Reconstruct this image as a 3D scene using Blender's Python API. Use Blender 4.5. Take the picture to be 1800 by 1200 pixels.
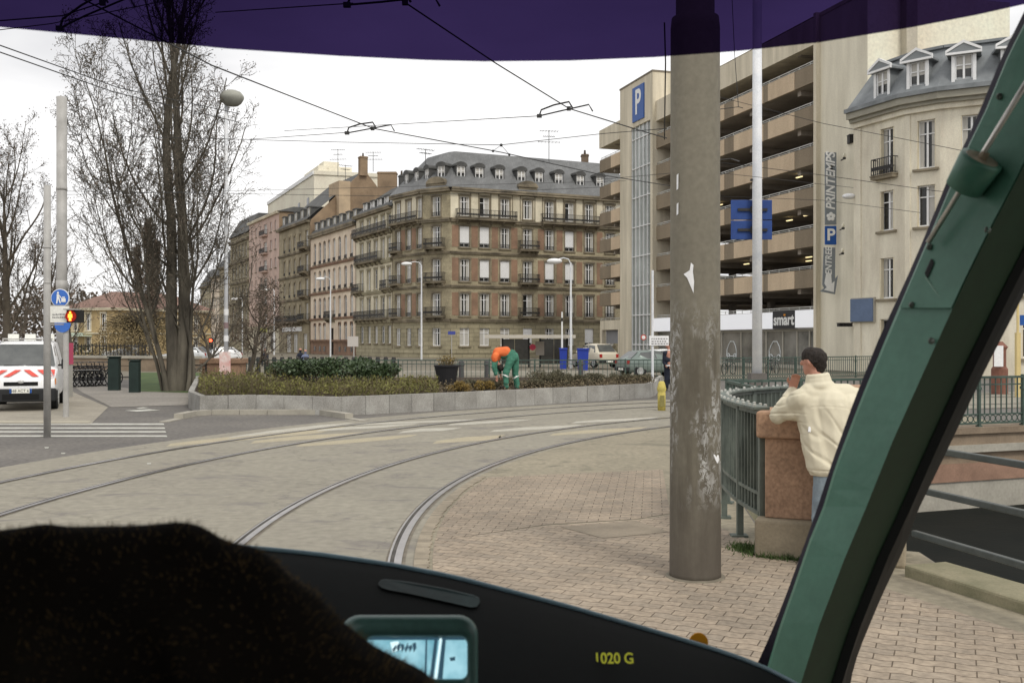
import bpy, bmesh, math, random
from mathutils import Vector, Matrix, noise
random.seed(7)
R = math.radians
for o in list(bpy.data.objects): bpy.data.objects.remove(o)
SC = bpy.context.scene
COL = SC.collection
# ------------------------------------------------------------------ camera, sky, sun, exposure
H, F = 1.9, 1750.0                       # eye height above the road, focal length in photo pixels (1800 wide)
cam = bpy.data.objects.new('camera', bpy.data.cameras.new('camera')); COL.objects.link(cam)
cam.location = (0, 0, H); cam.rotation_euler = (R(90), 0, 0)
cam.data.sensor_width = 36; cam.data.lens = 35.0
cam.data.clip_start = 0.05; cam.data.clip_end = 6000
cam.data.dof.use_dof = True; cam.data.dof.focus_distance = 14; cam.data.dof.aperture_fstop = 14
SC.camera = cam
w = bpy.data.worlds.new('World'); SC.world = w; w.use_nodes = True
nt = w.node_tree; nt.nodes.clear()
out = nt.nodes.new('ShaderNodeOutputWorld'); bg = nt.nodes.new('ShaderNodeBackground')
sky = nt.nodes.new('ShaderNodeTexSky'); sky.sky_type = 'NISHITA'; sky.sun_disc = False
SUN_EL, SUN_AZ = R(48), R(150)           # azimuth clockwise from +Y: behind and to the right
sky.sun_elevation = SUN_EL; sky.sun_rotation = SUN_AZ
hs = nt.nodes.new('ShaderNodeHueSaturation'); hs.inputs['Saturation'].default_value = 0.12
tc = nt.nodes.new('ShaderNodeTexCoord'); nz = nt.nodes.new('ShaderNodeTexNoise')
nz.inputs['Scale'].default_value = 2.2; nz.inputs['Detail'].default_value = 5
mp = nt.nodes.new('ShaderNodeMapping'); mp.inputs['Scale'].default_value = (1, 1, 3)
cr = nt.nodes.new('ShaderNodeValToRGB')
cr.color_ramp.elements[0].position = .36; cr.color_ramp.elements[0].color = (6.5, 6.5, 6.65, 1)
cr.color_ramp.elements[1].position = .62; cr.color_ramp.elements[1].color = (10.6, 10.5, 10.4, 1)
mx = nt.nodes.new('ShaderNodeMix'); mx.data_type = 'RGBA'; mx.inputs[0].default_value = .88
nt.links.new(tc.outputs['Generated'], mp.inputs[0]); nt.links.new(mp.outputs[0], nz.inputs['Vector'])
nt.links.new(nz.outputs[0], cr.inputs[0]); nt.links.new(sky.outputs[0], hs.inputs['Color'])
nt.links.new(hs.outputs[0], mx.inputs[6]); nt.links.new(cr.outputs[0], mx.inputs[7])
nt.links.new(mx.outputs[2], bg.inputs['Color']); bg.inputs['Strength'].default_value = 0.105
nt.links.new(bg.outputs[0], out.inputs['Surface'])
sl = bpy.data.lights.new('sun', 'SUN'); sl.energy = 1.35; sl.angle = R(14); sl.color = (1, .95, .86)
so = bpy.data.objects.new('sun', sl); COL.objects.link(so)
sdir = Vector((math.sin(SUN_AZ)*math.cos(SUN_EL), math.cos(SUN_AZ)*math.cos(SUN_EL), math.sin(SUN_EL)))
so.rotation_euler = sdir.to_track_quat('Z', 'Y').to_euler(); so.location = (0, 0, 60)
SC.view_settings.view_transform = 'Standard'; SC.view_settings.look = 'None'
SC.view_settings.exposure = 0.25; SC.view_settings.gamma = 1
SC.cycles.max_bounces = 6; SC.cycles.transparent_max_bounces = 16; SC.cycles.diffuse_bounces = 3
SC.cycles.use_denoising = True

# ------------------------------------------------------------------ measuring helpers (photo pixel + distance -> metres)
def PX(px, d): return (px-900)/F*d
def GP(px, py, z=0.0):
    d = (H-z)*F/(py-600); return Vector((PX(px, d), d, z))
def W3(px, py, d): return Vector((PX(px, d), d, H+(600-py)*d/F))
def on_line(A, B, px):                    # where the sight line of column px meets the wall line A-B: distance along it
    r = (px-900)/F; dx, dy = B[0]-A[0], B[1]-A[1]; L = math.hypot(dx, dy); dx /= L; dy /= L
    return (r*A[1]-A[0])/(dx-r*dy)
# ------------------------------------------------------------------ materials
def lin(c): return tuple((v/255/12.92 if v/255 <= .04045 else ((v/255+.055)/1.055)**2.4) for v in c)
def alb(c, k): return tuple(min(.8, v/k) for v in lin(c))
def V(*c):
    c = alb(c, .76); m = .3*c[0]+.55*c[1]+.15*c[2]; return tuple(v+(m-v)*.12 for v in c)            # surface colour of an upright face seen in the photo
def G(*c): return alb(c, 1.45)           # of a level one
MATS = {}
def mat(name, col, rough=.85, var=.18, scale=1.2, bump=0.0, bscale=None, metal=0.0, spec=.3, col2=None, fine=.045, stretch=None, emit=None, es=1.0, rand=0.0):
    if name in MATS: return MATS[name]
    m = bpy.data.materials.new(name); m.use_nodes = True; t = m.node_tree; n = t.nodes; l = t.links
    b = n['Principled BSDF']; b.inputs['Roughness'].default_value = rough; b.inputs['Metallic'].default_value = metal
    b.inputs['Specular IOR Level'].default_value = spec
    if emit:
        b.inputs['Emission Color'].default_value = (*emit, 1); b.inputs['Emission Strength'].default_value = es
    c = Vector(col)
    if var <= 0 and not col2: b.inputs['Base Color'].default_value = (*col, 1)
    else:
        co = n.new('ShaderNodeTexCoord'); mp = n.new('ShaderNodeMapping')
        if stretch: mp.inputs['Scale'].default_value = stretch
        l.new(co.outputs['Object'], mp.inputs[0])
        a = n.new('ShaderNodeTexNoise'); a.inputs['Scale'].default_value = scale; a.inputs['Detail'].default_value = 8; a.inputs['Roughness'].default_value = .62
        l.new(mp.outputs[0], a.inputs['Vector'])
        r = n.new('ShaderNodeValToRGB'); r.color_ramp.elements[0].position = .33; r.color_ramp.elements[1].position = .68
        lo, hi = (c*(1-var), c*(1+var)) if not col2 else (Vector(col2), c)
        r.color_ramp.elements[0].color = (*lo, 1); r.color_ramp.elements[1].color = (*hi, 1)
        l.new(a.outputs[0], r.inputs[0]); src = r.outputs[0]
        if fine:
            f = n.new('ShaderNodeTexNoise'); f.inputs['Scale'].default_value = scale*23; f.inputs['Detail'].default_value = 4
            l.new(co.outputs['Object'], f.inputs['Vector'])
            fr = n.new('ShaderNodeMapRange'); fr.inputs[1].default_value = .3; fr.inputs[2].default_value = .7
            fr.inputs[3].default_value = 1-fine*2; fr.inputs[4].default_value = 1+fine*2; l.new(f.outputs[0], fr.inputs[0])
            mm = n.new('ShaderNodeVectorMath'); mm.operation = 'SCALE'; l.new(src, mm.inputs[0]); l.new(fr.outputs[0], mm.inputs['Scale']); src = mm.outputs[0]
        if rand:
            gi = n.new('ShaderNodeNewGeometry'); fr = n.new('ShaderNodeMapRange'); l.new(gi.outputs['Random Per Island'], fr.inputs[0])
            fr.inputs[3].default_value = 1-rand; fr.inputs[4].default_value = 1+rand
            mm = n.new('ShaderNodeVectorMath'); mm.operation = 'SCALE'; l.new(src, mm.inputs[0]); l.new(fr.outputs[0], mm.inputs['Scale']); src = mm.outputs[0]
        l.new(src, b.inputs['Base Color'])
    if bump:
        co = n.new('ShaderNodeTexCoord'); a = n.new('ShaderNodeTexNoise'); a.inputs['Scale'].default_value = bscale or scale*8; a.inputs['Detail'].default_value = 6
        bp = n.new('ShaderNodeBump'); bp.inputs['Strength'].default_value = bump; bp.inputs['Distance'].default_value = .02
        l.new(co.outputs['Object'], a.inputs['Vector']); l.new(a.outputs[0], bp.inputs['Height']); l.new(bp.outputs[0], b.inputs['Normal'])
    MATS[name] = m; return m
def courses(m, bw, bh, dark=.6, rot=(R(90), 0, 0), mortar=.02):
    """adds masonry joints (the courses of a wall) to a material's colour and bump; coordinates turned so that rows run level"""
    t = m.node_tree; n = t.nodes; l = t.links; b = n['Principled BSDF']
    co = n.new('ShaderNodeTexCoord'); mp = n.new('ShaderNodeMapping'); mp.inputs['Rotation'].default_value = rot
    br = n.new('ShaderNodeTexBrick'); br.inputs['Scale'].default_value = 1; br.inputs['Brick Width'].default_value = bw; br.inputs['Row Height'].default_value = bh
    br.inputs['Mortar Size'].default_value = mortar; br.inputs['Mortar Smooth'].default_value = .3
    br.inputs['Color1'].default_value = (1, 1, 1, 1); br.inputs['Color2'].default_value = (.86, .86, .86, 1); br.inputs['Mortar'].default_value = (dark, dark, dark, 1)
    l.new(co.outputs['Object'], mp.inputs[0]); l.new(mp.outputs[0], br.inputs['Vector'])
    mul = n.new('ShaderNodeMix'); mul.data_type = 'RGBA'; mul.blend_type = 'MULTIPLY'; mul.inputs[0].default_value = 1
    src = b.inputs['Base Color'].links[0].from_socket if b.inputs['Base Color'].is_linked else None
    if src: l.new(src, mul.inputs[6])
    else: mul.inputs[6].default_value = b.inputs['Base Color'].default_value
    l.new(br.outputs['Color'], mul.inputs[7]); l.new(mul.outputs[2], b.inputs['Base Color'])
    return m
def glassy(name, col, rough=.08, var=.3):
    return mat(name, col, rough=rough, var=var, scale=.8, spec=.6, fine=0)
# ------------------------------------------------------------------ mesh helpers
class MB:
    def __init__(s): s.v = []; s.f = []; s.m = []; s.mi = 0; s.sm = []; s.smooth = False; s.M = None
    def add(s, vs, fs):
        k = len(s.v)
        s.v += [tuple(s.M @ Vector(p)) if s.M else tuple(p) for p in vs]
        for f in fs: s.f.append(tuple(i+k for i in f)); s.m.append(s.mi); s.sm.append(s.smooth)
        return s
    def box(s, a, b):
        x0, y0, z0 = (min(a[i], b[i]) for i in range(3)); x1, y1, z1 = (max(a[i], b[i]) for i in range(3))
        return s.add([(x0,y0,z0),(x1,y0,z0),(x1,y1,z0),(x0,y1,z0),(x0,y0,z1),(x1,y0,z1),(x1,y1,z1),(x0,y1,z1)],
                     [(0,3,2,1),(4,5,6,7),(0,1,5,4),(1,2,6,5),(2,3,7,6),(3,0,4,7)])
    def cbox(s, c, sx, sy, sz): return s.box((c[0]-sx/2, c[1]-sy/2, c[2]-sz/2), (c[0]+sx/2, c[1]+sy/2, c[2]+sz/2))
    def hexa(s, p): return s.add(p, [(0,3,2,1),(4,5,6,7),(0,1,5,4),(1,2,6,5),(2,3,7,6),(3,0,4,7)])
    def prism(s, poly, z0, z1):
        n = len(poly); return s.add([(p[0], p[1], z0) for p in poly]+[(p[0], p[1], z1) for p in poly],
            [tuple(reversed(range(n))), tuple(range(n, 2*n))]+[(i, (i+1) % n, (i+1) % n+n, i+n) for i in range(n)])
    def extr(s, poly, d):                 # polygon of 3-d points swept by vector d
        n = len(poly); d = Vector(d); return s.add([tuple(p) for p in poly]+[tuple(Vector(p)+d) for p in poly],
            [tuple(reversed(range(n))), tuple(range(n, 2*n))]+[(i, (i+1) % n, (i+1) % n+n, i+n) for i in range(n)])
    def tube(s, pts, rad, n=8, cap=True, flat=None):
        pts = [Vector(p) for p in pts]; rad = rad if isinstance(rad, (list, tuple)) else [rad]*len(pts)
        vs = []; fs = []; up = None
        for i, p in enumerate(pts):
            t = (pts[min(i+1, len(pts)-1)]-pts[max(i-1, 0)]).normalized()
            if up is None: up = Vector((0, 0, 1)) if abs(t.z) < .9 else Vector((1, 0, 0))
            a = (up-t*up.dot(t)).normalized(); c = t.cross(a); up = a
            for k in range(n):
                an = 2*math.pi*(k+.5)/n; vs.append(p+(a*math.cos(an)*(flat or 1)+c*math.sin(an))*rad[i])
        for i in range(len(pts)-1):
            for k in range(n):
                fs.append((i*n+k, i*n+(k+1) % n, (i+1)*n+(k+1) % n, (i+1)*n+k))
        if cap: fs += [tuple(reversed(range(n))), tuple(range((len(pts)-1)*n, len(pts)*n))]
        return s.add(vs, fs)
    def lathe(s, prof, c=(0, 0, 0), n=20, axis='z'):
        vs = []; fs = []
        for r, z in prof:
            for k in range(n):
                a = 2*math.pi*k/n; x, y = r*math.cos(a), r*math.sin(a)
                vs.append((c[0]+x, c[1]+y, c[2]+z) if axis == 'z' else ((c[0]+x, c[1]+z, c[2]+y) if axis == 'y' else (c[0]+z, c[1]+x, c[2]+y)))
        for i in range(len(prof)-1):
            for k in range(n): fs.append((i*n+k, i*n+(k+1) % n, (i+1)*n+(k+1) % n, (i+1)*n+k))
        fs += [tuple(reversed(range(n))), tuple(range((len(prof)-1)*n, len(prof)*n))]
        return s.add(vs, fs)
    def ball(s, c, r, n=10, m=7):
        r = r if isinstance(r, (tuple, list)) else (r, r, r); vs = [(c[0], c[1], c[2]-r[2])]; fs = []
        for i in range(1, m):
            th = math.pi*i/m
            for k in range(n):
                a = 2*math.pi*k/n; vs.append((c[0]+r[0]*math.sin(th)*math.cos(a), c[1]+r[1]*math.sin(th)*math.sin(a), c[2]-r[2]*math.cos(th)))
        vs.append((c[0], c[1], c[2]+r[2])); L = len(vs)-1
        for k in range(n):
            fs.append((0, 1+(k+1) % n, 1+k)); fs.append((L, 1+(m-2)*n+k, 1+(m-2)*n+(k+1) % n))
        for i in range(m-2):
            for k in range(n): fs.append((1+i*n+k, 1+i*n+(k+1) % n, 1+(i+1)*n+(k+1) % n, 1+(i+1)*n+k))
        return s.add(vs, fs)
    def build(s, name, mats, parent=None, smooth=None, loc=None):
        me = bpy.data.meshes.new(name); me.from_pydata(s.v, [], s.f)
        if not isinstance(mats, (list, tuple)): mats = [mats]
        for m in mats: me.materials.append(m)
        if len(mats) > 1: me.polygons.foreach_set('material_index', s.m)
        if smooth is True: me.polygons.foreach_set('use_smooth', [True]*len(s.f))
        elif any(s.sm): me.polygons.foreach_set('use_smooth', s.sm)
        me.update()
        o = bpy.data.objects.new(name, me); COL.objects.link(o)
        if parent is not None: o.parent = parent
        if loc is not None: o.location = loc
        return o
def recalc(o):
    bm = bmesh.new(); bm.from_mesh(o.data); bmesh.ops.recalc_face_normals(bm, faces=bm.faces); bm.to_mesh(o.data); bm.free(); return o
def bevel(o, wd=.01, seg=2):
    m = o.modifiers.new('bevel', 'BEVEL'); m.width = wd; m.segments = seg; m.limit_method = 'ANGLE'; return o
def tag(o, label=None, cat=None, group=None, kind=None):
    if label: o['label'] = label
    if cat: o['category'] = cat
    if group: o['group'] = group
    if kind: o['kind'] = kind
    return o
def empty(name, loc, rz=0, label=None, cat=None, group=None):
    o = bpy.data.objects.new(name, None); COL.objects.link(o); o.location = loc; o.rotation_euler = (0, 0, rz); o.empty_display_size = .2
    return tag(o, label, cat, group)
def copy_tree(o, parent=None):
    c = o.copy(); COL.objects.link(c)
    if parent is not None: c.parent = parent
    for ch in list(o.children): copy_tree(ch, c)
    return c
def struct(name, mb, m): return tag(mb.build(name, m), kind='structure')
def baked(o):                             # mesh with its modifiers applied, worked out in a scratch scene
    t = bpy.data.scenes.new('scratch'); t.collection.objects.link(o); vl = t.view_layers[0]; vl.update()
    me = bpy.data.meshes.new_from_object(o.evaluated_get(vl.depsgraph)); t.collection.objects.unlink(o); bpy.data.scenes.remove(t); return me
def text(body, size, M, m, parent, name='lettering', ext=.004, align='CENTER', offset=0., shear=0., sc=(1, 1, 1)):
    c = bpy.data.curves.new(name, 'FONT'); c.body = body; c.size = size; c.extrude = ext; c.align_x = align; c.align_y = 'CENTER'
    c.offset = offset; c.shear = shear; o = bpy.data.objects.new(name, c); me = baked(o); bpy.data.objects.remove(o)
    me.materials.clear(); me.materials.append(m); o = bpy.data.objects.new(name, me); COL.objects.link(o); o.parent = parent; o.matrix_local = M @ Matrix.Diagonal((*sc, 1)); return o
def flat_matrix(o, xdir, zdir=(0, 0, 1)):  # local x along xdir, local y along zdir
    x = Vector(xdir).normalized(); y = Vector(zdir).normalized(); z = x.cross(y)
    return Matrix(((x.x, y.x, z.x, o[0]), (x.y, y.y, z.y, o[1]), (x.z, y.z, z.z, o[2]), (0, 0, 0, 1)))
def fuse(name, segs, m, parent=None, voxel=.012, smooth=6, balls=(), fac=.5):
    """one continuous skin over tapered limbs (p0, r0, p1, r1) and ellipsoids (centre, radii)"""
    b = MB()
    for p0, r0, p1, r1 in segs:
        b.tube([p0, p1], [r0, r1], 12); b.ball(p0, r0, 12, 8); b.ball(p1, r1, 12, 8)
    for c, r in balls: b.ball(c, r, 16, 12)
    o = b.build(name, m, parent); md = o.modifiers.new('r', 'REMESH'); md.mode = 'VOXEL'; md.voxel_size = voxel
    sm = o.modifiers.new('s', 'SMOOTH'); sm.iterations = smooth; sm.factor = fac
    me = baked(o)
    o.modifiers.clear(); o.data = me; me.polygons.foreach_set('use_smooth', [True]*len(me.polygons))
    if not me.materials: me.materials.append(m)
    return o
# ------------------------------------------------------------------ ground, tracks, canal
def ground_mat(name, c1, c2, scale=.6, spots=None, fine=.1, rough=.9, stretch=None):
    m = mat(name, c1, col2=c2, rough=rough, scale=scale, fine=fine, bump=.25, bscale=30, stretch=stretch)
    if spots:
        t = m.node_tree; n = t.nodes; l = t.links; b = n['Principled BSDF']; src = b.inputs['Base Color'].links[0].from_socket
        co = n.new('ShaderNodeTexCoord'); mp = n.new('ShaderNodeMapping'); mp.inputs['Scale'].default_value = (.6, .9, 1)
        a = n.new('ShaderNodeTexNoise'); a.inputs['Scale'].default_value = 1.6; a.inputs['Detail'].default_value = 7; a.inputs['Roughness'].default_value = .7
        a.inputs['Distortion'].default_value = .8
        r = n.new('ShaderNodeValToRGB'); r.color_ramp.elements[0].position = .55; r.color_ramp.elements[1].position = .64
        mix = n.new('ShaderNodeMix'); mix.data_type = 'RGBA'; l.new(co.outputs['Object'], mp.inputs[0]); l.new(mp.outputs[0], a.inputs['Vector'])
        l.new(a.outputs[0], r.inputs[0]); l.new(r.outputs[0], mix.inputs[0]); l.new(src, mix.inputs[6]); mix.inputs[7].default_value = (*spots, 1)
        # thin wandering cracks
        vo = n.new('ShaderNodeTexVoronoi'); vo.feature = 'DISTANCE_TO_EDGE'; vo.inputs['Scale'].default_value = .42
        nd = n.new('ShaderNodeTexNoise'); nd.inputs['Scale'].default_value = 1.3; nd.inputs['Detail'].default_value = 6
        ad = n.new('ShaderNodeVectorMath'); ad.operation = 'ADD'; l.new(co.outputs['Object'], ad.inputs[0])
        sc = n.new('ShaderNodeVectorMath'); sc.operation = 'SCALE'; sc.inputs['Scale'].default_value = 1.4; l.new(nd.outputs['Color'], sc.inputs[0]); l.new(co.outputs['Object'], nd.inputs['Vector'])
        l.new(sc.outputs[0], ad.inputs[1]); l.new(ad.outputs[0], vo.inputs['Vector'])
        cr2 = n.new('ShaderNodeMapRange'); cr2.inputs[1].default_value = .002; cr2.inputs[2].default_value = .012; cr2.inputs[3].default_value = .84; cr2.inputs[4].default_value = 1
        l.new(vo.outputs[0], cr2.inputs[0]); mm = n.new('ShaderNodeVectorMath'); mm.operation = 'SCALE'; l.new(mix.outputs[2], mm.inputs[0]); l.new(cr2.outputs[0], mm.inputs['Scale'])
        l.new(mm.outputs[0], b.inputs['Base Color'])
    return m
asphalt = ground_mat('asphalt', G(138, 133, 126), G(118, 114, 110), .5, fine=.14)
trackbed = ground_mat('track_concrete', G(174, 168, 152), G(162, 156, 142), .35, spots=G(146, 140, 132), fine=.07)
sidewalk = ground_mat('sidewalk_concrete', G(178, 168, 146), G(160, 152, 132), .5, spots=G(142, 136, 118), fine=.09)
far_ground = ground_mat('far_ground', G(150, 142, 126), G(128, 122, 108), .1)
BANK = [(26, -45), (9.3, -9), (5.26, 1.7), (3.60, 6.75), (3.62, 8.3), (3.68, 8.98), (2.62, 9.5), (2.50, 10.0), (2.66, 11.3), (3.1, 12.4), (3.95, 13.3), (4.2, 19.5), (9.0, 21.3), (11.4, 22.2), (60, 40.4), (400, 168)]
outer = [(400, 900), (2500, 2500), (-2500, 2500), (-2500, -2500), (26, -2500)]
g = MB(); g.add([(x, y, 0) for x, y in BANK+outer], [tuple(range(len(BANK)+len(outer)))])
struct('ground', g, asphalt)
CX, CY = 17.5, 10.0
def trk(Rr, a0=192, a1=108, step=1.0, back=30, fwd=60):
    pts = []; n = int((a0-a1)/step)
    a = R(a0); t = Vector((math.sin(a), -math.cos(a))); p = Vector((CX+Rr*math.cos(a), CY+Rr*math.sin(a))); pts.append(p-t*back)
    for i in range(n+1):
        a = R(a0-(a0-a1)*i/n); pts.append(Vector((CX+Rr*math.cos(a), CY+Rr*math.sin(a))))
    a = R(a1); t = Vector((math.sin(a), -math.cos(a))); pts.append(pts[-1]+t*fwd); return pts
def strip(mb, Ra, Rb, z, **k):
    A, B = trk(Ra, **k), trk(Rb, **k); n = len(A)
    return mb.add([(p.x, p.y, z) for p in A]+[(p.x, p.y, z) for p in B], [(i, i+1, n+i+1, n+i) for i in range(n-1)])
struct('track_bed', strip(MB(), 18.39, 25.7, .004), trackbed)
# ragged asphalt lip where the concrete meets the roadway
RAILS = [18.55, 20.05, 23.1, 24.6]
steel = mat('rail_steel', (.42, .40, .39), rough=.28, var=.15, scale=4, metal=.85, fine=.05)
groove = mat('rail_groove', (.08, .074, .066), rough=.9, var=.4, scale=3)
seal = mat('rail_sealant', G(138, 130, 116), rough=.9, var=.3, scale=5)
names = ['innermost rail of the near track curving beside the block paving', 'outer rail of the near track, crossing the middle of the concrete',
         'inner rail of the far track nearer the worn grey patches', 'outermost rail of the far track nearest the low granite kerb']
for Rr, lb in zip(RAILS, names):
    e = empty('rail', (trk(Rr)[10].x, trk(Rr)[10].y, 0), 0, lb, 'tram rail', 'tram rails curving through the junction'); off = -e.location
    def st(nm, a, b_, z0, m, h=0):
        mb = MB(); strip(mb, a, b_, z0)
        o = mb.build(nm, m, e); o.location = off; return o
    st('sealant', Rr-.075, Rr+.095, .008, seal); st('railhead', Rr-.045, Rr+.02, .017, steel); st('groove', Rr+.02, Rr-.115+.17, .012, groove)
    st('guard_lip', Rr+.056, Rr+.075, .016, steel)
# block-paved pavement
def paver_mat(name, bw, bh, ang, base, seed=0):
    m = mat(name, base, var=.16, scale=1.1, rough=.9, fine=.1)
    t = m.node_tree; n = t.nodes; l = t.links; b = n['Principled BSDF']; src = b.inputs['Base Color'].links[0].from_socket
    co = n.new('ShaderNodeTexCoord'); mp = n.new('ShaderNodeMapping'); mp.inputs['Rotation'].default_value = (0, 0, R(ang))
    l.new(co.outputs['Object'], mp.inputs[0])
    # interlocking blocks: the long joints wave in step with the blocks
    sep = n.new('ShaderNodeSeparateXYZ'); l.new(mp.outputs[0], sep.inputs[0])
    mu = n.new('ShaderNodeMath'); mu.operation = 'MULTIPLY'; mu.inputs[1].default_value = 2*math.pi/bw; l.new(sep.outputs[0], mu.inputs[0])
    si = n.new('ShaderNodeMath'); si.operation = 'SINE'; l.new(mu.outputs[0], si.inputs[0])
    am = n.new('ShaderNodeMath'); am.operation = 'MULTIPLY'; am.inputs[1].default_value = .011; l.new(si.outputs[0], am.inputs[0])
    ay = n.new('ShaderNodeMath'); ay.operation = 'ADD'; l.new(sep.outputs[1], ay.inputs[0]); l.new(am.outputs[0], ay.inputs[1])
    nz = n.new('ShaderNodeTexNoise'); nz.inputs['Scale'].default_value = .9; l.new(mp.outputs[0], nz.inputs['Vector'])
    na = n.new('ShaderNodeMath'); na.operation = 'MULTIPLY_ADD'; na.inputs[1].default_value = .09; l.new(nz.outputs[0], na.inputs[0]); l.new(ay.outputs[0], na.inputs[2])
    cb = n.new('ShaderNodeCombineXYZ'); l.new(sep.outputs[0], cb.inputs[0]); l.new(na.outputs[0], cb.inputs[1])
    br = n.new('ShaderNodeTexBrick'); br.inputs['Scale'].default_value = 1; br.inputs['Brick Width'].default_value = bw; br.inputs['Row Height'].default_value = bh
    br.inputs['Mortar Size'].default_value = .0045; br.inputs['Mortar Smooth'].default_value = .35; br.inputs['Bias'].default_value = 0
    br.inputs['Color1'].default_value = (1.05, 1.02, 1, 1); br.inputs['Color2'].default_value = (.85, .85, .86, 1); br.inputs['Mortar'].default_value = (.36, .33, .3, 1)
    l.new(cb.outputs[0], br.inputs['Vector'])
    mul = n.new('ShaderNodeMix'); mul.data_type = 'RGBA'; mul.blend_type = 'MULTIPLY'; mul.inputs[0].default_value = 1
    l.new(src, mul.inputs[6]); l.new(br.outputs['Color'], mul.inputs[7]); l.new(mul.outputs[2], b.inputs['Base Color'])
    bp = n.new('ShaderNodeBump'); bp.inputs['Strength'].default_value = .8; bp.inputs['Distance'].default_value = .006; bp.invert = True
    l.new(br.outputs['Fac'], bp.inputs['Height']); l.new(bp.outputs[0], b.inputs['Normal']); return m
pavA = paver_mat('block_paving', .225, .115, 24, G(182, 168, 149))
pavB = paver_mat('block_paving_crossways', .225, .115, 8, G(180, 166, 147))
inner = [p for p in trk(17.95, a0=200) ]
def ring_pts(Rr, a0, a1, n=24): return [(CX+Rr*math.cos(R(a0+(a1-a0)*i/n)), CY+Rr*math.sin(R(a0+(a1-a0)*i/n))) for i in range(n+1)]
# ring angle of the far edge of the paving
ax = GP(868, 840); aang = math.degrees(math.atan2(ax.y-CY, ax.x-CX))
c1 = GP(1165, 826); c2 = GP(1186, 905); c3 = GP(1275, 932); c4 = GP(1395, 985); c5 = GP(1500, 1015)
sw = MB(); swp = ring_pts(18.40, 198, 108, 60)+[(11.2, 22.15), (9.0, 21.28), (4.18, 19.5), (3.92, 13.3), (3.08, 12.4), (2.64, 11.3), (2.48, 10.0), (2.6, 9.48), (3.66, 8.96), (3.6, 8.3), (3.58, 6.75), (5.2, 1.7), (5.2, -4)]
sw.add([(x, y, .008) for x, y in swp], [tuple(range(len(swp)))]); struct('sidewalk', sw, sidewalk)
pv = MB(); mid = ring_pts(18.24, 198, aang+14, 30)
divL, divR = mid[-1], (c2.x-.05, c2.y)
near = mid+[(GP(960, 925).x, GP(960, 925).y), (GP(1120, 915).x, GP(1120, 915).y), (c2.x, c2.y), (c3.x, c3.y), (c4.x, c4.y), (2.62, 7.9), (2.86, 7.62), (3.30, 6.5), (4.8, 1.7), (4.8, -4)]
pv.add([(x, y, .012) for x, y in near], [tuple(range(len(near)))]); struct('block_paving', pv, pavA)
far = ring_pts(18.24, aang+14, aang, 10)+[(c1.x, c1.y), (c2.x-.04, c2.y+.05), (GP(1120, 915).x, GP(1120, 915).y+.05), (GP(960, 925).x, GP(960, 925).y+.05)]
pv = MB(); pv.add([(x, y, .012) for x, y in far], [tuple(range(len(far)))]); struct('block_paving', pv, pavB)
patch = [GP(985, 928), GP(1118, 917), GP(1176, 937), GP(1060, 948)]
pv = MB(); pv.add([(p.x, p.y, .0155) for p in patch], [(0, 1, 2, 3)]); struct('paving_patch', pv, mat('patch_concrete', G(158, 146, 128), var=.2, scale=2))
es = MB(); n = 150
for i in range(n):
    a0, a1 = 196-(196-aang)*i/n, 196-(196-aang)*(i+.9)/n; rr = 18.40; r2 = rr-.11-random.random()*.03
    q = [(CX+r*math.cos(R(a)), CY+r*math.sin(R(a))) for r, a in ((rr, a0), (rr, a1), (r2, a1), (r2, a0))]
    es.prism(q, .010, .019)
struct('edging_stones', es, mat('edging_stone', G(174, 162, 142), var=.2, scale=6, rand=.16))
# painted stripes
white_paint = mat('worn_white_paint', G(216, 212, 198), col2=G(200, 194, 178), rough=.8, scale=2.4, fine=.12)
cream_paint = mat('worn_cream_paint', G(204, 192, 162), col2=G(192, 181, 155), rough=.8, scale=2.4, fine=.1)
lpaint = mat('white_road_paint', G(235, 234, 225), col2=G(205, 203, 190), rough=.7, scale=4, fine=.1)
mk = MB(); z = .0225
CR = [(0, 540, 781, 560, 759, 3.5), ]
stripes_c = [((292, 781), (420, 770), (560, 757), (618, 750), 4.2), ((440, 776), (520, 770), (590, 766), (640, 763), 3.6), ((520, 782), (600, 777), (680, 770), (735, 767), 3.2),
             ((760, 776), (820, 772), (880, 769), (890, 768), 4), ((965, 763), (1030, 759), (1090, 756), (1140, 753), 3), ((1075, 769), (1110, 765), (1150, 761), (1185, 757), 4.2)]
stripes_w = [((555, 756), (610, 753), (670, 750), (740, 746), 2.2), ((600, 747), (680, 744), (760, 741), (858, 738), 1.6), ((785, 746), (830, 744), (880, 741), (936, 739), 2),
             ((700, 759), (740, 756), (775, 755), (812, 754), 2.6), ((860, 757), (920, 754), (980, 751), (1026, 749), 2.6), ((1004, 742), (1050, 740), (1100, 738), (1160, 735), 2),
             ((400, 768), (480, 759), (560, 750), (625, 745), 2.6)]
def stripe(mb, s, z):
    h = s[4]; pts = s[:4]; top = [GP(x, y-h) for x, y in pts]; bot = [GP(x, y+h) for x, y in pts]
    top[0] = GP(pts[0][0]+8, pts[0][1]-h*.3); bot[3] = GP(pts[3][0]-14, pts[3][1]+h*.2)
    mb.add([(p.x, p.y, z) for p in bot]+[(p.x, p.y, z) for p in top], [(i, i+1, 5+i, 4+i) for i in range(3)])
a = MB(); [stripe(a, s, .0055) for s in stripes_c]; struct('crossing_marking', a, cream_paint)
a = MB(); [stripe(a, s, .0068) for s in stripes_w]; struct('crossing_marking', a, white_paint)
a = MB()
for y in (745.5, 752.5, 759, 766.5):
    L, Rr_ = -260, 287+(y-745)*.25
    p = [GP(L, y-1.3), GP(Rr_, y-1.3), GP(Rr_+2, y+1.3), GP(L, y+1.3)]
    a.add([(q.x, q.y, .006) for q in p], [(0, 1, 2, 3)])
struct('zebra_marking', a, lpaint)
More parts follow.
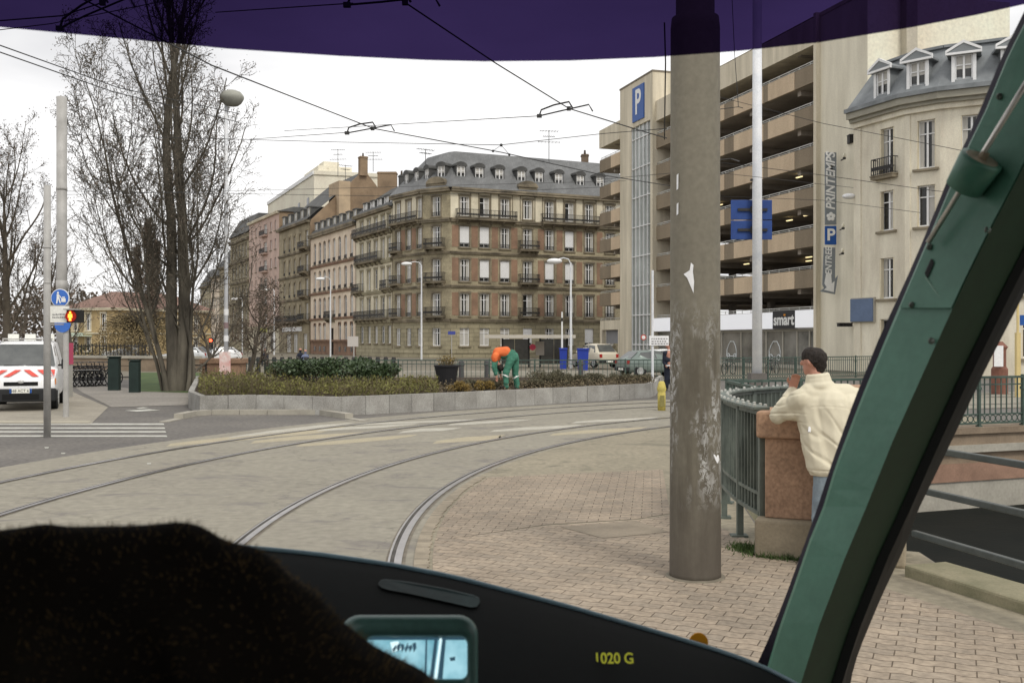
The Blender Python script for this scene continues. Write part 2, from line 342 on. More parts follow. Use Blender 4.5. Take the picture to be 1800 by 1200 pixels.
a = MB()
for p in ([(219, 722), (262, 719.5), (282, 721.5), (240, 724)], [(238, 718), (252, 716), (262, 717), (246, 719)]):
    a.add([(GP(x, y).x, GP(x, y).y, .012) for x, y in p], [(0, 1, 2, 3)])
struct('cycle_marking', a, lpaint)
# small white marks on the road
a = MB()
for (x, y) in ((82, 787), (111, 797), (262, 815)):
    a.add([(GP(x+i, y+j).x, GP(x+i, y+j).y, .007) for i, j in ((-4, -1), (4, -1), (3, 1), (-3, 1))], [(0, 1, 2, 3)])
struct('road_marking', a, lpaint)
# slabs of pavement at the left with raised kerb
lp = mat('left_pavement', G(186, 178, 162), var=.1, scale=.8)
courses(lp, .4, .2, .72, rot=(0, 0, 0), mortar=.012)
P = [GP(-420, 745), GP(160, 745), GP(190, 716), GP(130, 690), GP(110, 672), GP(-420, 672)]
a = MB(); a.add([(p.x, p.y, .008) for p in P], [tuple(range(6))]); struct('pavement', a, lp)
P = [GP(-420, 745.0), GP(155, 743.5), GP(160, 740), GP(-420, 740)]
a = MB(); a.add([(p.x, p.y, .0135) for p in P], [(0, 1, 2, 3)]); struct('kerb_stones', a, mat('pale_kerb', G(200, 192, 172), var=.1, scale=2))
P = [GP(196, 716), GP(332, 712), GP(332, 690), GP(270, 686), GP(150, 676), GP(128, 678), GP(145, 690)]
a = MB(); a.add([(p.x, p.y, .010) for p in P], [tuple(range(7))]); struct('path', a, ground_mat('pale_path', G(174, 168, 158), G(156, 150, 142), .5))
# low kerb before the planter
kerbm = mat('kerb_granite', G(190, 184, 170), var=.12, scale=3, rough=.85)
kp = [GP(296, 742), GP(345, 731), GP(372, 729), GP(470, 729), GP(560, 729), GP(632, 740)]
a = MB()
for i in range(len(kp)-1):
    p, q = kp[i], kp[i+1]; d = (q-p).normalized(); nrm = Vector((-d.y, d.x, 0))*.22
    L = (q-p).length; k = max(1, round(L/.9))
    for j in range(k):
        s, e_ = p+d*(L*j/k), p+d*(L*(j+1)/k-.012)
        hs_ = .13 if 0 < i < 4 else .13
        z0 = .02 if (i == 0 and j == 0) or (i == 4 and j == k-1) else hs_
        a.prism([(s.x, s.y), (e_.x, e_.y), (e_.x+nrm.x, e_.y+nrm.y), (s.x+nrm.x, s.y+nrm.y)], 0, z0)
tag(a.build('kerb', kerbm), kind='structure')
q = [(p.x, p.y) for p in kp]+[(GP(760, 722).x, 27.6), (-9, 27), (GP(296, 742).x, 24)]
# grass bank at the left, soil, far street
grassm = mat('lawn', (.09, .13, .04), col2=(.05, .08, .03), scale=.8, rough=.95)
P = [GP(236, 688), GP(345, 691), GP(420, 668), GP(420, 655), GP(240, 655)]
a = MB(); a.add([(p.x, p.y, .018) for p in P], [tuple(range(5))]); struct('lawn', a, grassm)
a = MB(); a.add([(-400, 47, .006), (400, 52, .006), (400, 900, .006), (-400, 900, .006)], [(0, 1, 2, 3)]); struct('far_street', a, far_ground)
# ------------------------------------------------------------------ canal: water, walls, kerbs
waterm = mat('canal_water', (.012, .014, .013), col2=(.017, .018, .016), rough=.6, scale=.7, bump=.25, bscale=6, spec=.02, fine=0)
a = MB(); a.add([(-20, -60, -1.72), (500, -60, -1.72), (500, 300, -1.72), (-20, 300, -1.72)], [(0, 1, 2, 3)]); struct('water', a, waterm)
granite = mat('bank_granite', G(172, 164, 136), col2=G(138, 136, 108), scale=2.5, rough=.9, bump=.4)
redst = mat('red_sandstone', V(146, 114, 94), col2=V(116, 90, 74), scale=1.3, rough=.9)
brownst = mat('brown_sandstone', V(134, 118, 98), col2=V(106, 92, 76), scale=1.1, rough=.9)
palest = mat('pale_render', V(160, 155, 142), col2=V(128, 124, 114), scale=.7, rough=.9)
darkst = mat('wet_stone', (.03, .032, .026), var=.3, scale=1)
wall = empty('quay_wall', (9, 21.3, 0), 0, 'banded canal wall under the bridge railing, brown and red stone over pale render', 'quay wall')
def wallband(nm, pts, z0, z1, proud, m):
    b = MB()
    for i in range(len(pts)-1):
        A, B = Vector(pts[i]), Vector(pts[i+1]); d = (B-A).normalized(); n = Vector((d.y, -d.x))
        q = [A+n*proud, B+n*proud, B-n*.5, A-n*.5]; b.prism([(v.x-9, v.y-21.3) for v in q], z0, z1)
    return b.build(nm, m, wall)
seg = BANK[10:16]
wallband('coping', seg, -.10, .035, .10, brownst); wallband('upper_course', seg, -.34, -.10, .03, brownst)
wallband('ledge', seg, -.50, -.34, .12, palest); wallband('recess', seg, -.74, -.50, .0, brownst)
wallband('red_course', seg, -1.12, -.74, .07, redst); wallband('rendered_wall', seg, -1.72, -1.12, .03, palest)
wallband('footing', seg, -2.4, -1.72, .02, darkst)
nw = empty('quay_wall', (3.4, 8, 0), 0, 'near bank wall dropping to the dark water under the three-bar fence', 'quay wall')
b = MB(); pts = [Vector(p) for p in BANK[:11]]
for i in range(len(pts)-1):
    A, B = pts[i], pts[i+1]; d = (B-A).normalized(); n = Vector((d.y, -d.x)); q = [A, B, B-n*.3, A-n*.3]
    b.prism([(v.x-3.4, v.y-8) for v in q], -2.4, -.004)
b.build('wall_face', granite, nw)
# granite kerb stones of the near bank
kb = empty('bank_kerb', (3.2, 7.3, 0), 0, 'long pale granite kerb on the canal edge, mossy towards the paving', 'kerb')
def kerbrun(pts, wd, h, nm='kerb_stone'):
    for i in range(len(pts)-1):
        A, B = Vector(pts[i]), Vector(pts[i+1]); d = (B-A); L = d.length; d /= L; n = Vector((d.y, -d.x)); k = max(1, round(L/1.6))
        for j in range(k):
            s, e_ = A+d*(L*j/k), A+d*(L*(j+1)/k-.012)
            q = [s, e_, e_-n*wd, s-n*wd]; o = MB().prism([(v.x-3.2, v.y-7.3) for v in reversed(q)], -.3, h).build(nm, granite, kb); bevel(o, .02)
kerbrun([(5.24, 1.72), (3.60, 6.75), (3.16, 8.05)], -.42, .10)
# ------------------------------------------------------------------ raised planter
ZP = .48
slabm = mat('planter_granite', V(148, 146, 140), col2=V(122, 119, 113), scale=1.6, rough=.85, rand=.13, fine=.1)
pl = empty('planter_wall', (GP(600, 730).x, GP(600, 730).y, 0), 0, 'long low wall of grey granite slabs round the flower bed', 'planter wall')
PW = [(PX(331, 28.6), 28.6), (PX(351, 26.0), 26.0), (GP(450, 726).x, 26.4), (GP(600, 730.5).x, 25.5), (GP(800, 720).x, 27.7), (GP(1142, 699).x, 33.6), (PX(1152, 35.2), 35.2), (PX(1165, 41.5), 41.5)]
PW = [(PX(345, 41), 41)]+PW
b = MB(); cp = MB(); o0 = pl.location
for i in range(len(PW)-1):
    A, B = Vector(PW[i]), Vector(PW[i+1]); d = B-A; L = d.length; d /= L; n = Vector((-d.y, d.x)); k = max(1, round(L/(.95 if i < 4 else .78)))
    for j in range(k):
        s, e_ = A+d*(L*j/k+.006), A+d*(L*(j+1)/k-.006)
        for mb, t0, t1, z0, z1, pr in ((b, 0, .16, 0, ZP-.03, random.uniform(-.004, .004)),):
            q = [s-n*pr, e_-n*pr, e_+n*t1, s+n*t1]; mb.prism([(v.x-o0.x, v.y-o0.y) for v in q], z0, ZP+random.uniform(-.004, .004))
b.build('slab_row', slabm, pl)
soilm = mat('soil', G(84, 70, 54), col2=G(60, 50, 40), scale=3, rough=1, bump=.8)
sp = [(x, y) for x, y in PW]; a = MB(); a.add([(x+(.08 if i < 3 else (-.08 if i > 5 else 0)), y+.09, .41) for i, (x, y) in enumerate(sp)], [tuple(range(len(sp)))]); struct('soil', a, soilm)
# leaf scatter helpers
def leaf(mb, p, sz, rng, wd=.45, up=.3):
    d = Vector((rng.gauss(0, 1), rng.gauss(0, 1), rng.gauss(up, .7))).normalized(); s = d.cross(Vector((rng.gauss(0, 1), rng.gauss(0, 1), rng.gauss(0, 1)))).normalized()*sz*wd
    p = Vector(p); mb.add([p, p+d*sz*.5+s, p+d*sz, p+d*sz*.5-s], [(0, 1, 2, 3)])
def bush(name, c, r, h, m, n, sz, label, group=None, stems=40, stemm=None, cat='shrub', seed=0, wd=.45, lump=.35, parent=None):
    rng = random.Random(seed); e = parent or empty(name, c, 0, label, cat, group); f = MB(); s = MB()
    blobs = [(rng.uniform(-.6, .6)*r[0], rng.uniform(-.5, .5)*r[1], rng.uniform(.35, .75)*h, rng.uniform(.35, .6)) for _ in range(9)]
    for i in range(n):
        bx, by, bz, br = rng.choice(blobs); u = Vector((rng.gauss(0, 1), rng.gauss(0, 1), rng.gauss(0, 1))).normalized()*(rng.random()**.4)
        p = Vector((bx+u.x*br*r[0]*.8, by+u.y*br*r[1], max(.02, bz+u.z*h*.42)))
        if p.z > h*1.05: continue
        leaf(f, p, sz*rng.uniform(.6, 1.3), rng, wd)
    for i in range(stems):
        a = rng.uniform(0, 6.28); q = rng.random()**.5; x, y = math.cos(a)*r[0]*q, math.sin(a)*r[1]*q
        s.tube([(x*.4, y*.4, 0), (x*.8, y*.8, h*.5), (x, y, h*rng.uniform(.7, 1.08)*(1-.3*q))], [.008, .006, .003], 3, cap=False)
    s.build('stem', stemm or barkm, e); f.build('foliage', m, e); return e
barkm = mat('twig_bark', V(98, 84, 66), var=.25, scale=3)
laurel = mat('laurel_leaf', (.075, .11, .045), col2=(.03, .055, .022), scale=2.2, rough=.45, spec=.45)
yellowleaf = mat('young_yellow_leaf', (.20, .19, .055), col2=(.10, .10, .035), scale=1.5, rough=.8)
heath = mat('heather_leaf', (.15, .135, .085), col2=(.075, .072, .045), scale=3, rough=.95)
golden = mat('golden_heather_leaf', (.30, .20, .06), col2=(.16, .12, .04), scale=4, rough=.95)
drym = mat('dry_stem', (.2, .16, .10), col2=(.11, .09, .055), scale=3, rough=.95)
def at(px, d, z=.41): return (PX(px, d), d, z)
for i, (px, d, wpx, h, lb) in enumerate([(540, 38.0, 1.6, .78, 'dark glossy laurel bush, leftmost of the clipped mass behind the low yellow shrubs'), (607, 37.2, 1.5, .86, 'tallest dark laurel bush in the middle of the evergreen clump'), (655, 36.0, 1.25, .70, 'dark laurel bush at the open end of the clump towards the black planter pot'), (505, 39, .9, .62, 'small dark laurel bush beside the sandstone pillar')]):
    bush('laurel_bush', at(px, d), (wpx, .9), h, laurel, 2800, .10, lb, 'laurel bushes in the flower bed', 50, seed=i+3)
rng = random.Random(5)
# low mixed greenery along the front of the bed: uncountable
f = MB(); s = MB()
for i in range(9000):
    t = rng.random(); px = 350+t**1.05*420; dn = 26.3 if px < 600 else 25.6+(px-600)*.011
    d = dn+.3+abs(rng.gauss(0, 1))*3.0
    if d > 36: continue
    k = noise.noise(Vector((px*.03, d*.6, 0)))
    hh = (.30+.32*max(0, k+.25))*(1.35 if px < 480 else .85)
    x = PX(px, d); z = .41+rng.random()*hh; p = (x, d, z)
    leaf(f, p, rng.uniform(.04, .10), rng, .3, 1.2)
    if i % 4 == 0: s.tube([(x, d, .41), (x+rng.gauss(0, .06), d+rng.gauss(0, .06), .41+hh*rng.uniform(.7, 1.2))], [.006, .003], 3, cap=False)
tag(f.build('ground_cover', yellowleaf), 'low yellowish green young shoots filling the front of the flower bed', 'ground cover', kind='stuff')
tag(s.build('dry_stalks', drym), 'thin dry brown stalks standing among the low shoots', 'stalks', kind='stuff')
f = MB()
for i in range(5200):
    px = rng.uniform(640, 1150); dn = 25.7+(px-600)*.0146; d = dn+.25+abs(rng.gauss(0, 1))*2.6
    if d > 38: continue
    leaf(f, (PX(px, d), d, .41+rng.random()**2*.22), rng.uniform(.03, .09), rng, .3, .8)
tag(f.build('mulch_plants', drym), 'brown withered ground plants and mulch under the heather mounds', 'ground cover', kind='stuff')
hm = [(842, 31.2, .75, .28, heath, 'flat grey heather mound beside the dark pot'), (935, 32.5, .55, .26, heath, 'small grey-brown heather tuft next to the gardener'), (965, 33.5, .85, .52, heath, 'tallest rounded grey heather mound near the middle of the bed'),
      (1015, 34.6, .6, .34, heath, 'middling dark heather mound, right after the tallest one'), (1055, 35.4, .7, .34, heath, 'greenish heather mound, third from the open end of the bed'), (1092, 36.2, .6, .32, heath, 'greenish heather mound, second from the open end of the bed'),
      (1125, 37, .5, .28, heath, 'last heather mound at the open end of the bed'), (808, 29.2, .38, .3, golden, 'orange tinted heather tuft right in front of the black pot'), (851, 29.9, .38, .3, golden, 'golden brown heather tuft just left of the gardener'),
      (738, 30.6, .5, .3, golden, 'orange heather tuft between the laurels and the black pot'), (885, 33.4, .5, .26, heath, 'low brown heather tuft behind the gardener')]
for i, (px, d, r_, h, m, lb) in enumerate(hm):
    bush('heather_mound', at(px, d), (r_, r_*.8), h, m, int(2600*r_/.6), .06, lb, 'heather mounds in the flower bed', 60, stemm=drym, seed=40+i, wd=.22)
# black pot with a bare rose bush
pot = empty('planter_pot', at(785, 33.6), 0, 'black tapered plant pot with a bare bush standing in the flower bed', 'plant pot')
b = MB(); b.lathe([(.22, 0), (.30, .02), (.40, .62), (.43, .64), (.43, .70), (.39, .70), (.37, .60)], n=24); b.build('pot', mat('black_plastic', (.022, .022, .024), rough=.5, var=.2), pot, smooth=False)
bush('x', (0, 0, 0), (.4, .35), .45, golden, 260, .05, None, parent=(pe := empty('bare_bush', (0, 0, .58))), stems=45, stemm=drym, seed=91); pe.parent = pot
# tufts of grass at the foot of the sandstone pier
f = MB(); gm = mat('tuft_grass', (.07, .11, .03), col2=(.04, .07, .02), scale=6, rough=.8)
for i in range(1500):
    t = rng.random(); cx, cy = ((2.1+.2*t, 9.15-.7*t) if t < .55 else (2.21+(t-.55)*.85, 8.765-(t-.55)*.42)); k = noise.noise(Vector((t*9, 3, 1)))
    if k < -.25: continue
    x, y = cx+rng.gauss(0, .07), cy+rng.gauss(0, .05); hh = rng.uniform(.02, .08); a = rng.uniform(0, 6.28)
    f.add([(x-.006*math.cos(a), y-.006*math.sin(a), .01), (x+.006*math.cos(a), y+.006*math.sin(a), .01), (x+rng.gauss(0, .03), y+rng.gauss(0, .03), .01+hh)], [(0, 1, 2)])
tag(f.build('grass', gm), 'fresh green grass growing at the foot of the sandstone pier', 'grass', kind='stuff')
# ------------------------------------------------------------------ facades
limest = courses(mat('brown_limestone', V(162, 151, 122), col2=V(120, 111, 89), scale=.35, rough=.9, fine=.1), .9, .42, .8)
rustic = courses(mat('rusticated_stone', V(164, 155, 126), col2=V(128, 120, 96), scale=.4, rough=.9), 1.3, .48, .62, mortar=.045)
trimst = mat('stained_trim_stone', V(134, 123, 102), col2=V(82, 75, 62), scale=.6, rough=.9)
creamw = mat('cream_stucco', V(205, 196, 172), col2=V(176, 167, 144), scale=.5, rough=.9)
brickm = courses(mat('orange_brick', V(150, 118, 94), col2=V(122, 97, 78), scale=.7, rough=.9), .24, .08, .8)
slate = courses(mat('grey_slate', V(106, 107, 107), col2=V(86, 87, 87), scale=.5, rough=.6, spec=.4, fine=.1), .3, .22, .82, rot=(R(60), 0, 0), mortar=.02)
slated = mat('dark_slate', V(80, 80, 78), col2=V(58, 58, 57), scale=.8, rough=.7)
iron = mat('balcony_iron', (.035, .033, .032), rough=.6, var=.2)
framew = mat('white_window_frame', V(215, 212, 204), var=.06, scale=2)
frameg = mat('grey_window_frame', V(150, 145, 132), var=.06, scale=2)
pane = glassy('window_glass', (.022, .023, .022), .22, .5)
curt = mat('net_curtain', V(165, 162, 155), var=.12, scale=3, stretch=(8, 1, 1))
blindm = mat('roller_shutter', V(212, 210, 206), var=.04, scale=1)
MESHC = {}
def cmesh(key, fn, m):
    if key not in MESHC:
        b = MB(); fn(b); me = bpy.data.meshes.new(key[0]); me.from_pydata(b.v, [], b.f); me.materials.append(m); me.update(); MESHC[key] = me
    return MESHC[key]
def inst(name, me, parent, loc=(0, 0, 0), rz=0):
    o = bpy.data.objects.new(name, me); COL.objects.link(o); o.parent = parent; o.location = loc; o.rotation_euler = (0, 0, rz); return o
def frame_fn(w, h, arch, bars):
    def fn(b):
        t = .075
        b.box((-w/2, -.03, 0), (-w/2+t, .03, h)); b.box((w/2-t, -.03, 0), (w/2, .03, h)); b.box((-w/2+t, -.03, 0), (w/2-t, .03, t*1.2)); b.box((-w/2+t, -.03, h-t), (w/2-t, .03, h))
        b.box((-.055, -.045, t), (.055, .02, h-t))
        for q in bars: b.box((-w/2+t, -.028, h*q-.03), (w/2-t, .018, h*q+.03))
    return fn
class Face:
    def __init__(s, root, A, B):
        s.root = root; s.A = Vector(A[:2]); s.B = Vector(B[:2]); d = s.B-s.A; s.L = d.length; s.d = d/s.L; s.n = Vector((s.d.y, -s.d.x)); s.th = math.atan2(d.y, d.x); s.o = Vector(root.location); s.holes = []
    def P(s, u, out, z):
        p = s.A+s.d*u+s.n*out; return (p.x-s.o.x, p.y-s.o.y, z-s.o.z)
    def u(s, px): return on_line(s.A, s.B, px)
    def z(s, px, py):
        p = s.A+s.d*s.u(px); return H+(600-py)*p.y/F
    def bx(s, b, u0, u1, o0, o1, z0, z1):
        return b.hexa([s.P(u0, o1, z0), s.P(u1, o1, z0), s.P(u1, o0, z0), s.P(u0, o0, z0), s.P(u0, o1, z1), s.P(u1, o1, z1), s.P(u1, o0, z1), s.P(u0, o0, z1)])
    def part(s, nm, boxes, m, parent=None):
        b = MB(); [s.bx(b, *q) for q in boxes]; return b.build(nm, m, parent or s.root)
    def wall(s, z0, z1, m, nm='wall', dep=.35, back=True, u0=0, u1=None):
        u1 = s.L if u1 is None else u1; b = MB(); H_ = [h for h in s.holes if h[3] > z0 and h[2] < z1]
        us = sorted({u0, u1}|{round(min(max(v, u0), u1), 4) for h in H_ for v in h[:2]}); zs = sorted({z0, z1}|{round(min(max(v, z0), z1), 4) for h in H_ for v in h[2:4]})
        inside = lambda a, c: any(h[0]-1e-3 < a < h[1]+1e-3 and h[2]-1e-3 < c < h[3]+1e-3 for h in H_)
        for i in range(len(us)-1):
            for j in range(len(zs)-1):
                a, c = (us[i]+us[i+1])/2, (zs[j]+zs[j+1])/2
                if inside(a, c): continue
                b.add([s.P(us[i], 0, zs[j]), s.P(us[i+1], 0, zs[j]), s.P(us[i+1], 0, zs[j+1]), s.P(us[i], 0, zs[j+1])], [(0, 1, 2, 3)])
        for h in H_:
            a, c, e, f = h[:4]; q = lambda u_, o_, z_: s.P(u_, o_, z_)
            b.add([q(a, 0, e), q(a, 0, f), q(a, -dep, f), q(a, -dep, e)], [(0, 1, 2, 3)]); b.add([q(c, 0, e), q(c, -dep, e), q(c, -dep, f), q(c, 0, f)], [(0, 1, 2, 3)])
            b.add([q(a, 0, e), q(a, -dep, e), q(c, -dep, e), q(c, 0, e)], [(0, 1, 2, 3)]); b.add([q(a, 0, f), q(c, 0, f), q(c, -dep, f), q(a, -dep, f)], [(0, 1, 2, 3)])
        return b.build(nm, m, s.root)
    def window(s, u, z0, w, h, kind='curtain', fm=None, bars=(.72,), guard=True, sur=trimst, surw=.14, sill=True, nm='window', rec=.22, hole=True, parent=None):
        if hole: s.holes.append((u-w/2, u+w/2, z0, z0+h))
        fm = fm or framew; w_, h_ = round(w, 2), round(h, 2)
        o = inst(nm, cmesh(('window', w_, h_, bars, fm.name), frame_fn(w_, h_, 0, bars), fm), parent or s.root, s.P(u, -rec, z0), s.th)
        inst('pane', cmesh(('pane', w_, h_), lambda b: b.box((-w_/2, .04, 0), (w_/2, .06, h_)), pane), o)
        if kind == 'curtain':
            inst('curtain', cmesh(('curtain', w_, h_), lambda b: [b.box((-w_/2+.05, .025, .05), (-w_/2+w_*.3, .037, h_-.05)), b.box((w_/2-w_*.3, .025, .05), (w_/2-.05, .037, h_-.05))], curt), o)
        elif kind == 'half':
            inst('curtain', cmesh(('curtainh', w_, h_), lambda b: b.box((.05, .025, .05), (w_/2-.05, .037, h_-.05)), curt), o)
        elif kind == 'net':
            inst('curtain', cmesh(('curtainn', w_, h_), lambda b: b.box((-w_/2+.05, .025, .05), (w_/2-.05, .037, h_-.05)), curt), o)
        elif kind == 'blind':
            inst('roller_shutter', cmesh(('blind', w_, h_), lambda b: [b.box((-w_/2, -.09, h_*.16+.11*i), (w_/2, -.07-(i % 2)*.006, h_*.16+.11*i+.105)) for i in range(int(h_*.84/.11))], blindm), o)
        if sur: inst('surround', cmesh(('surround', w_, h_, surw, sur.name), lambda b: [b.box((-w_/2-surw, -rec-.04, -.02), (-w_/2, -rec+.002, h_+.02)), b.box((w_/2, -rec-.04, -.02), (w_/2+surw, -rec+.002, h_+.02)), b.box((-w_/2-surw-.05, -rec-.09, h_+.02), (w_/2+surw+.05, -rec+.002, h_+.24))], sur), o)
        if sill: inst('sill', cmesh(('sill', w_, surw, (sur or trimst).name), lambda b: b.box((-w_/2-surw-.06, -rec-.14, -.16), (w_/2+surw+.06, -rec+.02, -.025)), sur or trimst), o)
        if guard: inst('guard_rail', cmesh(('guard', w_), lambda b: [b.box((-w_/2, -rec-.03, .42), (w_/2, -rec, .47)), b.box((-w_/2, -rec-.03, .02), (w_/2, -rec, .05))]+[b.box((-w_/2+.13*k+.03, -rec-.028, .05), (-w_/2+.13*k+.07, -rec-.004, .42)) for k in range(int(w_/.13))], iron), o)
        return o
    def band(s, z, h, pr, m, nm='cornice', u0=0, u1=None): return s.part(nm, [(u0-.0, (s.L if u1 is None else u1), -.1, pr, z, z+h), (u0, (s.L if u1 is None else u1), -.1, pr+.07, z+h*.55, z+h+.01)], m)
    def balcony(s, u0, u1, z, dep=.8, rh=1.0, sp=.16, m=None, im=None, brk=True):
        b = MB(); s.bx(b, u0, u1, .0, dep, z-.22, z-.04); s.bx(b, u0-.03, u1+.03, 0, dep+.05, z-.04, z+.02)
        if brk:
            n = max(2, round((u1-u0)/1.6)+1)
            for i in range(n):
                c = u0+.15+(u1-u0-.3)*i/(n-1); s.bx(b, c-.09, c+.09, 0, dep*.7, z-.42, z-.221); s.bx(b, c-.09, c+.09, 0, dep*.4, z-.62, z-.421)
        o = b.build('balcony', m or trimst, s.root); r = MB(); e = dep-.05
        s.bx(r, u0, u1, e-.04, e, z+rh-.05, z+rh); s.bx(r, u0, u1, e-.03, e-.01, z+.08, z+.11); s.bx(r, u0, u1, e-.03, e-.01, z+.30, z+.33)
        for side in (u0, u1-.04): s.bx(r, side, side+.04, 0, e, z+rh-.05, z+rh); s.bx(r, side, side+.04, 0, e, z+.08, z+.11)
        k = int((u1-u0)/sp)
        for i in range(k+1):
            c = u0+(u1-u0)*i/k; w_ = .035 if i % 4 else .05; s.bx(r, c-w_/2, c+w_/2, e-.032, e-.008, z+.02, z+rh-.05)
            if i < k: m_ = c+(u1-u0)/k/2; s.bx(r, m_-.05, m_+.05, e-.028, e-.012, z+.33, z+.52)
        for side in (u0, u1-.03):
            for i in range(1, int(dep/.18)): s.bx(r, side, side+.03, i*.18, i*.18+.03, z, z+rh-.05)
        r.build('railing', im or iron, o); return o
def dormer(root, c, th, w, h, dep, wm, rm, style='arch', fm=None, kind='curtain', surm=None, wh=None):
    """c: foot of the window on the roof slope (root coordinates); th: facade angle"""
    o = MB(); t = .12
    o.box((-w/2-t, 0, 0), (-w/2, dep, h)); o.box((w/2, 0, 0), (w/2+t, dep, h)); o.box((-w/2-t, 0, -.12), (w/2+t, .25, 0))
    ob = o.build('dormer', wm, root); ob.location = c; ob.rotation_euler = (0, 0, th); rf = MB()
    if style == 'arch':
        n = 8; pts = [Vector((-(w/2+t+.1), -.12, h))]+[Vector((-(w/2+t+.1)*math.cos(math.pi*i/n), -.12, h+.1+.42*math.sin(math.pi*i/n))) for i in range(n+1)]+[Vector((w/2+t+.1, -.12, h))]
        rf.extr(pts, (0, dep+.12, 0))
    elif style == 'gable':
        a, b_ = w/2+t+.28, h+.55; rf.extr([Vector((-a, -.22, h)), Vector((-a, -.22, h+.12)), Vector((0, -.22, b_)), Vector((a, -.22, h+.12)), Vector((a, -.22, h))], (0, dep+.2, 0))
    else: rf.box((-w/2-t-.12, -.15, h), (w/2+t+.12, dep, h+.16))
    rf.build('dormer_roof', rm, ob)
    if style == 'gable':
        pd = MB(); a = w/2+t+.34; pd.extr([Vector((-a, -.26, h+.10)), Vector((-a, -.26, h+.24)), Vector((0, -.26, h+.74)), Vector((0, -.26, h+.58))], (0, .12, 0)); pd.extr([Vector((a, -.26, h+.10)), Vector((0, -.26, h+.58)), Vector((0, -.26, h+.74)), Vector((a, -.26, h+.24))], (0, .12, 0)); pd.box((-a, -.28, h-.02), (a, -.16, h+.10)); pd.build('pediment', surm or framew, ob)
    wo = inst('window', cmesh(('dwin', round(w, 2), round(h, 2), (fm or framew).name), frame_fn(w, h, 0, (.6,)), fm or framew), ob, (0, .06, 0))
    inst('pane', cmesh(('dpane', round(w, 2), round(h, 2)), lambda b: b.box((-w/2, .04, 0), (w/2, .06, h)), pane), wo)
    if kind: inst('curtain', cmesh(('dcur', round(w, 2), round(h, 2)), lambda b: b.box((-w/2+.06, .02, h*.45), (w/2-.06, .035, h-.06)), curt), wo)
    if surm:
        sm = MB(); sm.box((-w/2-t-.05, -.05, -.1), (-w/2+.0, 0, h)); sm.box((w/2, -.05, -.1), (w/2+t+.05, 0, h)); sm.box((-w/2-t-.05, -.055, h), (w/2+t+.05, 0, h+.1)); sm.box((-w/2-t-.05, -.06, -.18), (w/2+t+.05, 0, -.1)); sm.build('surround', surm, ob)
    return ob
def inset(poly, ds):
    """polygon (counter-clockwise) moved inward by ds[i] on edge i"""
    n = len(poly); L = []
    for i in range(n):
        A, B = Vector(poly[i]), Vector(poly[(i+1) % n]); d = (B-A).normalized(); nn = Vector((-d.y, d.x)); L.append((A+nn*ds[i], d))
    outp = []
    for i in range(n):
        (p, d), (q, e) = L[i-1], L[i]; cr_ = d.x*e.y-d.y*e.x
        if abs(cr_) < 1e-6: outp.append(Vector(q)); continue
        t = ((q.x-p.x)*e.y-(q.y-p.y)*e.x)/cr_; outp.append(p+d*t)
    return outp
def loop_band(root, pts, z0, z1, out_, m, nm, back=.1):
    P_ = [Vector(p) for p in pts]; cl = P_+[P_[-1]+Vector((5, 40)), P_[0]+Vector((5, 40))]; a = inset(cl, [-out_]*len(cl))[:len(P_)]; c = inset(cl, [back]*len(cl))[:len(P_)]; o = root.location; b = MB()
    for i in range(len(P_)-1): b.prism([(v.x-o.x, v.y-o.y) for v in (a[i], a[i+1], c[i+1], c[i])], z0, z1)
    return b.build(nm, m, root)
def roof(root, poly, ds, z0, z1, m, over=.25, ds2=None, z2=None, m2=None):
    o = root.location; b = MB(); base = inset(poly, [-over]*len(poly)); top = inset(poly, ds); n = len(poly)
    vs = [(p.x-o.x, p.y-o.y, z0-o.z) for p in base]+[(p.x-o.x, p.y-o.y, z1-o.z) for p in top]
    b.add(vs, [(i, (i+1) % n, (i+1) % n+n, i+n) for i in range(n)]+([tuple(range(n, 2*n))] if not z2 else []))
    ob = b.build('roof', m, root)
    if z2:
        b = MB(); t2 = inset(poly, ds2); vs = [(p.x-o.x, p.y-o.y, z1-o.z) for p in top]+[(p.x-o.x, p.y-o.y, z2-o.z) for p in t2]
        b.add(vs, [(i, (i+1) % n, (i+1) % n+n, i+n) for i in range(n)]+[tuple(range(n, 2*n))]); b.build('upper_roof', m2 or m, ob)
    return ob
def chimney(root, p, sx, sy, z0, z1, m, pots=2, rz=0):
    o = root.location; b = MB(); b.box((-sx/2, -sy/2, 0), (sx/2, sy/2, z1-z0)); b.box((-sx/2-.07, -sy/2-.07, z1-z0-.25), (sx/2+.07, sy/2+.07, z1-z0-.1))
    c = b.build('chimney', m, root); c.location = (p[0]-o.x, p[1]-o.y, z0-o.z); c.rotation_euler = (0, 0, rz)
    if pots:
        q = MB()
        for i in range(pots): q.lathe([(.13, 0), (.16, .1), (.12, .5), (.15, .55)], c=(-sx/2+sx*(i+.5)/pots, 0, z1-z0), n=8)
        q.build('chimney_pots', mat('terracotta', V(74, 66, 58), var=.2), c)
    return c
def antenna(px, py_top, py_base, d, label, kind=0):
    e = empty('roof_antenna', W3(px, py_base, d), R(random.uniform(-40, 40)), label, 'antenna', 'television antennas on the roofs'); h = (py_base-py_top)*d/F
    b = MB(); b.tube([(0, 0, 0), (0, 0, h)], .045, 5); b.build('mast', mat('antenna_metal', (.12, .12, .12), metal=.4, rough=.5, var=.1), e); b = MB(); m = MATS['antenna_metal']
    for k, (zz, ll) in enumerate([(.97, 1.1), (.8, .7), (.62, 1.3)][:2+kind]):
        b.tube([(-ll, 0, h*zz), (ll, 0, h*zz)], .035, 4)
        for q in range(7): x = -ll+2*ll*q/6; b.tube([(x, -.35, h*zz), (x, .35, h*zz)], .028, 4)
    b.build('aerial', m, e)
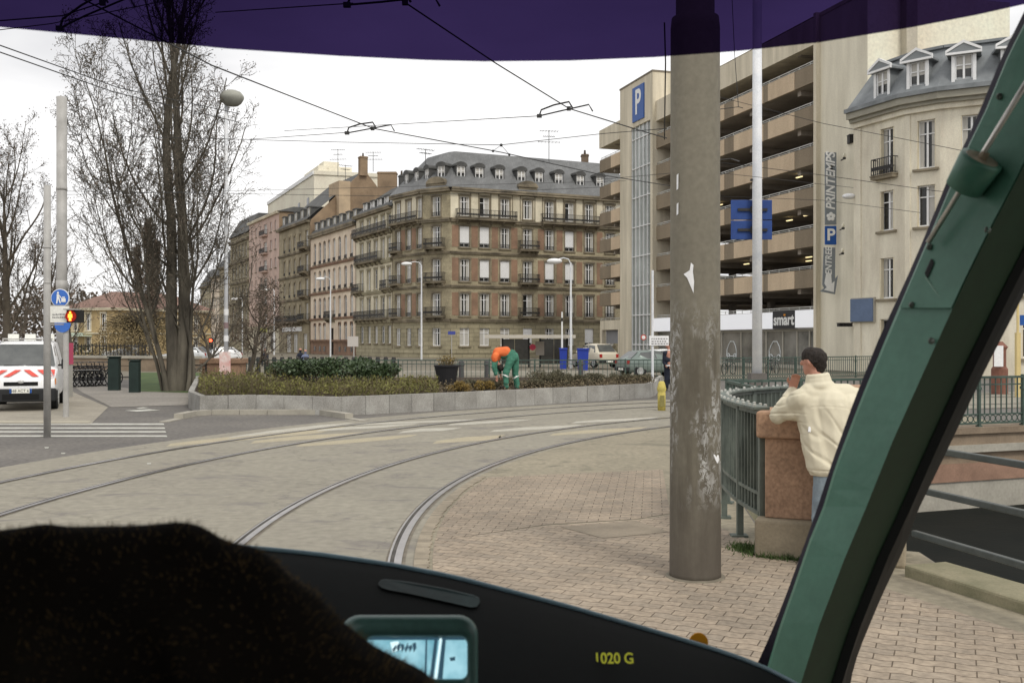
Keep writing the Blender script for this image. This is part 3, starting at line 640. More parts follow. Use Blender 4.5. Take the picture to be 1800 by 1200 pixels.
# ------------------------------------------------------------------ corner apartment building
def XY(px, d): return (PX(px, d), d)
L0, L1, M0 = XY(690, 120.6), XY(742, 115.2), XY(792, 113.2)
M1 = (M0[0]+22.0, M0[1]+22.0*.447)
cb = empty('corner_building', (M0[0], M0[1], 0), 0, 'large brown stone corner apartment block with orange brick panels and a pale slate roof', 'apartment building')
fm_, fc_, fl_ = Face(cb, M0, M1), Face(cb, L1, M0), Face(cb, L0, L1)
floors = [(1.4, 2.05), (4.85, 2.55), (8.8, 2.5), (12.7, 2.4), (16.25, 2.25)]
EAVE = 19.3
cols = [816.7, 851.7, 887.6, 927.5, 966, 1001, 1035.7, 1072]
blinds = {(3, 0), (3, 1), (3, 5), (2, 1), (2, 2), (2, 4), (2, 5)}
rngb = random.Random(11)
for fi, (z0, h) in enumerate(floors):
    for ci, px in enumerate(cols):
        k = 'blind' if (fi, ci) in blinds or (fi == 0 and ci in (3, 6)) else rngb.choice(['curtain', 'curtain', 'half', 'net' if fi in (0,) else 'curtain'])
        fm_.window(fm_.u(px), z0, 1.2, h, k, guard=(fi in (1, 2, 3) and ci != 3), sur=trimst if fi else None)
    fc_.window(fc_.L/2, z0, 1.2, h, 'curtain', guard=(fi == 4), sur=trimst if fi else None)
    for ci, u in enumerate((1.3, 3.75, 6.2)):
        fl_.window(u, z0, 1.1, h, 'net' if fi else 'curtain', guard=(fi in (1, 2, 3) and ci), sur=trimst if fi else None)
for f in (fm_, fc_, fl_):
    f.wall(0, 4.3, rustic, 'ground_floor_wall'); f.wall(4.3, 15.75, limest, 'wall'); f.wall(15.75, EAVE, limest if f is fc_ else creamw, 'attic_wall')
    f.band(.0, 1.0, .10, rustic, 'plinth'); f.band(4.15, .35, .22, trimst); f.band(8.05, .28, .16, trimst); f.band(11.9, .28, .16, trimst); f.band(15.55, .4, .30, trimst); f.band(EAVE-.32, .45, .50, trimst, 'eaves')
# brick panels between the windows
def bricks(f, us, w=.78):
    for zz, hh in ((4.9, 2.6), (8.85, 2.6), (12.7, 2.45)):
        for u in us: f.part('brick_panel', [(u-w/2, u+w/2, -.05, .035, zz, zz+hh)], brickm)
uc = [fm_.u(p) for p in cols]
bricks(fm_, [(a+b_)/2 for i, (a, b_) in enumerate(zip(uc, uc[1:])) if i not in (2, 3)]+[uc[2]+.95+.25, uc[4]-1.15, uc[0]-1.15])
bricks(fl_, [2.53, 4.97], .85)
# pilasters on the attic storey
for a, b_ in zip(uc, uc[1:]): fm_.part('pilaster', [((a+b_)/2-.55, (a+b_)/2-.45, 0, .06, 16.0, 18.95), ((a+b_)/2+.45, (a+b_)/2+.55, 0, .06, 16.0, 18.95)], trimst)
fm_.balcony(fm_.u(800), fm_.u(905), 15.98); fm_.balcony(fm_.u(950), fm_.u(1051), 15.98); fl_.balcony(.3, fl_.L-.2, 15.98)
fm_.part('attic_gable', [(uc[3]-1.2, uc[3]+1.2, -.1, .12, 18.9, 20.0)], trimst); fc_.part('attic_gable', [(.6, fc_.L-.6, -.1, .12, 18.9, 20.0)], trimst)
for f, u in ((fm_, uc[3]), (fc_, fc_.L/2)):
    b = MB(); pts = [Vector(f.P(u-1.3, .25, 20.0))]+[Vector(f.P(u-1.3*math.cos(math.pi*i/8), .25, 20.0+.75*math.sin(math.pi*i/8))) for i in range(9)]
    b.extr(pts[1:], Vector(f.P(0, -.6, 0))-Vector(f.P(0, .25, 0))); b.build('pediment', trimst, cb)
for z0, _ in floors[1:4]:
    fm_.balcony(uc[3]-1.25, uc[3]+1.25, z0-.02); fc_.balcony(fc_.L/2-1.3, fc_.L/2+1.3, z0-.02); fl_.balcony(.3, 2.3, z0-.02)
foot = [L0, L1, M0, M1, (M1[0]-5.7, M1[1]+12.8), (L0[0]+11.5, L0[1]+6.1)]
foot = [Vector(p) for p in foot]
roof(cb, foot, [4.2, 4.2, 4.2, .6, 4.2, .6], EAVE+.13, 24.4, slate, over=.35)
for px in (816, 848.5, 884, 923, 954, 989, 1027, 1062): dormer(cb, fm_.P(fm_.u(px), -1.0, 20.75), fm_.th, 1.0, 1.35, 2.2, slated, slated)
dormer(cb, fc_.P(fc_.L/2, -1.0, 20.75), fc_.th, 1.0, 1.4, 2.2, slated, slated)
for u in (1.6, 3.9, 6.2): dormer(cb, fl_.P(u, -1.0, 20.75), fl_.th, .85, 1.25, 2.0, slated, slated)
chst = mat('chimney_brick', V(112, 96, 80), col2=V(84, 72, 60), scale=1, rough=.95)
chimney(cb, XY(1028, 128), .9, .9, 23, 25.9, chst, 1); chimney(cb, XY(753, 124), .9, .7, 22, 23.7, chst, 0)
b = MB(); bk = inset(foot, [.4]*6); b.prism([(p.x-M0[0], p.y-M0[1]) for p in bk], 0.02, .2); b.build('floor_slab', trimst, cb)
f2 = Face(cb, M1, foot[4]); f2.wall(0, EAVE, limest, 'side_wall')
for px, yt, yb, d, k in ((965, 229, 284, 121, 1),): antenna(px, yt, yb, d, 'tall antenna mast standing on the pale slate roof', k)
antenna(748, 262, 300, 120, 'antenna beside the small chimney on the corner roof', 0)
# ------------------------------------------------------------------ row of houses going away to the left
RD = Vector((-.47, .8827)); S0 = Vector(L0)
def RP(t, back=0): p = S0+RD*t; return p+Vector((.8827, .47))*back
def row_t(px): return on_line(S0, S0+RD, px)
def rowface(name, pxl, pxr, label, wallm, eave, rooftop, depth=11, cat='apartment building'):
    tl, tr = row_t(pxl), row_t(pxr); A, B = RP(tl), RP(tr); root = empty(name, (B.x, B.y, 0), 0, label, cat, 'houses in the receding row along the quay')
    f = Face(root, A, B); f.eave = eave; f.foot = [A, B, RP(tr, depth), RP(tl, depth)]; return root, f
def fill_mansard(root, f, m, z1, over=.3, ins=1.6, z2=None):
    roof(root, f.foot, [ins, .1, ins, .1], f.eave+.1, z1, m, over=over, ds2=[5, .15, 5, .15] if z2 else None, z2=z2, m2=slated)
    for A, B in ((f.foot[1], f.foot[2]), (f.foot[3], f.foot[0])):
        g_ = Face(root, A, B); g_.wall(0, f.eave+.1, MATS['party_wall'], 'side_wall')
mat('party_wall', V(142, 120, 94), col2=V(112, 94, 74), scale=.4, rough=.95)
# A
stA = courses(mat('yellow_grey_stone', V(158, 150, 122), col2=V(126, 118, 96), scale=.5, rough=.9), 1, .5, .75)
ra, fa = rowface('town_house', 626, 689.2, 'narrow town house with cream bays and long iron balconies, next to the corner block', None, 18.2, 21)
ca = [fa.u(p) for p in (636, 648.5, 660.7, 673, 684)]
for fi, (z0, h) in enumerate([(1.7, 2.1), (4.9, 2.5), (8.5, 2.5), (12.2, 2.4), (15.7, 1.8)]):
    for u in ca: fa.window(u, z0, 1.15, h, rngb.choice(['curtain', 'net', 'half']), guard=False, fm=framew, sur=stA if fi else None, surw=.12)
fa.wall(0, 4.3, rustic, 'ground_floor_wall'); fa.wall(4.3, 15.3, creamw); fa.wall(15.3, 18.2, creamw, 'attic_wall')
for z_ in (4.2, 7.9, 11.6, 15.1): fa.band(z_, .35, .25, stA)
fa.band(18.0, .4, .55, trimst, 'eaves'); fa.balcony(.3, fa.L-.2, 15.6); fa.balcony(1.2, fa.L-3.2, 12.1); fa.balcony(fa.L-2.4, fa.L-.2, 8.4); fa.balcony(.1, 3.0, 8.4); fa.balcony(1.0, fa.L-1.0, 4.8)
fill_mansard(ra, fa, slated, 20.2, z2=22.5)
for u in ca: dormer(ra, fa.P(u, -.5, 18.6), fa.th, 1.0, 1.3, 1.6, slated, slated, 'flat', surm=framew)
p_ = RP(row_t(683), 5); chimney(ra, XY(706, 130), .7, .6, 21, 23.6, slated, 1, fa.th); p_ = RP(row_t(655), 7); chimney(ra, XY(681, 138), 2.6, 1.3, 20, 25.3, MATS['party_wall'], 0)
# B
pinkcream = mat('pale_pink_stucco', V(208, 190, 168), col2=V(184, 166, 146), scale=.5, rough=.9)
redtrim = mat('red_stone_trim', V(140, 110, 88), col2=V(104, 82, 68), scale=1, rough=.9)
rb_, fb = rowface('town_house', 546, 625, 'pale cream town house with four rows of tall narrow arched windows', None, 17.6, 20)
cbx = [fb.u(p) for p in (553.5, 562.3, 570.3, 578.3, 587.3, 597, 607.3, 618)]
def archtop(f, us, z, w, m):
    for u in us:
        b = MB(); n = 6; r_ = w/2; P_ = [Vector(f.P(u-r_-.01, -.10, z))]+[Vector(f.P(u-r_*math.cos(math.pi*i/n), -.10, z-.5+.5*math.sin(math.pi*i/n))) for i in range(n+1)]+[Vector(f.P(u+r_+.01, -.10, z))]
        for i in range(1, n+1):
            a, c = P_[i], P_[i+1]; b.extr([a, c, Vector((c.x, c.y, z-f.o.z+.02)), Vector((a.x, a.y, z-f.o.z+.02))], Vector(f.P(0, .03, 0))-Vector(f.P(0, -.10, 0)))
        b.build('arch_head', m, f.root)
for fi, (z0, h) in enumerate([(2.0, 2.6), (5.3, 3.0), (9.3, 3.0), (13.3, 3.2)]):
    for i, u in enumerate(cbx):
        if fi == 0 and i in (3, 4): continue
        fb.window(u, z0, 1.25, h, rngb.choice(['half', 'net', 'curtain', None]), guard=fi > 0, sur=None, fm=framew)
    archtop(fb, [u for i, u in enumerate(cbx) if not (fi == 0 and i in (3, 4))], z0+h, 1.25, pinkcream if fi else redtrim)
du = (cbx[3]+cbx[4])/2; fb.holes.append((du-.9, du+.9, 0, 3.8)); fb.part('door', [(du-.9, du+.9, -.3, -.25, 0, 3.8), (du-.05, du+.05, -.25, -.2, 0, 3.8)], mat('dark_door', (.03, .022, .018), var=.2))
fb.wall(0, 1.9, redtrim, 'plinth'); fb.wall(1.9, 17.6, pinkcream)
for i, u in enumerate(cbx):
    if i not in (3, 4): fb.part('cellar_window', [(u-.35, u+.35, 0, .03, .5, 1.2)], pane)
for z_, m in ((1.85, redtrim), (5.0, redtrim), (8.75, pinkcream), (12.75, pinkcream)): fb.band(z_, .3, .2, redtrim if z_ > 8 else m)
fb.band(17.3, .6, .45, trimst, 'eaves'); fb.balcony(du-1.5, du+1.5, 5.2, im=iron)
fill_mansard(rb_, fb, slated, 19.9, z2=21)
for u in [fb.L*(i+.5)/7 for i in range(7)]: dormer(rb_, fb.P(u, -.45, 18.1), fb.th, 1.0, 1.5, 1.6, slated, slated, 'flat', surm=frameg)
# C
olive = courses(mat('olive_stone', V(162, 150, 122), col2=V(124, 114, 92), scale=.5, rough=.9), 1, .4, .8)
rc, fc = rowface('town_house', 491, 545.2, 'olive brown town house with a bay of balconies and a tall bare brown gable', None, 20.2, 23, depth=13)
cc = [fc.u(p) for p in (500, 509, 517.7, 527.7)]
for fi, (z0, h) in enumerate([(5.3, 2.3), (8.9, 2.4), (12.6, 2.4), (16.3, 2.4)]):
    for u in cc: fc.window(u, z0, 1.0, h, rngb.choice(['net', 'curtain']), guard=True, sur=olive)
    fc.window(fc.u(539.5), z0, 1.5, h+.2, 'curtain', guard=False, sur=olive)
    fc.balcony(fc.u(534), fc.L-.1, z0-.05, dep=1.1, rh=.9)
    archtop(fc, cc, z0+h, 1.0, olive)
fc.balcony(.3, fc.u(532), 5.0, dep=.9)
for pxs in ((503, 511.5), (515, 523), (533, 540)): a_, b2 = fc.u(pxs[0]), fc.u(pxs[1]); fc.window((a_+b2)/2, .2, b2-a_, 2.9, 'net', guard=False, sur=None, sill=False, fm=framew, nm='shop_window')
fc.wall(0, 20.2, olive); fc.part('shop_sign', [(fc.u(497), fc.u(531), .02, .12, 3.5, 4.2)], mat('white_board', V(205, 208, 210), var=.04))
for z_ in (4.6, 8.3, 12.0, 15.7): fc.band(z_, .3, .22, trimst)
fc.band(20.0, .4, .6, trimst, 'eaves')
gx = [(0, 0, 20.2), (8.6, 0, 28.6), (10.6, 0, 26.3), (13, 0, 22), (13, 0, 0), (0, 0, 0)]
A0 = fc.foot[1]; b = MB(); dv = Vector((.8827, .47)); b.extr([Vector((A0.x+dv.x*s_, A0.y+dv.y*s_, z_))-rc.location for s_, _, z_ in gx], (RD.x*.35, RD.y*.35, 0)); b.build('gable_wall', MATS['party_wall'], rc)
b = MB(); T = fc.L
def RW(t, s_, z_): p = A0+RD*t+dv*s_; return Vector((p.x, p.y, z_))-rc.location
b.add([RW(.35, -.4, 20.5), RW(T, -.4, 20.5), RW(T, 8.6, 28.4), RW(.35, 8.6, 28.4), RW(.35, 13, 22), RW(T, 13, 22)], [(0, 3, 2, 1), (3, 4, 5, 2)]); b.build('roof', slated, rc)
for u in [fc.L*(i+.5)/5 for i in range(5)]: dormer(rc, fc.P(u, -.3, 20.7), fc.th, 1.1, 1.7, 2.6, slated, slated, 'flat', surm=frameg)
pg = A0+dv*8.4; chimney(rc, (pg.x, pg.y), 1.0, 1.2, 27.6, 30.6, MATS['party_wall'], 1, fc.th)
b = MB(); b.box((-.9, -2.5, 0), (.9, 2.5, 6)); o = b.build('chimney_stack', mat('tan_render', V(172, 150, 120), col2=V(146, 128, 104), scale=.5), rc); pg = A0+dv*5.0+RD*1.2; o.location = (pg.x-rc.location.x, pg.y-rc.location.y, 20.4); o.rotation_euler = (0, 0, fc.th+R(90))
# D
pinkm = mat('pink_render', V(186, 160, 146), col2=V(160, 138, 126), scale=.5, rough=.9)
rd_, fd = rowface('apartment_block', 438, 490.6, 'pink rendered apartment block with flat roof in the receding row', None, 23.6, 23.6)
for fi in range(6):
    z0 = 5.0+fi*3.15
    for px, w_ in ((443, .9), (450, .9), (458, 1.0), (466, 2.2), (476, 1.0), (484, 1.0)): fd.window(fd.u(px), z0, w_, 1.7, rngb.choice(['net', 'curtain']), guard=False, sur=None, fm=framew, bars=())
    if fi: fd.balcony(fd.u(461), fd.u(471), z0-.3, dep=.7, brk=False, rh=.9, m=pinkm)
fd.window(fd.u(462), .3, 5.0, 3.2, 'net', guard=False, sur=None, sill=False, nm='shop_window'); fd.window(fd.u(479), .3, 4.0, 3.2, None, guard=False, sur=None, sill=False, nm='shop_window')
fd.wall(0, 4.4, creamw, 'ground_floor_wall'); fd.wall(4.4, 23.6, pinkm); fd.band(4.3, .3, .3, creamw); fd.band(23.4, .4, .4, creamw, 'eaves'); fd.part('shop_sign', [(fd.u(457), fd.u(470), .02, .14, 3.55, 4.25)], mat('yellow_green_board', V(170, 172, 84), var=.05))
fill_mansard(rd_, fd, slated, 24.6, ins=2.5)
# E
re_, fe = rowface('town_house', 405, 437.6, 'dark brown stone town house with a mansard roof, farthest before the low houses', None, 22.3, 25)
for fi in range(5):
    for px in (410, 415.5, 421, 426.5, 432): fe.window(fe.u(px), 2+fi*4.0, 1.3, 2.4, 'curtain', guard=False, sur=trimst, surw=.2)
fe.wall(0, 22.3, limest)
for fi in range(5): fe.band(5.0+fi*4.0, .4, .35, trimst)
fill_mansard(re_, fe, slated, 26, ins=1.8)
# farther low houses
for i, (pl_, pr_, ev, rt, m, lb) in enumerate([(386, 404.5, 17, 21, olive, 'small distant stone house just left of the dark mansard house'), (371, 385.6, 15.5, 19, pinkcream, 'small distant pale house behind the lamp post'), (352, 370.6, 14, 18, limest, 'most distant brown house of the row')]):
    rr, ff = rowface('town_house', pl_, pr_, lb, None, ev, rt)
    for fi in range(4):
        for k in range(5): ff.window(ff.L*(k+.5)/5, 1.6+fi*3.7, 1.5, 2.3, 'net', guard=False, sur=None, sill=False)
    ff.wall(0, ev, m); ff.band(ev-.2, .4, .4, trimst, 'eaves'); fill_mansard(rr, ff, slated, rt, ins=2)
# cream modern block behind the row
mb_ = empty('tower_block', (-36.8, 185, 0), 0, 'tall plain cream modern block with a stepped top rising behind the old row', 'apartment block')
cream2 = mat('cream_concrete', V(208, 200, 180), col2=V(190, 182, 164), scale=.2, rough=.9)
T0 = Vector(XY(552, 185)); dd = Vector((-16.2, 36)).normalized()
fk = Face(mb_, T0+dd*46, T0); fk2 = Face(mb_, T0, XY(690, 189))
fk.wall(0, 33.2, cream2); fk2.wall(0, 33.2, cream2, 'side_wall')
b = MB(); q = [T0+dd*46, T0, Vector(XY(690, 189)), Vector(XY(690, 189))+dd*46]; b.add([(v.x+36.8, v.y-185, 33.2) for v in q], [(0, 1, 2, 3)]); b.build('roof', cream2, mb_)
fk.part('coping', [(0, fk.L, 0, .25, 32.9, 33.6)], framew); fk2.part('coping', [(0, fk2.L, 0, .25, 32.9, 33.6)], cream2)
for k in range(5): fk.part('loggia', [(fk.L-4-8*k-1.8, fk.L-4-8*k, .0, .08, 27.0, 29.2)], pane)
fk.part('penthouse', [(fk.L-15, fk.L-3, -8, -1.5, 33.2, 35.2), (fk.L-9, fk.L-5, -6, -3, 35.21, 36.4)], cream2)
for k in range(3): chimney(mb_, T0+dd*(4+9*k)+Vector((3, 1)), 1.2, 1.2, 33, 35, cream2, 0)
antenna(594, 262, 310, 160, 'thin antenna over the cream block, nearest the bare tree', 1); antenna(607, 290, 330, 158, 'short antenna over the dark roof beside the thin mast', 0); antenna(656, 267, 302, 150, 'antenna with three aerials beside the brown gable chimney', 1)
# ------------------------------------------------------------------ multi-storey car park
taupe = mat('taupe_panel', V(128, 114, 94), col2=V(112, 100, 82), scale=.5, rough=.85, stretch=(1, 1, .3))
tanp = mat('tan_panel', V(186, 165, 136), col2=V(166, 146, 120), scale=.5, rough=.85, stretch=(1, 1, .3))
concr = mat('pale_concrete', V(198, 188, 166), col2=V(168, 159, 138), scale=.9, rough=.9, stretch=(1.5, 1.5, .16))
decki = mat('deck_concrete', V(160, 150, 138), col2=V(130, 122, 112), scale=.4, rough=.95)
railm = mat('galvanised_rail', V(178, 178, 172), var=.08, rough=.5, metal=.3)
bluep = mat('parking_blue', (.02, .09, .33), rough=.45, var=.06)
signw = mat('sign_white', (.78, .78, .76), rough=.5, var=.04)
lampm = mat('tube_light', (.9, .8, .5), var=0, emit=(1, .8, .42), es=1.3)
GN = Vector((20.75, 67.0)); GD = Vector((-.297, .955)).normalized(); GF = GN+GD*60
pk = empty('parking_garage', (GN.x, GN.y, 0), 0, 'open-deck multi-storey car park with tan and taupe parapets and a glazed stair tower', 'car park')
uF = lambda px: on_line(GN, GF, px)
tE = uF(1055); face = Face(pk, GN+GD*tE, GN)       # left (far) -> right (near)
U = lambda px: face.L-uF(px)
t1, t2 = U(1090), U(1150)
Z = [4.3+2.79*k for k in range(7)]
runs = [(0, t1), (t2, face.L)]
tans = [(0, 1), (1074, 1090), (1245, 1273.5), (1290, 1342), (1350, 1397)]
for k, z in enumerate(Z):
    for ri, (a, b_) in enumerate(runs):
        if k > 0:
            # coloured parapet panels
            cuts = sorted({a, b_}|{U(p) for t in tans[1:] for p in t if a < U(p) < b_})
            for c0, c1 in zip(cuts, cuts[1:]):
                mid = (c0+c1)/2; istan = any(U(x) < mid < U(y) for x, y in tans[1:])
                face.part('parapet_panel', [(c0+.015, c1-.015, -.15, .02 if istan else 0.0, z-1.5, z-.25)], tanp if istan else taupe)
        elif ri == 0: face.part('lintel', [(a, b_, -.3, .0, 3.1, 4.05)], concr)
        # rail
        bx = [(a, b_, -.12, -.07, z-.05, z+.0), (a, b_, -.11, -.08, z-.17, z-.14)]; n = max(2, int((b_-a)/1.25))
        bx += [(a+(b_-a)*i/n-.02, a+(b_-a)*i/n+.02, -.115, -.075, z-.25, z-.05) for i in range(n+1)]
        face.part('railing', bx, railm)
        # deck slab, upstand beam, columns
        zs = z-1.5 if k else z-1.25
        face.part('deck', [(a+.01, b_-.01, -18, -.16, zs, zs+.28)], decki)
        if k < 6 or True:
            n2 = max(1, int((b_-a)/5.2)); zt = zs+2.79 if k else zs+2.54
            cb_ = [(a+(b_-a)*(i+.5)/n2-.25, a+(b_-a)*(i+.5)/n2+.25, -6.5, -6.0, zs+.281, zt-.001) for i in range(n2)]+[(a+(b_-a)*(i+.5)/n2-.2, a+(b_-a)*(i+.5)/n2+.2, -18, -.5, zt-.35, zt-.002) for i in range(n2)]
            face.part('columns_and_beams', cb_, decki)
    face.part('inner_wall', [(-.01, face.L, -18.2, -18.01, (z-1.5 if k else 3.0), z+1.29)], decki)
    if k < 6: face.part('low_wall', [(t2+.2, U(1186), -1.6, -1.5, z-.95, z+1.0)], mat('mauve_wall', V(140, 128, 128), var=.08))
roofz = 23.9
for a, b_ in runs: face.part('roof_parapet', [(a, b_, -18, .05, 22.05, 22.35), (a, b_, -.25, .05, 22.351, roofz)], concr)
for px, k, dp in ((1272, 5, 3), (1385, 2, 1.5), (1378, 3, 1.2), (1273, 2, 4), (1345, 2, 2), (1358, 1, 3), (1320, 1, 5), (1272, 1, 2), (1210, 3, 3)):
    u = U(px); zt = Z[k]+1.0; face.part('tube_light', [(u-.35, u+.35, -dp-.12, -dp, zt, zt+.06)], lampm)
# left end wall of decks open: edge fascia
for k in range(1, 7): face.part('end_panel', [(-.12, 0, -6, 0, Z[k]-1.5, Z[k]-.25)], taupe)
face.part('end_parapet', [(-.15, -.01, -8, .05, 22.05, roofz)], concr)
# cream frame of the ground-floor opening
face.part('gate_frame', [(.0, .5, -.3, .02, 0, 3.1), (t1-.5, t1, -.3, .02, 0, 3.1)], concr); face.part('roller_gate', [(.5, t1-.5, -.6, -.5, 1.7, 3.1)], mat('grey_gate', V(120, 120, 122), var=.06)); face.part('gate_opening', [(.5, t1-.5, -5.2, -5, 0, 3.1)], pane)
# stair tower standing out in front of the decks
OUT = .38
T_A, T_B = GN+face.n*OUT, GF+face.n*OUT
ua, ub = (lambda px: face.L-on_line(T_A, T_B, px))(1090), (lambda px: face.L-on_line(T_A, T_B, px))(1147)
UT = lambda px: face.L-on_line(T_A, T_B, px)
ug0, ug1 = UT(1109), UT(1143)
face.part('tower_wall', [(ua, ug0, -4.5, OUT, 0, 26.6), (ug1, ub, -4.5, OUT, 0, 26.6), (ug0, ug1, -4.5, OUT, 22.3, 26.6), (ug0, ug1, -4.5, -4.3, 0, 22.3)], concr)
tc_ = MB(); face.bx(tc_, ua-.06, ub+.06, -4.5, OUT+.06, 26.6, 26.75); tc_.build('tower_coping', mat('dark_coping', V(110, 102, 90), var=.1), pk)
gl = mat('stair_glass', V(150, 156, 152), col2=V(84, 88, 84), rough=.15, scale=.35, spec=.6, stretch=(1, 1, .25), fine=0)
sg = face.part('stair_glazing', [(ug0, ug1, OUT-.25, OUT-.2, 0.3, 22.3)], gl)
mm = []
for i in range(6): u = ug0+(ug1-ug0)*i/5; mm.append((u-.04, u+.04, OUT-.2, OUT-.08, .3, 22.3))
b = MB(); [face.bx(b, *q) for q in mm]; [face.bx(b, ug0, ug1, OUT-.199, OUT-.09, z_-.04, z_+.04) for z_ in [1.6+1.395*i*2 for i in range(8)]]; b.build('glazing_bars', framew, sg)
b = MB(); [face.bx(b, ug0+.2, ug1-.2, -1, OUT-.4, z_-.1, z_+.1) for z_ in Z]; b.build('landings', decki, sg)
# P sign on the tower
s0, s1 = UT(1113), UT(1133); sb = face.part('parking_sign', [(s0, s1, OUT, OUT+.1, 22.75, 26.0)], bluep)
pc = face.P((s0+s1)/2, OUT+.108, 24.4); o = text('P', 2.6, flat_matrix(pc, (face.d.x, face.d.y, 0)), signw, sb, 'parking_letter', .01, offset=.05, sc=(1, 1.25, 1))
# shop on the ground floor
su0, su1 = U(1150), U(1443)
white_l = mat('light_box_white', V(226, 226, 230), var=.02, rough=.4, emit=(.9, .92, 1), es=.25)
blackp = mat('fascia_black', (.02, .02, .022), var=.1, rough=.4)
face.part('fascia', [(t2, face.L, -.1, .1, 2.75, 4.05)], mat('fascia_grey', V(150, 146, 140), var=.06))
face.part('light_box', [(t2, U(1364), .1, .3, 2.82, 4.0)], white_l)
bp_ = face.part('shop_sign', [(U(1364)+.01, U(1404), .1, .28, 2.82, 4.1)], blackp); face.part('light_box', [(U(1404)+.01, U(1437), .1, .3, 2.86, 4.06)], white_l); face.part('sign_end', [(U(1437)+.01, face.L-.02, .1, .29, 2.82, 4.1)], mat('violet_end', V(92, 84, 120), var=.05))
cc_ = face.P((U(1364)+U(1404))/2, .29, 3.42); o = text('smart', 1.12, flat_matrix(cc_, (face.d.x, face.d.y, 0)), signw, bp_, 'sign_lettering', .01, offset=.03)
oc = face.P((U(1364)+U(1404))/2+.1, .31, 3.98); b = MB(); face.bx(b, (U(1364)+U(1404))/2+.02, (U(1364)+U(1404))/2+.25, .29, .31, 3.72, 3.84); b.build('orange_accent', mat('accent_orange', (.75, .3, .03), var=0), bp_)
shopg = mat('shop_glass', V(124, 122, 116), col2=V(70, 70, 66), rough=.12, scale=.5, spec=.6, fine=0)
face.part('shop_back', [(t2, face.L, -.5, -.4, 0, 2.75)], decki)
edges = [U(p) for p in (1240, 1266, 1300, 1322, 1344, 1373, 1398, 1420, 1442)]
white_line = mat('window_graphic', V(200, 205, 205), var=.03)
for i, (a, b_) in enumerate(zip(edges, edges[1:])):
    f_ = face.part('shop_window', [(a, a+.07, -.25, -.12, 0, 2.75), (b_-.07, b_-.001, -.25, -.12, 0, 2.75), (a+.07, b_-.07, -.25, -.12, 2.62, 2.75), (a+.07, b_-.07, -.25, -.12, 0, .25)], frameg)
    b = MB(); face.bx(b, a+.07, b_-.07, -.22, -.19, .25, 2.62); b.build('pane', shopg, f_)
    if i in (0, 1, 4):                    # outline drawings of a small car and a line of text
        c = (a+b_)/2; pts = [(-.75, .0), (-.72, .5), (-.45, .9), (-.2, 1.15), (.3, 1.15), (.6, .8), (.72, .45), (.74, 0), (-.75, 0)]; s_ = min(1, (b_-a)/2.0); gm_ = MB()
        P_ = [Vector(face.P(c+x*s_, -.17, .75+y*s_)) for x, y in pts]; gm_.tube(P_, .035, 5)
        for cx_ in (-.5, .5): gm_.tube([Vector(face.P(c+(cx_+.2*math.cos(t*math.pi/6))*s_, -.17, .75+.2*math.sin(t*math.pi/6)*s_)) for t in range(13)], .035, 5)
        gm_.box((0, 0, 0), (.001, .001, .001)); gm_.build('car_outline', white_line, f_)
face.part('shop_side', [(t2, edges[0], -.3, -.2, 0, 2.75)], shopg)
# ------------------------------------------------------------------ windowless cream building carrying the vertical signs
cm = mat('cream_wall', V(206, 198, 178), col2=V(180, 173, 154), scale=.6, rough=.9, fine=.03, stretch=(1.2, 1.2, .2))
q0 = GN-GD*.02; tq = -on_line(GN, GN+GD, 1525); q1 = GN-GD*tq; q2 = Vector(XY(1775, 65.0))
cwb = empty('blank_building', (q1.x, q1.y, 0), 0, 'tall windowless cream building between the car park and the round corner house', 'building')
w1 = Face(cwb, q0, q1); w2 = Face(cwb, q1, q2)
WT = 24.0
w1.wall(0, WT, cm); w2.wall(0, WT, mat('cream_wall_light', V(216, 206, 184), col2=V(196, 186, 164), scale=.22, rough=.9), 'party_wall')
w1.part('wall_return', [(-.3, 0, -10, .35, 0, WT)], concr)
w1.part('wall_ledge', [(0, w1.L, -.1, .05, WT-.25, WT)], concr)
b = MB(); b.add([(v.x-q1.x, v.y-q1.y, WT) for v in (q0, q1, q2, q2+GD*20, q0+GD*14)], [(0, 1, 2, 3, 4)]); b.build('roof', concr, cwb)
w2.part('flue', [(w2.u(1583), w2.u(1602), 0, .6, 0, WT)], mat('flue_render', V(172, 164, 146), col2=V(150, 142, 126), scale=.4))
# signs hanging off the blank wall, facing down the street
greyp = mat('grey_sign_board', V(112, 118, 122), var=.05, rough=.5)
def sgn(d, x0, x1, y0, y1, m, nm, label, cat='sign', th=.12):
    A, B = W3(x0, y1, d), W3(x1, y0, d); e = empty(nm, ((A.x+B.x)/2, d, A.z), 0, label, cat); hh = B.z-A.z; ww = B.x-A.x
    b = MB(); b.box((-ww/2, 0, 0), (ww/2, th, hh)); o = b.build('board', m, e); bevel(o, .02)
    b = MB(); [b.box((-.06, th, zz), (.06, th+.9, zz+.08)) for zz in (hh*.2, hh*.8)]; b.build('bracket', iron, e); return e, ww, hh
vm = lambda x, z_: Matrix(((0, -1, 0, x), (0, 0, -1, -.012), (1, 0, 0, z_), (0, 0, 0, 1)))
e, ww, hh = sgn(64.6, 1450.5, 1470.5, 268, 395, greyp, 'store_sign', 'tall grey vertical sign with white letters and a flower, hanging on the cream wall')
o = text('PRINTEMPS', .80, vm(-.0, hh*.60), signw, e, offset=.022, shear=.25, sc=(.93, 1.0, 1))
b = MB()
for k in range(5):
    a = R(90+72*k); b.ball((.17*math.cos(a), -.02, .52+.17*math.sin(a)), (.13, .02, .13), 8, 6)
b.build('flower_emblem', signw, e)
e, ww, hh = sgn(64.6, 1450.5, 1470.5, 397, 430, bluep, 'parking_sign', 'square blue parking sign with a white P between two grey vertical signs')
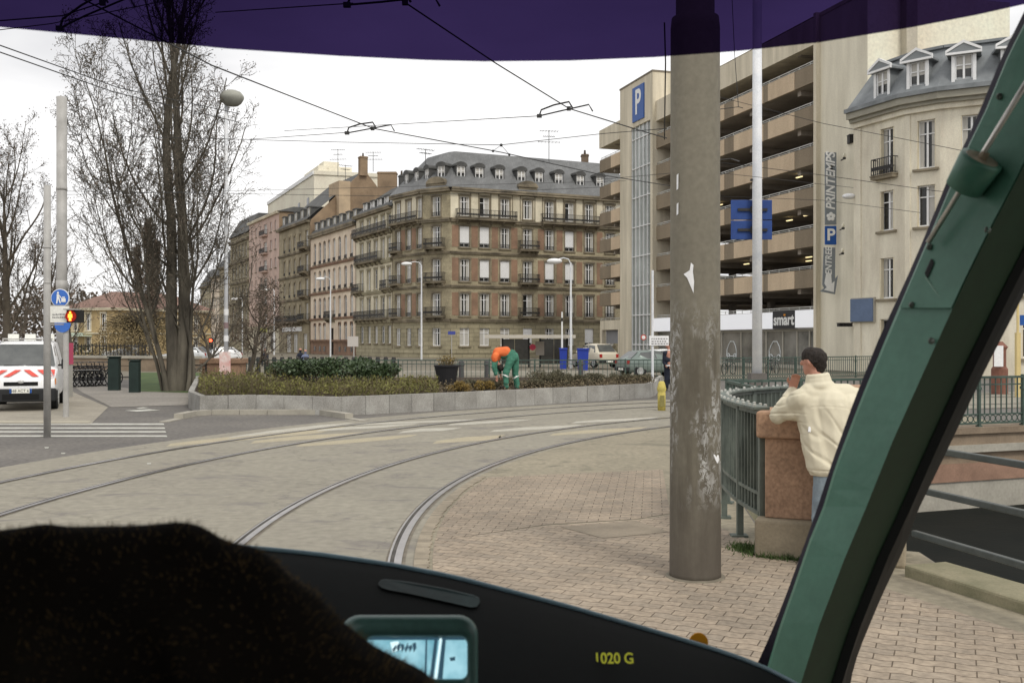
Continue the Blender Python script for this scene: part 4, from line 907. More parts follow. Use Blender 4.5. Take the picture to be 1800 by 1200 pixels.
o = text('P', 1.05, Matrix(((1, 0, 0, 0), (0, 0, -1, -.012), (0, 1, 0, hh/2), (0, 0, 0, 1))), signw, e, offset=.03)
d_ = 64.6; A = W3(1461, 515, d_); e = empty('entrance_sign', (A.x, d_, A.z), 0, 'grey entrance sign ending in a bent white arrow, lowest of the hanging signs', 'sign')
k_ = d_/F; pt = lambda x, y: ((x-1461)*k_, 0, (515-y)*k_)
b = MB(); b.extr([Vector(pt(*p)) for p in ((1448.5, 435), (1468.5, 435), (1468, 490), (1473, 484), (1468, 517), (1441.5, 512), (1449, 506), (1446, 500))], (0, .1, 0)); recalc(b.build('board', greyp, e))
b = MB(); b.extr([Vector(pt(*p))+Vector((0, -.02, 0)) for p in ((1452, 481), (1461, 482), (1462, 498), (1467, 494), (1465.5, 513.5), (1448, 509.5), (1453, 505), (1449, 498))], (0, .015, 0)); recalc(b.build('arrow', signw, e))
o = text('ENTREE', .58, Matrix(((0, -1, 0, pt(1457, 0)[0]), (0, 0, -1, -.012), (1, 0, 0, pt(0, 459)[2]), (0, 0, 0, 1))), signw, e, offset=.012, shear=.2, sc=(.88, 1, 1))
# ------------------------------------------------------------------ rounded corner house
rs = empty('round_house', (22.2, 56.6, 0), 0, 'cream corner house with a rounded front, slate mansard and white pedimented dormers', 'apartment house')
housew = mat('house_stucco', V(208, 198, 178), col2=V(178, 169, 150), scale=.8, rough=.9, stretch=(1.2, 1.2, .3))
greys = mat('blue_grey_slate', V(122, 126, 128), col2=V(100, 104, 106), scale=1.2, rough=.7)
shut = mat('folded_shutter', V(190, 180, 154), var=.06)
RPts = [Vector(p) for p in ((20.80, 60.2), (22.35, 56.6), (23.75, 55.2), (26.6, 53.7), (31.0, 52.6), (36, 52.4))]
faces_r = [Face(rs, RPts[i], RPts[i+1]) for i in range(len(RPts)-1)]
cols_r = {0: [1559], 1: [1628], 2: [1708], 3: [], 4: []}
lv = [(1.2, 2.2), (4.9, 2.3), (8.5, 2.5), (11.4, 0)]
zz = lambda f, px, y: f.z(px, y)
for i, f in enumerate(faces_r):
    us = [f.u(p) for p in cols_r[i]] or [f.L*.3, f.L*.75]
    w_ = 1.15 if i == 0 else 1.05
    for fi, (z0, h) in enumerate([(1.0, 2.2), (4.4, 2.35), (8.35, 2.3), (11.6, 2.7)]):
        for u in us:
            o = f.window(u, z0, w_, h, 'curtain' if fi % 2 else 'half', guard=(fi == 3 and i == 0), sur=None, fm=framew, rec=.25)
            inst('shutter', cmesh(('shutter', h), lambda b: [b.box((-w_/2, -.24, .02), (-w_/2+.10, -.02, h-.02)), b.box((w_/2-.10, -.24, .02), (w_/2, -.02, h-.02))], shut), o)
    f.wall(0, 15.3, housew); pass
    if i == 0: f.balcony(us[0]-.85, us[0]+.85, 11.55, dep=.45, brk=False)
gc_ = mat('grey_cornice', V(140, 136, 122), var=.12, scale=1)
for z0_, z1_, o_, m_, n_ in ((14.75, 15.05, .2, housew, 'frieze'), (15.05, 15.25, .4, gc_, 'cornice'), (15.25, 15.62, .62, gc_, 'cornice'), (15.62, 15.86, .76, greys, 'gutter')): loop_band(rs, RPts, z0_, z1_, o_, m_, n_)
f0 = faces_r[0]; f0.part('quoin', [(0, .45, -.1, .06, 0, 14.7)], housew)
faces_r[1].part('pilaster', [(0, .3, -.1, .06, 0, 14.7)], housew)
poly = RPts+[Vector((38, 66)), Vector((22.5, 64.5))]
poly = [Vector(p) for p in poly]
roof(rs, poly, [.9]*5+[.2, .2, 1.2], 15.85, 18.35, greys, over=.55)
ci_ = inset(poly, [.85]*5+[.15, .15, 1.1]); b = MB(); 
for i in range(5):
    A, B = ci_[i], ci_[i+1]; n_ = faces_r[i].n; b.prism([(A.x+n_.x*.15-22.2, A.y+n_.y*.15-56.6), (B.x+n_.x*.15-22.2, B.y+n_.y*.15-56.6), (B.x-n_.x*.1-22.2, B.y-n_.y*.1-56.6), (A.x-n_.x*.1-22.2, A.y-n_.y*.1-56.6)], 18.35, 18.5)
b.build('roof_edge', greys, rs)
for i, px in ((0, 1559), (1, 1618), (2, 1695), (3, 1778)):
    f = faces_r[i]; u = f.u(px); dormer(rs, f.P(u, .36, 16.15), f.th, .9, 1.4, 1.7, greys, greys, 'gable', surm=framew)
f0.part('side_wall', [(-.2, 0, -8, 0, 0, 15.3)], housew)
# small things on the cream walls
def wall_box(px, py, d, w_, h_, dep, m, nm, label, cat):
    p = W3(px, py, d); b = MB(); b.box((-w_/2, 0, -h_/2), (w_/2, dep, h_/2)); b.box((-w_/2-.03, -.03, h_/2), (w_/2+.03, dep, h_/2+.04)); b.box((-w_/2*.8, -.02, -h_/2*.8), (w_/2*.8, 0, h_/2*.8)); o = b.build(nm, m); o.location = p; return tag(o, label, cat)
wall_box(1497, 244, 63.6, .25, .5, .5, iron, 'loudspeaker_box', 'small black box mounted high on the cream wall by the round house', 'box')
pb_ = W3(1521, 545, 59.6); e = empty('notice_board', pb_, f0.th, 'dull blue board on the round house wall, below its windows', 'board'); b = MB(); b.box((-.9, -.34, -.68), (.9, -.22, .68)); b.build('board', mat('dull_blue_board', V(86, 102, 128), var=.1), e); b = MB(); b.box((-.96, -.24, -.74), (.96, 1.2, .74)); b.build('frame', frameg, e)
for i, (px, py, lb) in enumerate(((1484, 273, 'uppermost small lamp on the cream wall beside the tall grey sign'), (1482, 396, 'middle small lamp on the cream wall, level with the blue parking sign'), (1481, 440, 'lowest small lamp on the cream wall, level with the entrance sign'))):
    p = W3(px, py, 63.4); e = empty('wall_lamp', p, 0, lb, 'wall lamp', 'small lamps on the cream wall'); b = MB(); b.ball((0, 0, 0), (.10, .10, .13), 10, 8); b.build('globe', mat('lamp_glass', V(205, 200, 180), var=.05), e); b = MB(); b.box((-.03, 0, -.25), (.03, .6, -.19)); b.cbox((0, 0, -.2), .16, .16, .12); b.build('bracket', iron, e)
for i in range(4): wall_box(1477+i*6.5, 571, 63.4-.1*i, .16, .2, .4, iron, 'socket_box', 'small dark socket in the row of four low on the cream wall', 'socket').__setitem__('group', 'four small sockets on the cream wall')
# ------------------------------------------------------------------ bare trees
bark = mat('tree_bark', V(96, 90, 78), col2=V(56, 52, 45), scale=2.2, rough=.95, stretch=(1, 1, .25), bump=.5)
bark2 = mat('dark_bark', V(90, 82, 70), col2=V(62, 56, 49), scale=2, rough=.95)
budm = mat('buds', V(112, 98, 84), col2=V(80, 70, 60), scale=3, rough=.95)
def grow(mb, tips, p, d, L, r, lvl, rng, P):
    """one limb as a tapering, wandering tube with side shoots"""
    n = P['seg'][lvl]; pts = [p.copy()]; rad = [r]; dirs = [d.copy()]; step = L/n
    for i in range(n):
        d = (d+Vector((rng.gauss(0, 1), rng.gauss(0, 1), rng.gauss(0, 1)))*P['wob'][lvl]+Vector((0, 0, P['up'][lvl]))).normalized()
        p = p+d*step; pts.append(p.copy()); dirs.append(d.copy()); rad.append(max(P['minr'], r*(1-(1-P['tip'])*(i+1)/n)))
    mb.tube(pts, rad, P['sides'][lvl], cap=False)
    if lvl >= P['levels']: tips.append((pts[-1], d)); tips.append((pts[len(pts)//2], d)); return
    k = P['kids'][lvl]; a0 = rng.uniform(0, 6.28)
    for j in range(k):
        t = P['start'][lvl]+(1-P['start'][lvl])*(j+rng.random()*.8)/k; idx = min(n-1, int(t*n)); f = t*n-idx
        q = pts[idx].lerp(pts[idx+1], f); dd = dirs[idx]; a = a0+j*2.4+rng.gauss(0, .35)
        u = dd.orthogonal().normalized(); v = dd.cross(u); an = P['ang'][lvl]*rng.uniform(.75, 1.25)
        nd = (dd*math.cos(an)+(u*math.cos(a)+v*math.sin(a))*math.sin(an)).normalized()
        ll = L*P['len'][lvl]*rng.uniform(.7, 1.15)*P['shape'](t, lvl); grow(mb, tips, q, nd, ll, max(P['minr'], rad[idx]*P['rad'][lvl]), lvl+1, rng, P)
def tree(name, loc, label, trunks, P, seed, m, group=None, bud=0, budsz=.05, cat='tree', budmat=None):
    rng = random.Random(seed); e = empty(name, loc, 0, label, cat, group); tips = []; tr = MB(); cr_ = MB()
    for (px_, py_, dx, dy, L, r, n) in trunks:
        # the trunk is its own part; limbs belong to the crown
        d = Vector((dx, dy, 1)).normalized(); p = Vector((px_, py_, -.05)); pts = [p.copy()]; rad = [r*1.25]; dirs = [d.copy()]; N = 14
        for i in range(N):
            d = (d+Vector((rng.gauss(0, 1), rng.gauss(0, 1), 0))*P.get('twob', .05)+Vector((0, 0, .10))).normalized(); p = p+d*L/N; pts.append(p.copy()); dirs.append(d.copy()); rad.append(max(.02, r*(1-.88*((i+1)/N)**1.1)))
        tr.tube(pts, rad, 10, cap=False); a0 = rng.uniform(0, 6.28)
        for j in range(n):
            t = P['t0']+(1-P['t0'])*(j+rng.random()*.7)/n; idx = min(N-1, int(t*N)); q = pts[idx].lerp(pts[idx+1], t*N-idx); a = a0+j*2.4
            an = P['a0']*(1-P.get('aslope', .4)*t)*rng.uniform(.8, 1.2); dd = dirs[idx]; nd = (dd*math.cos(an)+Vector((math.cos(a), math.sin(a), 0))*math.sin(an)).normalized()
            grow(cr_, tips, q, nd, P['L0']*P['env'](t)*rng.uniform(.8, 1.15), min(rad[idx]*.55, P['r0']), 0, rng, P)
        tips.append((pts[-1], d))
    tr.build('trunk', m, e, smooth=True); cr_.build('crown', m, e)
    if bud:
        f = MB()
        for p, d in tips:
            for _ in range(bud): leaf(f, p+Vector((rng.gauss(0, .12), rng.gauss(0, .12), rng.gauss(0, .12))), budsz*rng.uniform(.6, 1.4), rng, .6)
        f.build('buds', budmat or budm, e)
    return e
PB = dict(levels=3, seg=[9, 6, 4, 3], wob=[.07, .11, .17, .22], up=[.17, .13, .08, .04], tip=.35, minr=.008, sides=[6, 4, 3, 3], kids=[8, 6, 4, 0], start=[.12, .15, .1, 0], ang=[.62, .72, .8, 0], len=[.42, .5, .55, 0], rad=[.42, .5, .6, 1],
          shape=lambda t, l: 1.15-.6*t, t0=.12, a0=.95, aslope=.55, L0=6.3, r0=.05, env=lambda t: 1.0-.45*t)
big = tree('poplar', (PX(306, 38), 38, 0), 'very tall bare poplar with several trunks rising from the lawn beside the lamp post',
     [(.0, 0, .035, 0, 19, .24, 17), (.13, .1, .078, 0, 18.5, .25, 18), (.55, -.1, .17, .02, 8, .08, 8), (-.4, 0, -.30, 0, 8, .07, 8), (-.20, -.2, -.14, 0, 12, .10, 11), (.66, .2, .06, .0, 6, .09, 6)], PB, 12, bark, bud=1, budsz=.042)
PA = dict(PB); PA.update(r0=.06, kids=[6, 5, 4, 0], a0=.80, aslope=.35, L0=5.6, env=lambda t: 1.0-.35*t, up=[.16, .12, .08, .03], t0=.16, twob=.03)
la = tree('bare_tree', (PX(18, 45), 45, 0), 'spreading bare tree behind the white van', [(0, 0, 0, 0, 9.0, .23, 20)], PA, 5, bark2, 'bare trees along the far quay', bud=1, budsz=.05)
def again(src, px, d, sc, rz, label, group='bare trees along the far quay'):
    c = copy_tree(src); c.location = (PX(px, d), d, 0); c.scale = (sc,)*3; c.rotation_euler = (0, 0, rz); c['label'] = label; c['group'] = group; return c
again(la, -75, 52, 1.0, 1.3, 'bare tree cut by the edge of the view, before the spreading one')
again(la, 75, 80, .95, 2.1, 'bare tree between the thin pole and the tall mast'); again(la, 125, 95, .8, 4.0, 'smaller bare tree before the ochre villa')
again(la, -20, 78, .8, 3.0, 'bare tree in the second line behind the white van')
PS = dict(PB); PS.update(levels=2, kids=[6, 5, 0, 0], a0=1.1, aslope=.3, L0=1.9, env=lambda t: 1.05-.3*t, t0=.30, up=[.10, .08, .05, .03], seg=[7, 5, 4, 3], twob=.09, r0=.07)
st_ = tree('bare_tree', (PX(434, 43), 43, 0), 'small crooked bare street tree beside the sandstone pillar', [(0, 0, .05, 0, 4.0, .13, 11), (.1, 0, .45, .1, 2.8, .08, 6)], PS, 8, bark2, None, bud=3, budsz=.06)
c_ = again(st_, 375, 70, 1.1, 2.0, 'small bare tree across the water, left of the lamp post', None); 
PP = dict(PB); PP.update(levels=2, kids=[7, 5, 0, 0], a0=.35, aslope=.2, L0=4.2, env=lambda t: 1.0-.45*t, t0=.06, up=[.3, .2, .1, 0], seg=[6, 4, 3, 3], twob=.015, minr=.03)
po = tree('poplar', (PX(262, 140), 140, 0), 'far slender columnar poplar, tallest behind the willow', [(0, 0, 0, 0, 17, .3, 40)], PP, 9, bark2, 'far columnar poplars', bud=5, budsz=.16)
again(po, 243, 150, .85, 1.0, 'far slender columnar poplar, left neighbour of the tallest', 'far columnar poplars'); again(po, 275, 160, .95, 2.4, 'far slender columnar poplar standing behind the big trunks', 'far columnar poplars')
# willow with yellow-brown hanging shoots
wl = empty('willow', (PX(246, 88), 88, 0), 0, 'round yellowish brown willow drooping over the far bank', 'willow'); rng = random.Random(21)
t_ = MB(); t_.tube([(0, 0, 0), (.2, 0, 1.4), (.1, 0, 2.6)], [.35, .28, .2], 8); t_.build('trunk', bark2, wl); f = MB(); s = MB()
wm = mat('willow_shoots', V(136, 120, 84), col2=V(98, 86, 60), scale=1.5, rough=.95)
for i in range(330):
    a = rng.uniform(0, 6.28); q = rng.random()**.6*3.3; top = 2.9+1.7*math.sqrt(max(0, 1-(q/3.4)**2)); x, y = math.cos(a)*q, math.sin(a)*q
    s.tube([(0, 0, 2.4), (x*.5, y*.5, top*.93), (x, y, top)], [.05, .03, .012], 3, cap=False); z = top; px_, py_ = x, y
    for k in range(24):
        z -= rng.uniform(.08, .17); px_ += x*.012; py_ += y*.012
        if z < .5: break
        leaf(f, (px_+rng.gauss(0, .12), py_+rng.gauss(0, .12), z), .17, rng, .3, -.9)
s.build('limbs', bark2, wl); f.build('foliage', wm, wl)
# far wood behind everything on the left: reads as one mass
f = MB(); rng = random.Random(3)
for i in range(15000):
    px = rng.uniform(-330, 200); d = rng.uniform(150, 190); top = 9.5+3*noise.noise(Vector((px*.02, d*.05, 2)))
    leaf(f, (PX(px, d), d, rng.random()**.8*top), rng.uniform(.3, .8), rng, .4)
tag(f.build('wood', mat('bare_wood_mass', V(104, 92, 80), col2=V(76, 68, 60), scale=.1, rough=1)), 'far brownish bare wood closing the view behind the van', 'wood', kind='stuff')
# hedge and park greenery on the far bank, under the buildings
f = MB()
for i in range(2600):
    px = rng.uniform(-200, 250); d = rng.uniform(92, 97); leaf(f, (PX(px, d), d, rng.random()*1.7), rng.uniform(.1, .25), rng, .5)
tag(f.build('hedge', mat('dark_hedge', (.05, .055, .03), col2=(.03, .032, .02), scale=.6)), 'dark low hedge along the far bank before the ochre villa', 'hedge')
# ------------------------------------------------------------------ ochre villa and far quay walls
ochre = mat('ochre_render', V(170, 148, 104), col2=V(146, 126, 88), scale=.3, rough=.9)
redroof = courses(mat('red_tile_roof', V(136, 106, 94), col2=V(108, 86, 76), scale=.4, rough=.85), .5, .4, .8, rot=(R(50), 0, 0))
oa, ob_ = XY(118, 138), XY(199, 135); ov = empty('villa', (oa[0], oa[1], 0), 0, 'ochre villa with a hipped red tile roof behind the bicycles', 'villa')
fo = Face(ov, oa, ob_); fo2 = Face(ov, ob_, (ob_[0]+9, ob_[1]+14))
for px in (132, 155, 182): 
    fo.window(fo.u(px), 3.4, .9, 2.3, 'half', guard=False, sur=creamw); fo.window(fo.u(px), .6, .9, 1.9, None, guard=False, sur=creamw)
for u in (2.5, 6, 10, 14): fo2.window(u, 3.4, .9, 2.0, 'half', guard=False, sur=creamw); fo2.window(u, .6, .9, 1.8, None, guard=False, sur=creamw)
fo.wall(0, 6.5, ochre); fo2.wall(0, 6.5, ochre)
for f_ in (fo, fo2): f_.band(6.15, .35, .4, creamw, 'eaves'); f_.band(2.9, .2, .1, creamw)
vp = [Vector(p) for p in (oa, ob_, (ob_[0]+9, ob_[1]+14), (oa[0]+7, oa[1]+17))]
roof(ov, vp, [4, 4, 4, 4], 6.5, 8.9, redroof, over=.5); b = MB(); b.box((-1.4, -1.6, 0), (1.4, 0, .15)); b.box((-1.4, -1.7, .0), (1.4, -1.6, .5)); o = b.build('awning', mat('pale_awning', V(172, 186, 168), var=.05), ov); o.location = fo.P(fo.u(148), 0, 2.6); o.rotation_euler = (0, 0, fo.th)
b = MB(); lw = empty('annex_house', (PX(235, 145), 145, 0), 0, 'long low red-roofed wing beside the ochre villa', 'house'); fl2 = Face(lw, XY(199.5, 150), XY(296, 150))
for k in range(7): fl2.window(fl2.L*(k+.5)/7, 1.2, .9, 2.0, 'half', guard=False, sur=creamw)
fl2.wall(0, 4.6, ochre); p4 = [Vector(XY(199.5, 150)), Vector(XY(296, 150)), Vector((PX(296, 150), 162)), Vector((PX(199.5, 150), 162))]; roof(lw, p4, [4, 3, 4, 3], 4.6, 7.2, redroof, over=.4)
# quay parapet across the water
qw = empty('quay_parapet', (PX(200, 66), 66, 0), 0, 'long grey stone parapet of the quay behind the bicycles', 'parapet')
fq = Face(qw, XY(108, 66), XY(345, 62)); fq.part('parapet_wall', [(0, fq.L, -.4, 0, 0, .82)], brownst); fq.part('coping', [(-.05, fq.L+.05, -.5, .08, .82, .98)], palest)
fb_ = empty('garden_fence', (PX(180, 84), 84, 0), 0, 'thin dark garden fence before the villa hedge', 'fence'); ff_ = Face(fb_, XY(112, 84), XY(270, 84)); b = MB()
for k in range(int(ff_.L/.3)): ff_.bx(b, k*.3, k*.3+.06, 0, .05, 0, 1.7)
ff_.bx(b, 0, ff_.L, .0, .04, 1.5, 1.56); ff_.bx(b, 0, ff_.L, .0, .04, .3, .36); b.build('palings', iron, fb_)
# ------------------------------------------------------------------ railings
greenp = mat('green_rail_paint', V(66, 84, 74), col2=V(44, 58, 52), scale=4, rough=.55, spec=.4, fine=.06)
bluegreen = mat('grey_green_paint', V(96, 104, 96), col2=V(70, 78, 72), scale=5, rough=.5, spec=.4)
def railing(label, pts, z0, z1, sp, m, post=2.0, bar=.022, rings=False, loc=None, name='railing', foot=0.0, double=True, group=None, bw=None):
    pts = [Vector(p) for p in pts]; o0 = Vector((pts[0].x, pts[0].y, 0)); e = empty(name, o0, 0, label, 'railing', group)
    top = MB(); low = MB(); bars = MB(); orn = MB(); rel = lambda p, z: (p.x-o0.x, p.y-o0.y, z)
    for i in range(len(pts)-1):
        A, B = pts[i], pts[i+1]; L = (B-A).length; d = (B-A)/L; n = Vector((d.y, -d.x)); th = math.atan2(d.y, d.x)
        def seg(mb, za, zb, w_):
            mb.hexa([rel(A-n*w_, za), rel(B-n*w_, za), rel(B+n*w_, za), rel(A+n*w_, za), rel(A-n*w_, zb), rel(B-n*w_, zb), rel(B+n*w_, zb), rel(A+n*w_, zb)])
        seg(top, z1-.05, z1, .032); seg(low, z0+.06, z0+.10, .02)
        if rings or double: seg(low, z0+.26, z0+.29, .018)
        if double: seg(low, z1-.20, z1-.17, .016)
        k = max(1, round(L/sp))
        for j in range(k+1 if i == len(pts)-2 else k):
            p = A+d*L*j/k; b_ = bw or bar; q0 = z0+.29 if rings else z0+.10
            bars.hexa([rel(p-d*b_/2-n*bar/2, q0), rel(p+d*b_/2-n*bar/2, q0), rel(p+d*b_/2+n*bar/2, q0), rel(p-d*b_/2+n*bar/2, q0), rel(p-d*b_/2-n*bar/2, z1-.05), rel(p+d*b_/2-n*bar/2, z1-.05), rel(p+d*b_/2+n*bar/2, z1-.05), rel(p-d*b_/2+n*bar/2, z1-.05)])
            if rings:
                c = A+d*L*(j+.5)/k
                orn.tube([(c.x-o0.x+d.x*.075*math.cos(t*math.pi/5), c.y-o0.y+d.y*.075*math.cos(t*math.pi/5), z0+.18+.075*math.sin(t*math.pi/5)) for t in range(11)], .012, 4, cap=False)
        k = max(1, round(L/post))
        for j in range(k+1 if i == len(pts)-2 else k):
            p = A+d*L*j/k; pb = MB(); pb.box((-.03, -.03, foot), (.03, .03, z1+.03)); pb.box((-.05, -.05, foot), (.05, .05, foot+.04)); pb.box((-.045, -.045, z1-.30), (.045, .045, z1-.24)); q = pb.build('post', m, e); q.location = (p.x-o0.x, p.y-o0.y, 0); q.rotation_euler = (0, 0, th)
    top.build('top_rail', m, e); low.build('lower_rails', m, e); bars.build('bars', m, e)
    if rings: orn.build('ring_row', m, e)
    return e
railing('long green quay railing running behind the flower bed', [XY(432, 43.7), XY(700, 43.7), XY(940, 43.9), XY(1178, 44.4)], .0, 1.1, .20, greenp, 2.2, double=True)
railing('green quay railing behind the white lamp mast, before the car showroom', [XY(1182, 45.5), XY(1262, 47), XY(1350, 49), XY(1445, 51), XY(1560, 54)], .0, 1.13, .17, greenp, 2.3, rings=True)
railing('green bridge railing with a row of rings standing on the banded wall', [(3.98, 13.42), (4.23, 19.56), (9.04, 21.36), (11.42, 22.26), (26, 27.9)], .03, 1.14, .16, greenp, 1.5, rings=True, foot=.03)
railing('black iron railing by the lawn between the big tree and the sandstone pillar', [XY(316, 40.5), XY(362, 41)], .0, .95, .9, iron, 1.1)
# close curved railing on the bank: flat cap of bolted plates, closely set flat bars
e = empty('railing', (2.27, 8.95, 0), 0, 'close curved grey-green railing with a bolted flat cap beside the sandstone pier', 'railing'); o0 = e.location
NP = [Vector(p) for p in ((2.24, 8.92), (2.22, 9.9), (2.37, 11.2), (2.86, 12.3), (3.72, 13.2))]
def curve_pts(P_, n):
    outp = []
    for i in range(len(P_)-1):
        p0, p1, p2, p3 = P_[max(i-1, 0)], P_[i], P_[i+1], P_[min(i+2, len(P_)-1)]
        for j in range(n):
            t = j/n; outp.append(.5*((2*p1)+(p2-p0)*t+(2*p0-5*p1+4*p2-p3)*t*t+(3*p1-p0-3*p2+p3)*t**3))
    return outp+[P_[-1]]
NC = curve_pts(NP, 5)
bars = MB(); low = MB(); fl = MB()
for i in range(len(NC)-1):
    A, B = NC[i], NC[i+1]; L = (B-A).length; d = (B-A)/L; n = Vector((d.y, -d.x)); rel = lambda p, z: (p.x-o0.x, p.y-o0.y, z)
    cap = MB(); g_ = .006
    q = [A+d*g_-n*.075, B-d*g_-n*.075, B-d*g_+n*.075, A+d*g_+n*.075]; cap.prism([(v.x-o0.x, v.y-o0.y) for v in reversed(q)], 1.285, 1.315); o = cap.build('cap_plate', bluegreen, e); bevel(o, .006)
    [MB().lathe([(.016, 0), (.016, .016), (.008, .022)], c=rel((A+B)/2+n*s_, 1.315), n=7).build('bolt', mat('bright_bolt', V(170, 170, 162), metal=.6, rough=.4), o) for s_ in (-.05, .05)]
    for za, zb, w_ in ((.34, .375, .03), (.52, .55, .025), (1.24, 1.284, .02)):
        low.hexa([rel(A-n*w_, za), rel(B-n*w_, za), rel(B+n*w_, za), rel(A+n*w_, za), rel(A-n*w_, zb), rel(B-n*w_, zb), rel(B+n*w_, zb), rel(A+n*w_, zb)])
    k = max(1, round(L/.10))
    for j in range(k):
        p = A+d*L*(j+.5)/k
        for za, zb, w1_, w2_ in ((.55, 1.24, .007, .028), (.375, .52, .012, .024)):
            bars.hexa([rel(p-d*w1_-n*w2_, za), rel(p+d*w1_-n*w2_, za), rel(p+d*w1_+n*w2_, za), rel(p-d*w1_+n*w2_, za), rel(p-d*w1_-n*w2_, zb), rel(p+d*w1_-n*w2_, zb), rel(p+d*w1_+n*w2_, zb), rel(p-d*w1_+n*w2_, zb)])
        bars.ball(rel(p+n*.02, .44), (.018, .018, .035), 6, 4)
    if i % 4 == 0: pb = MB(); pb.box((-.03, -.03, .0), (.03, .03, 1.28)); pb.box((-.06, -.09, 0), (.06, .07, .03)); q = pb.build('post', bluegreen, e); q.location = rel(A, 0); q.rotation_euler = (0, 0, math.atan2(d.y, d.x)+R(180))
bars.build('bars', bluegreen, e)
for nm_, k0 in (('bottom_rail', 0), ('middle_rail', 1), ('upper_rail', 2)):
    b = MB(); [b.add(low.v[8*j:8*j+8], [(0,3,2,1),(4,5,6,7),(0,1,5,4),(1,2,6,5),(2,3,7,6),(3,0,4,7)]) for j in range(k0, len(low.v)//8, 3)]; b.build(nm_, bluegreen, e)
# three-bar fence on the granite kerb at the right
e = empty('bar_fence', (3.5, 7, 0), 0, 'dark three-bar steel fence on the canal kerb', 'fence'); A, B = Vector((3.20, 7.93, 0)), Vector((4.75, 1.75, 0)); o0 = Vector((3.5, 7, 0)); d = (B-A).normalized()
dkm = mat('dark_fence_steel', V(66, 72, 70), col2=V(48, 54, 52), scale=6, rough=.4, spec=.5)
for z_ in (1.065, .735, .38):
    b = MB(); n = Vector((d.y, -d.x, 0))*.024; P_ = [A-n, B-n, B+n, A+n]; b.extr([p-o0+Vector((0, 0, z_-.03)) for p in P_], (0, 0, .05)); o = recalc(b.build('rail', dkm, e)); bevel(o, .008)
for t in (.30, .64, .99):
    p = A+(B-A)*t-o0; b = MB(); b.box((p.x-.03, p.y-.03, .1), (p.x+.03, p.y+.03, 1.1)); b.box((p.x-.07, p.y-.07, .1), (p.x+.07, p.y+.07, .13)); b.build('post', dkm, e)
# sandstone pier under the man's elbows
pinkst = mat('pink_sandstone', V(162, 128, 100), col2=V(132, 104, 82), scale=1.4, rough=.9, bump=.25, fine=.12)
e = empty('sandstone_pier', (2.82, 8.86, 0), R(-22), 'broad pink sandstone pier with a heavy cap that the man leans on', 'pier')
for nm, x0, x1, y0, y1, z0, z1, m, bv in (('plinth', -.60, .64, -.36, .36, -.0, .345, mat('plinth_stone', V(140, 128, 106), col2=V(112, 102, 84), scale=2, bump=.3), .03), ('shaft', -.52, .56, -.27, .27, .345, 1.05, pinkst, .012), ('cap', -.59, .63, -.33, .33, 1.05, 1.285, pinkst, .025)):
    b = MB(); b.box((x0, y0, z0), (x1, y1, z1)); bevel(b.build(nm, m, e), bv, 3)
e = empty('sandstone_pillar', (PX(394, 41.5), 41.5, 0), 0, 'square sandstone pillar at the end of the quay railing behind the lamp post', 'pillar')
b = MB(); b.box((-.78, -.5, 0), (.78, .5, .98)); b.build('shaft', pinkst, e); b = MB(); b.box((-.86, -.58, .98), (.86, .58, 1.2)); bevel(b.build('cap', pinkst, e), .03); b = MB(); b.box((-.84, -.56, 0), (.84, .56, .12)); b.build('plinth', pinkst, e)
# far sandstone parapet visible behind the man's shoulder
e = empty('stone_parapet', (PX(1520, 14.5), 14.5, 0), 0, 'low sandstone parapet block seen past the shoulder of the man', 'parapet'); b = MB(); b.box((-.72, -.3, 0), (.9, .3, 1.12)); b.build('block', pinkst, e); b = MB(); b.box((-.8, -.36, 1.12), (.98, .36, 1.26)); bevel(b.build('cap', pinkst, e), .02)
# ------------------------------------------------------------------ poles and lamps
polem = mat('weathered_steel_pole', V(132, 126, 112), col2=V(104, 98, 86), scale=1.3, rough=.7, stretch=(1, 1, .35), fine=.06)
galv = mat('galvanised_pole', V(164, 162, 158), col2=V(138, 136, 132), scale=2, rough=.6, metal=.1)
whitep = mat('white_mast_paint', V(205, 208, 212), col2=V(180, 184, 190), scale=1.5, rough=.55)
# the close pole: paint peeled and pasted-over below head height
m = polem; t = m.node_tree; n = t.nodes; l = t.links; bs = n['Principled BSDF']
near = mat('near_pole_paint', V(116, 110, 95), col2=V(100, 95, 82), scale=.9, rough=.75, stretch=(1, 1, .3), fine=.05, bump=.15)
t = near.node_tree; n = t.nodes; l = t.links; bs = n['Principled BSDF']; src = bs.inputs['Base Color'].links[0].from_socket
co = n.new('ShaderNodeTexCoord'); sp_ = n.new('ShaderNodeSeparateXYZ'); l.new(co.outputs['Object'], sp_.inputs[0])
def ntex(scale, st, det=6, dist=0, rough=.6):
    mp = n.new('ShaderNodeMapping'); mp.inputs['Scale'].default_value = st; l.new(co.outputs['Object'], mp.inputs[0]); a = n.new('ShaderNodeTexNoise'); a.inputs['Scale'].default_value = scale; a.inputs['Detail'].default_value = det; a.inputs['Distortion'].default_value = dist; a.inputs['Roughness'].default_value = rough; l.new(mp.outputs[0], a.inputs['Vector']); return a.outputs[0]
def ramp(src_, a, b_, c=0., d=1.):
    r = n.new('ShaderNodeMapRange'); l.new(src_, r.inputs[0]); r.inputs[1].default_value = a; r.inputs[2].default_value = b_; r.inputs[3].default_value = c; r.inputs[4].default_value = d; return r.outputs[0]
def mth(op, a, b_):
    r = n.new('ShaderNodeMath'); r.operation = op
    for i, v in enumerate((a, b_)):
        if isinstance(v, (int, float)): r.inputs[i].default_value = v
        else: l.new(v, r.inputs[i])
    return r.outputs[0]
def mixc(fac, a, col):
    x = n.new('ShaderNodeMix'); x.data_type = 'RGBA'; l.new(fac, x.inputs[0]); l.new(a, x.inputs[6]); x.inputs[7].default_value = (*col, 1); return x.outputs[2]
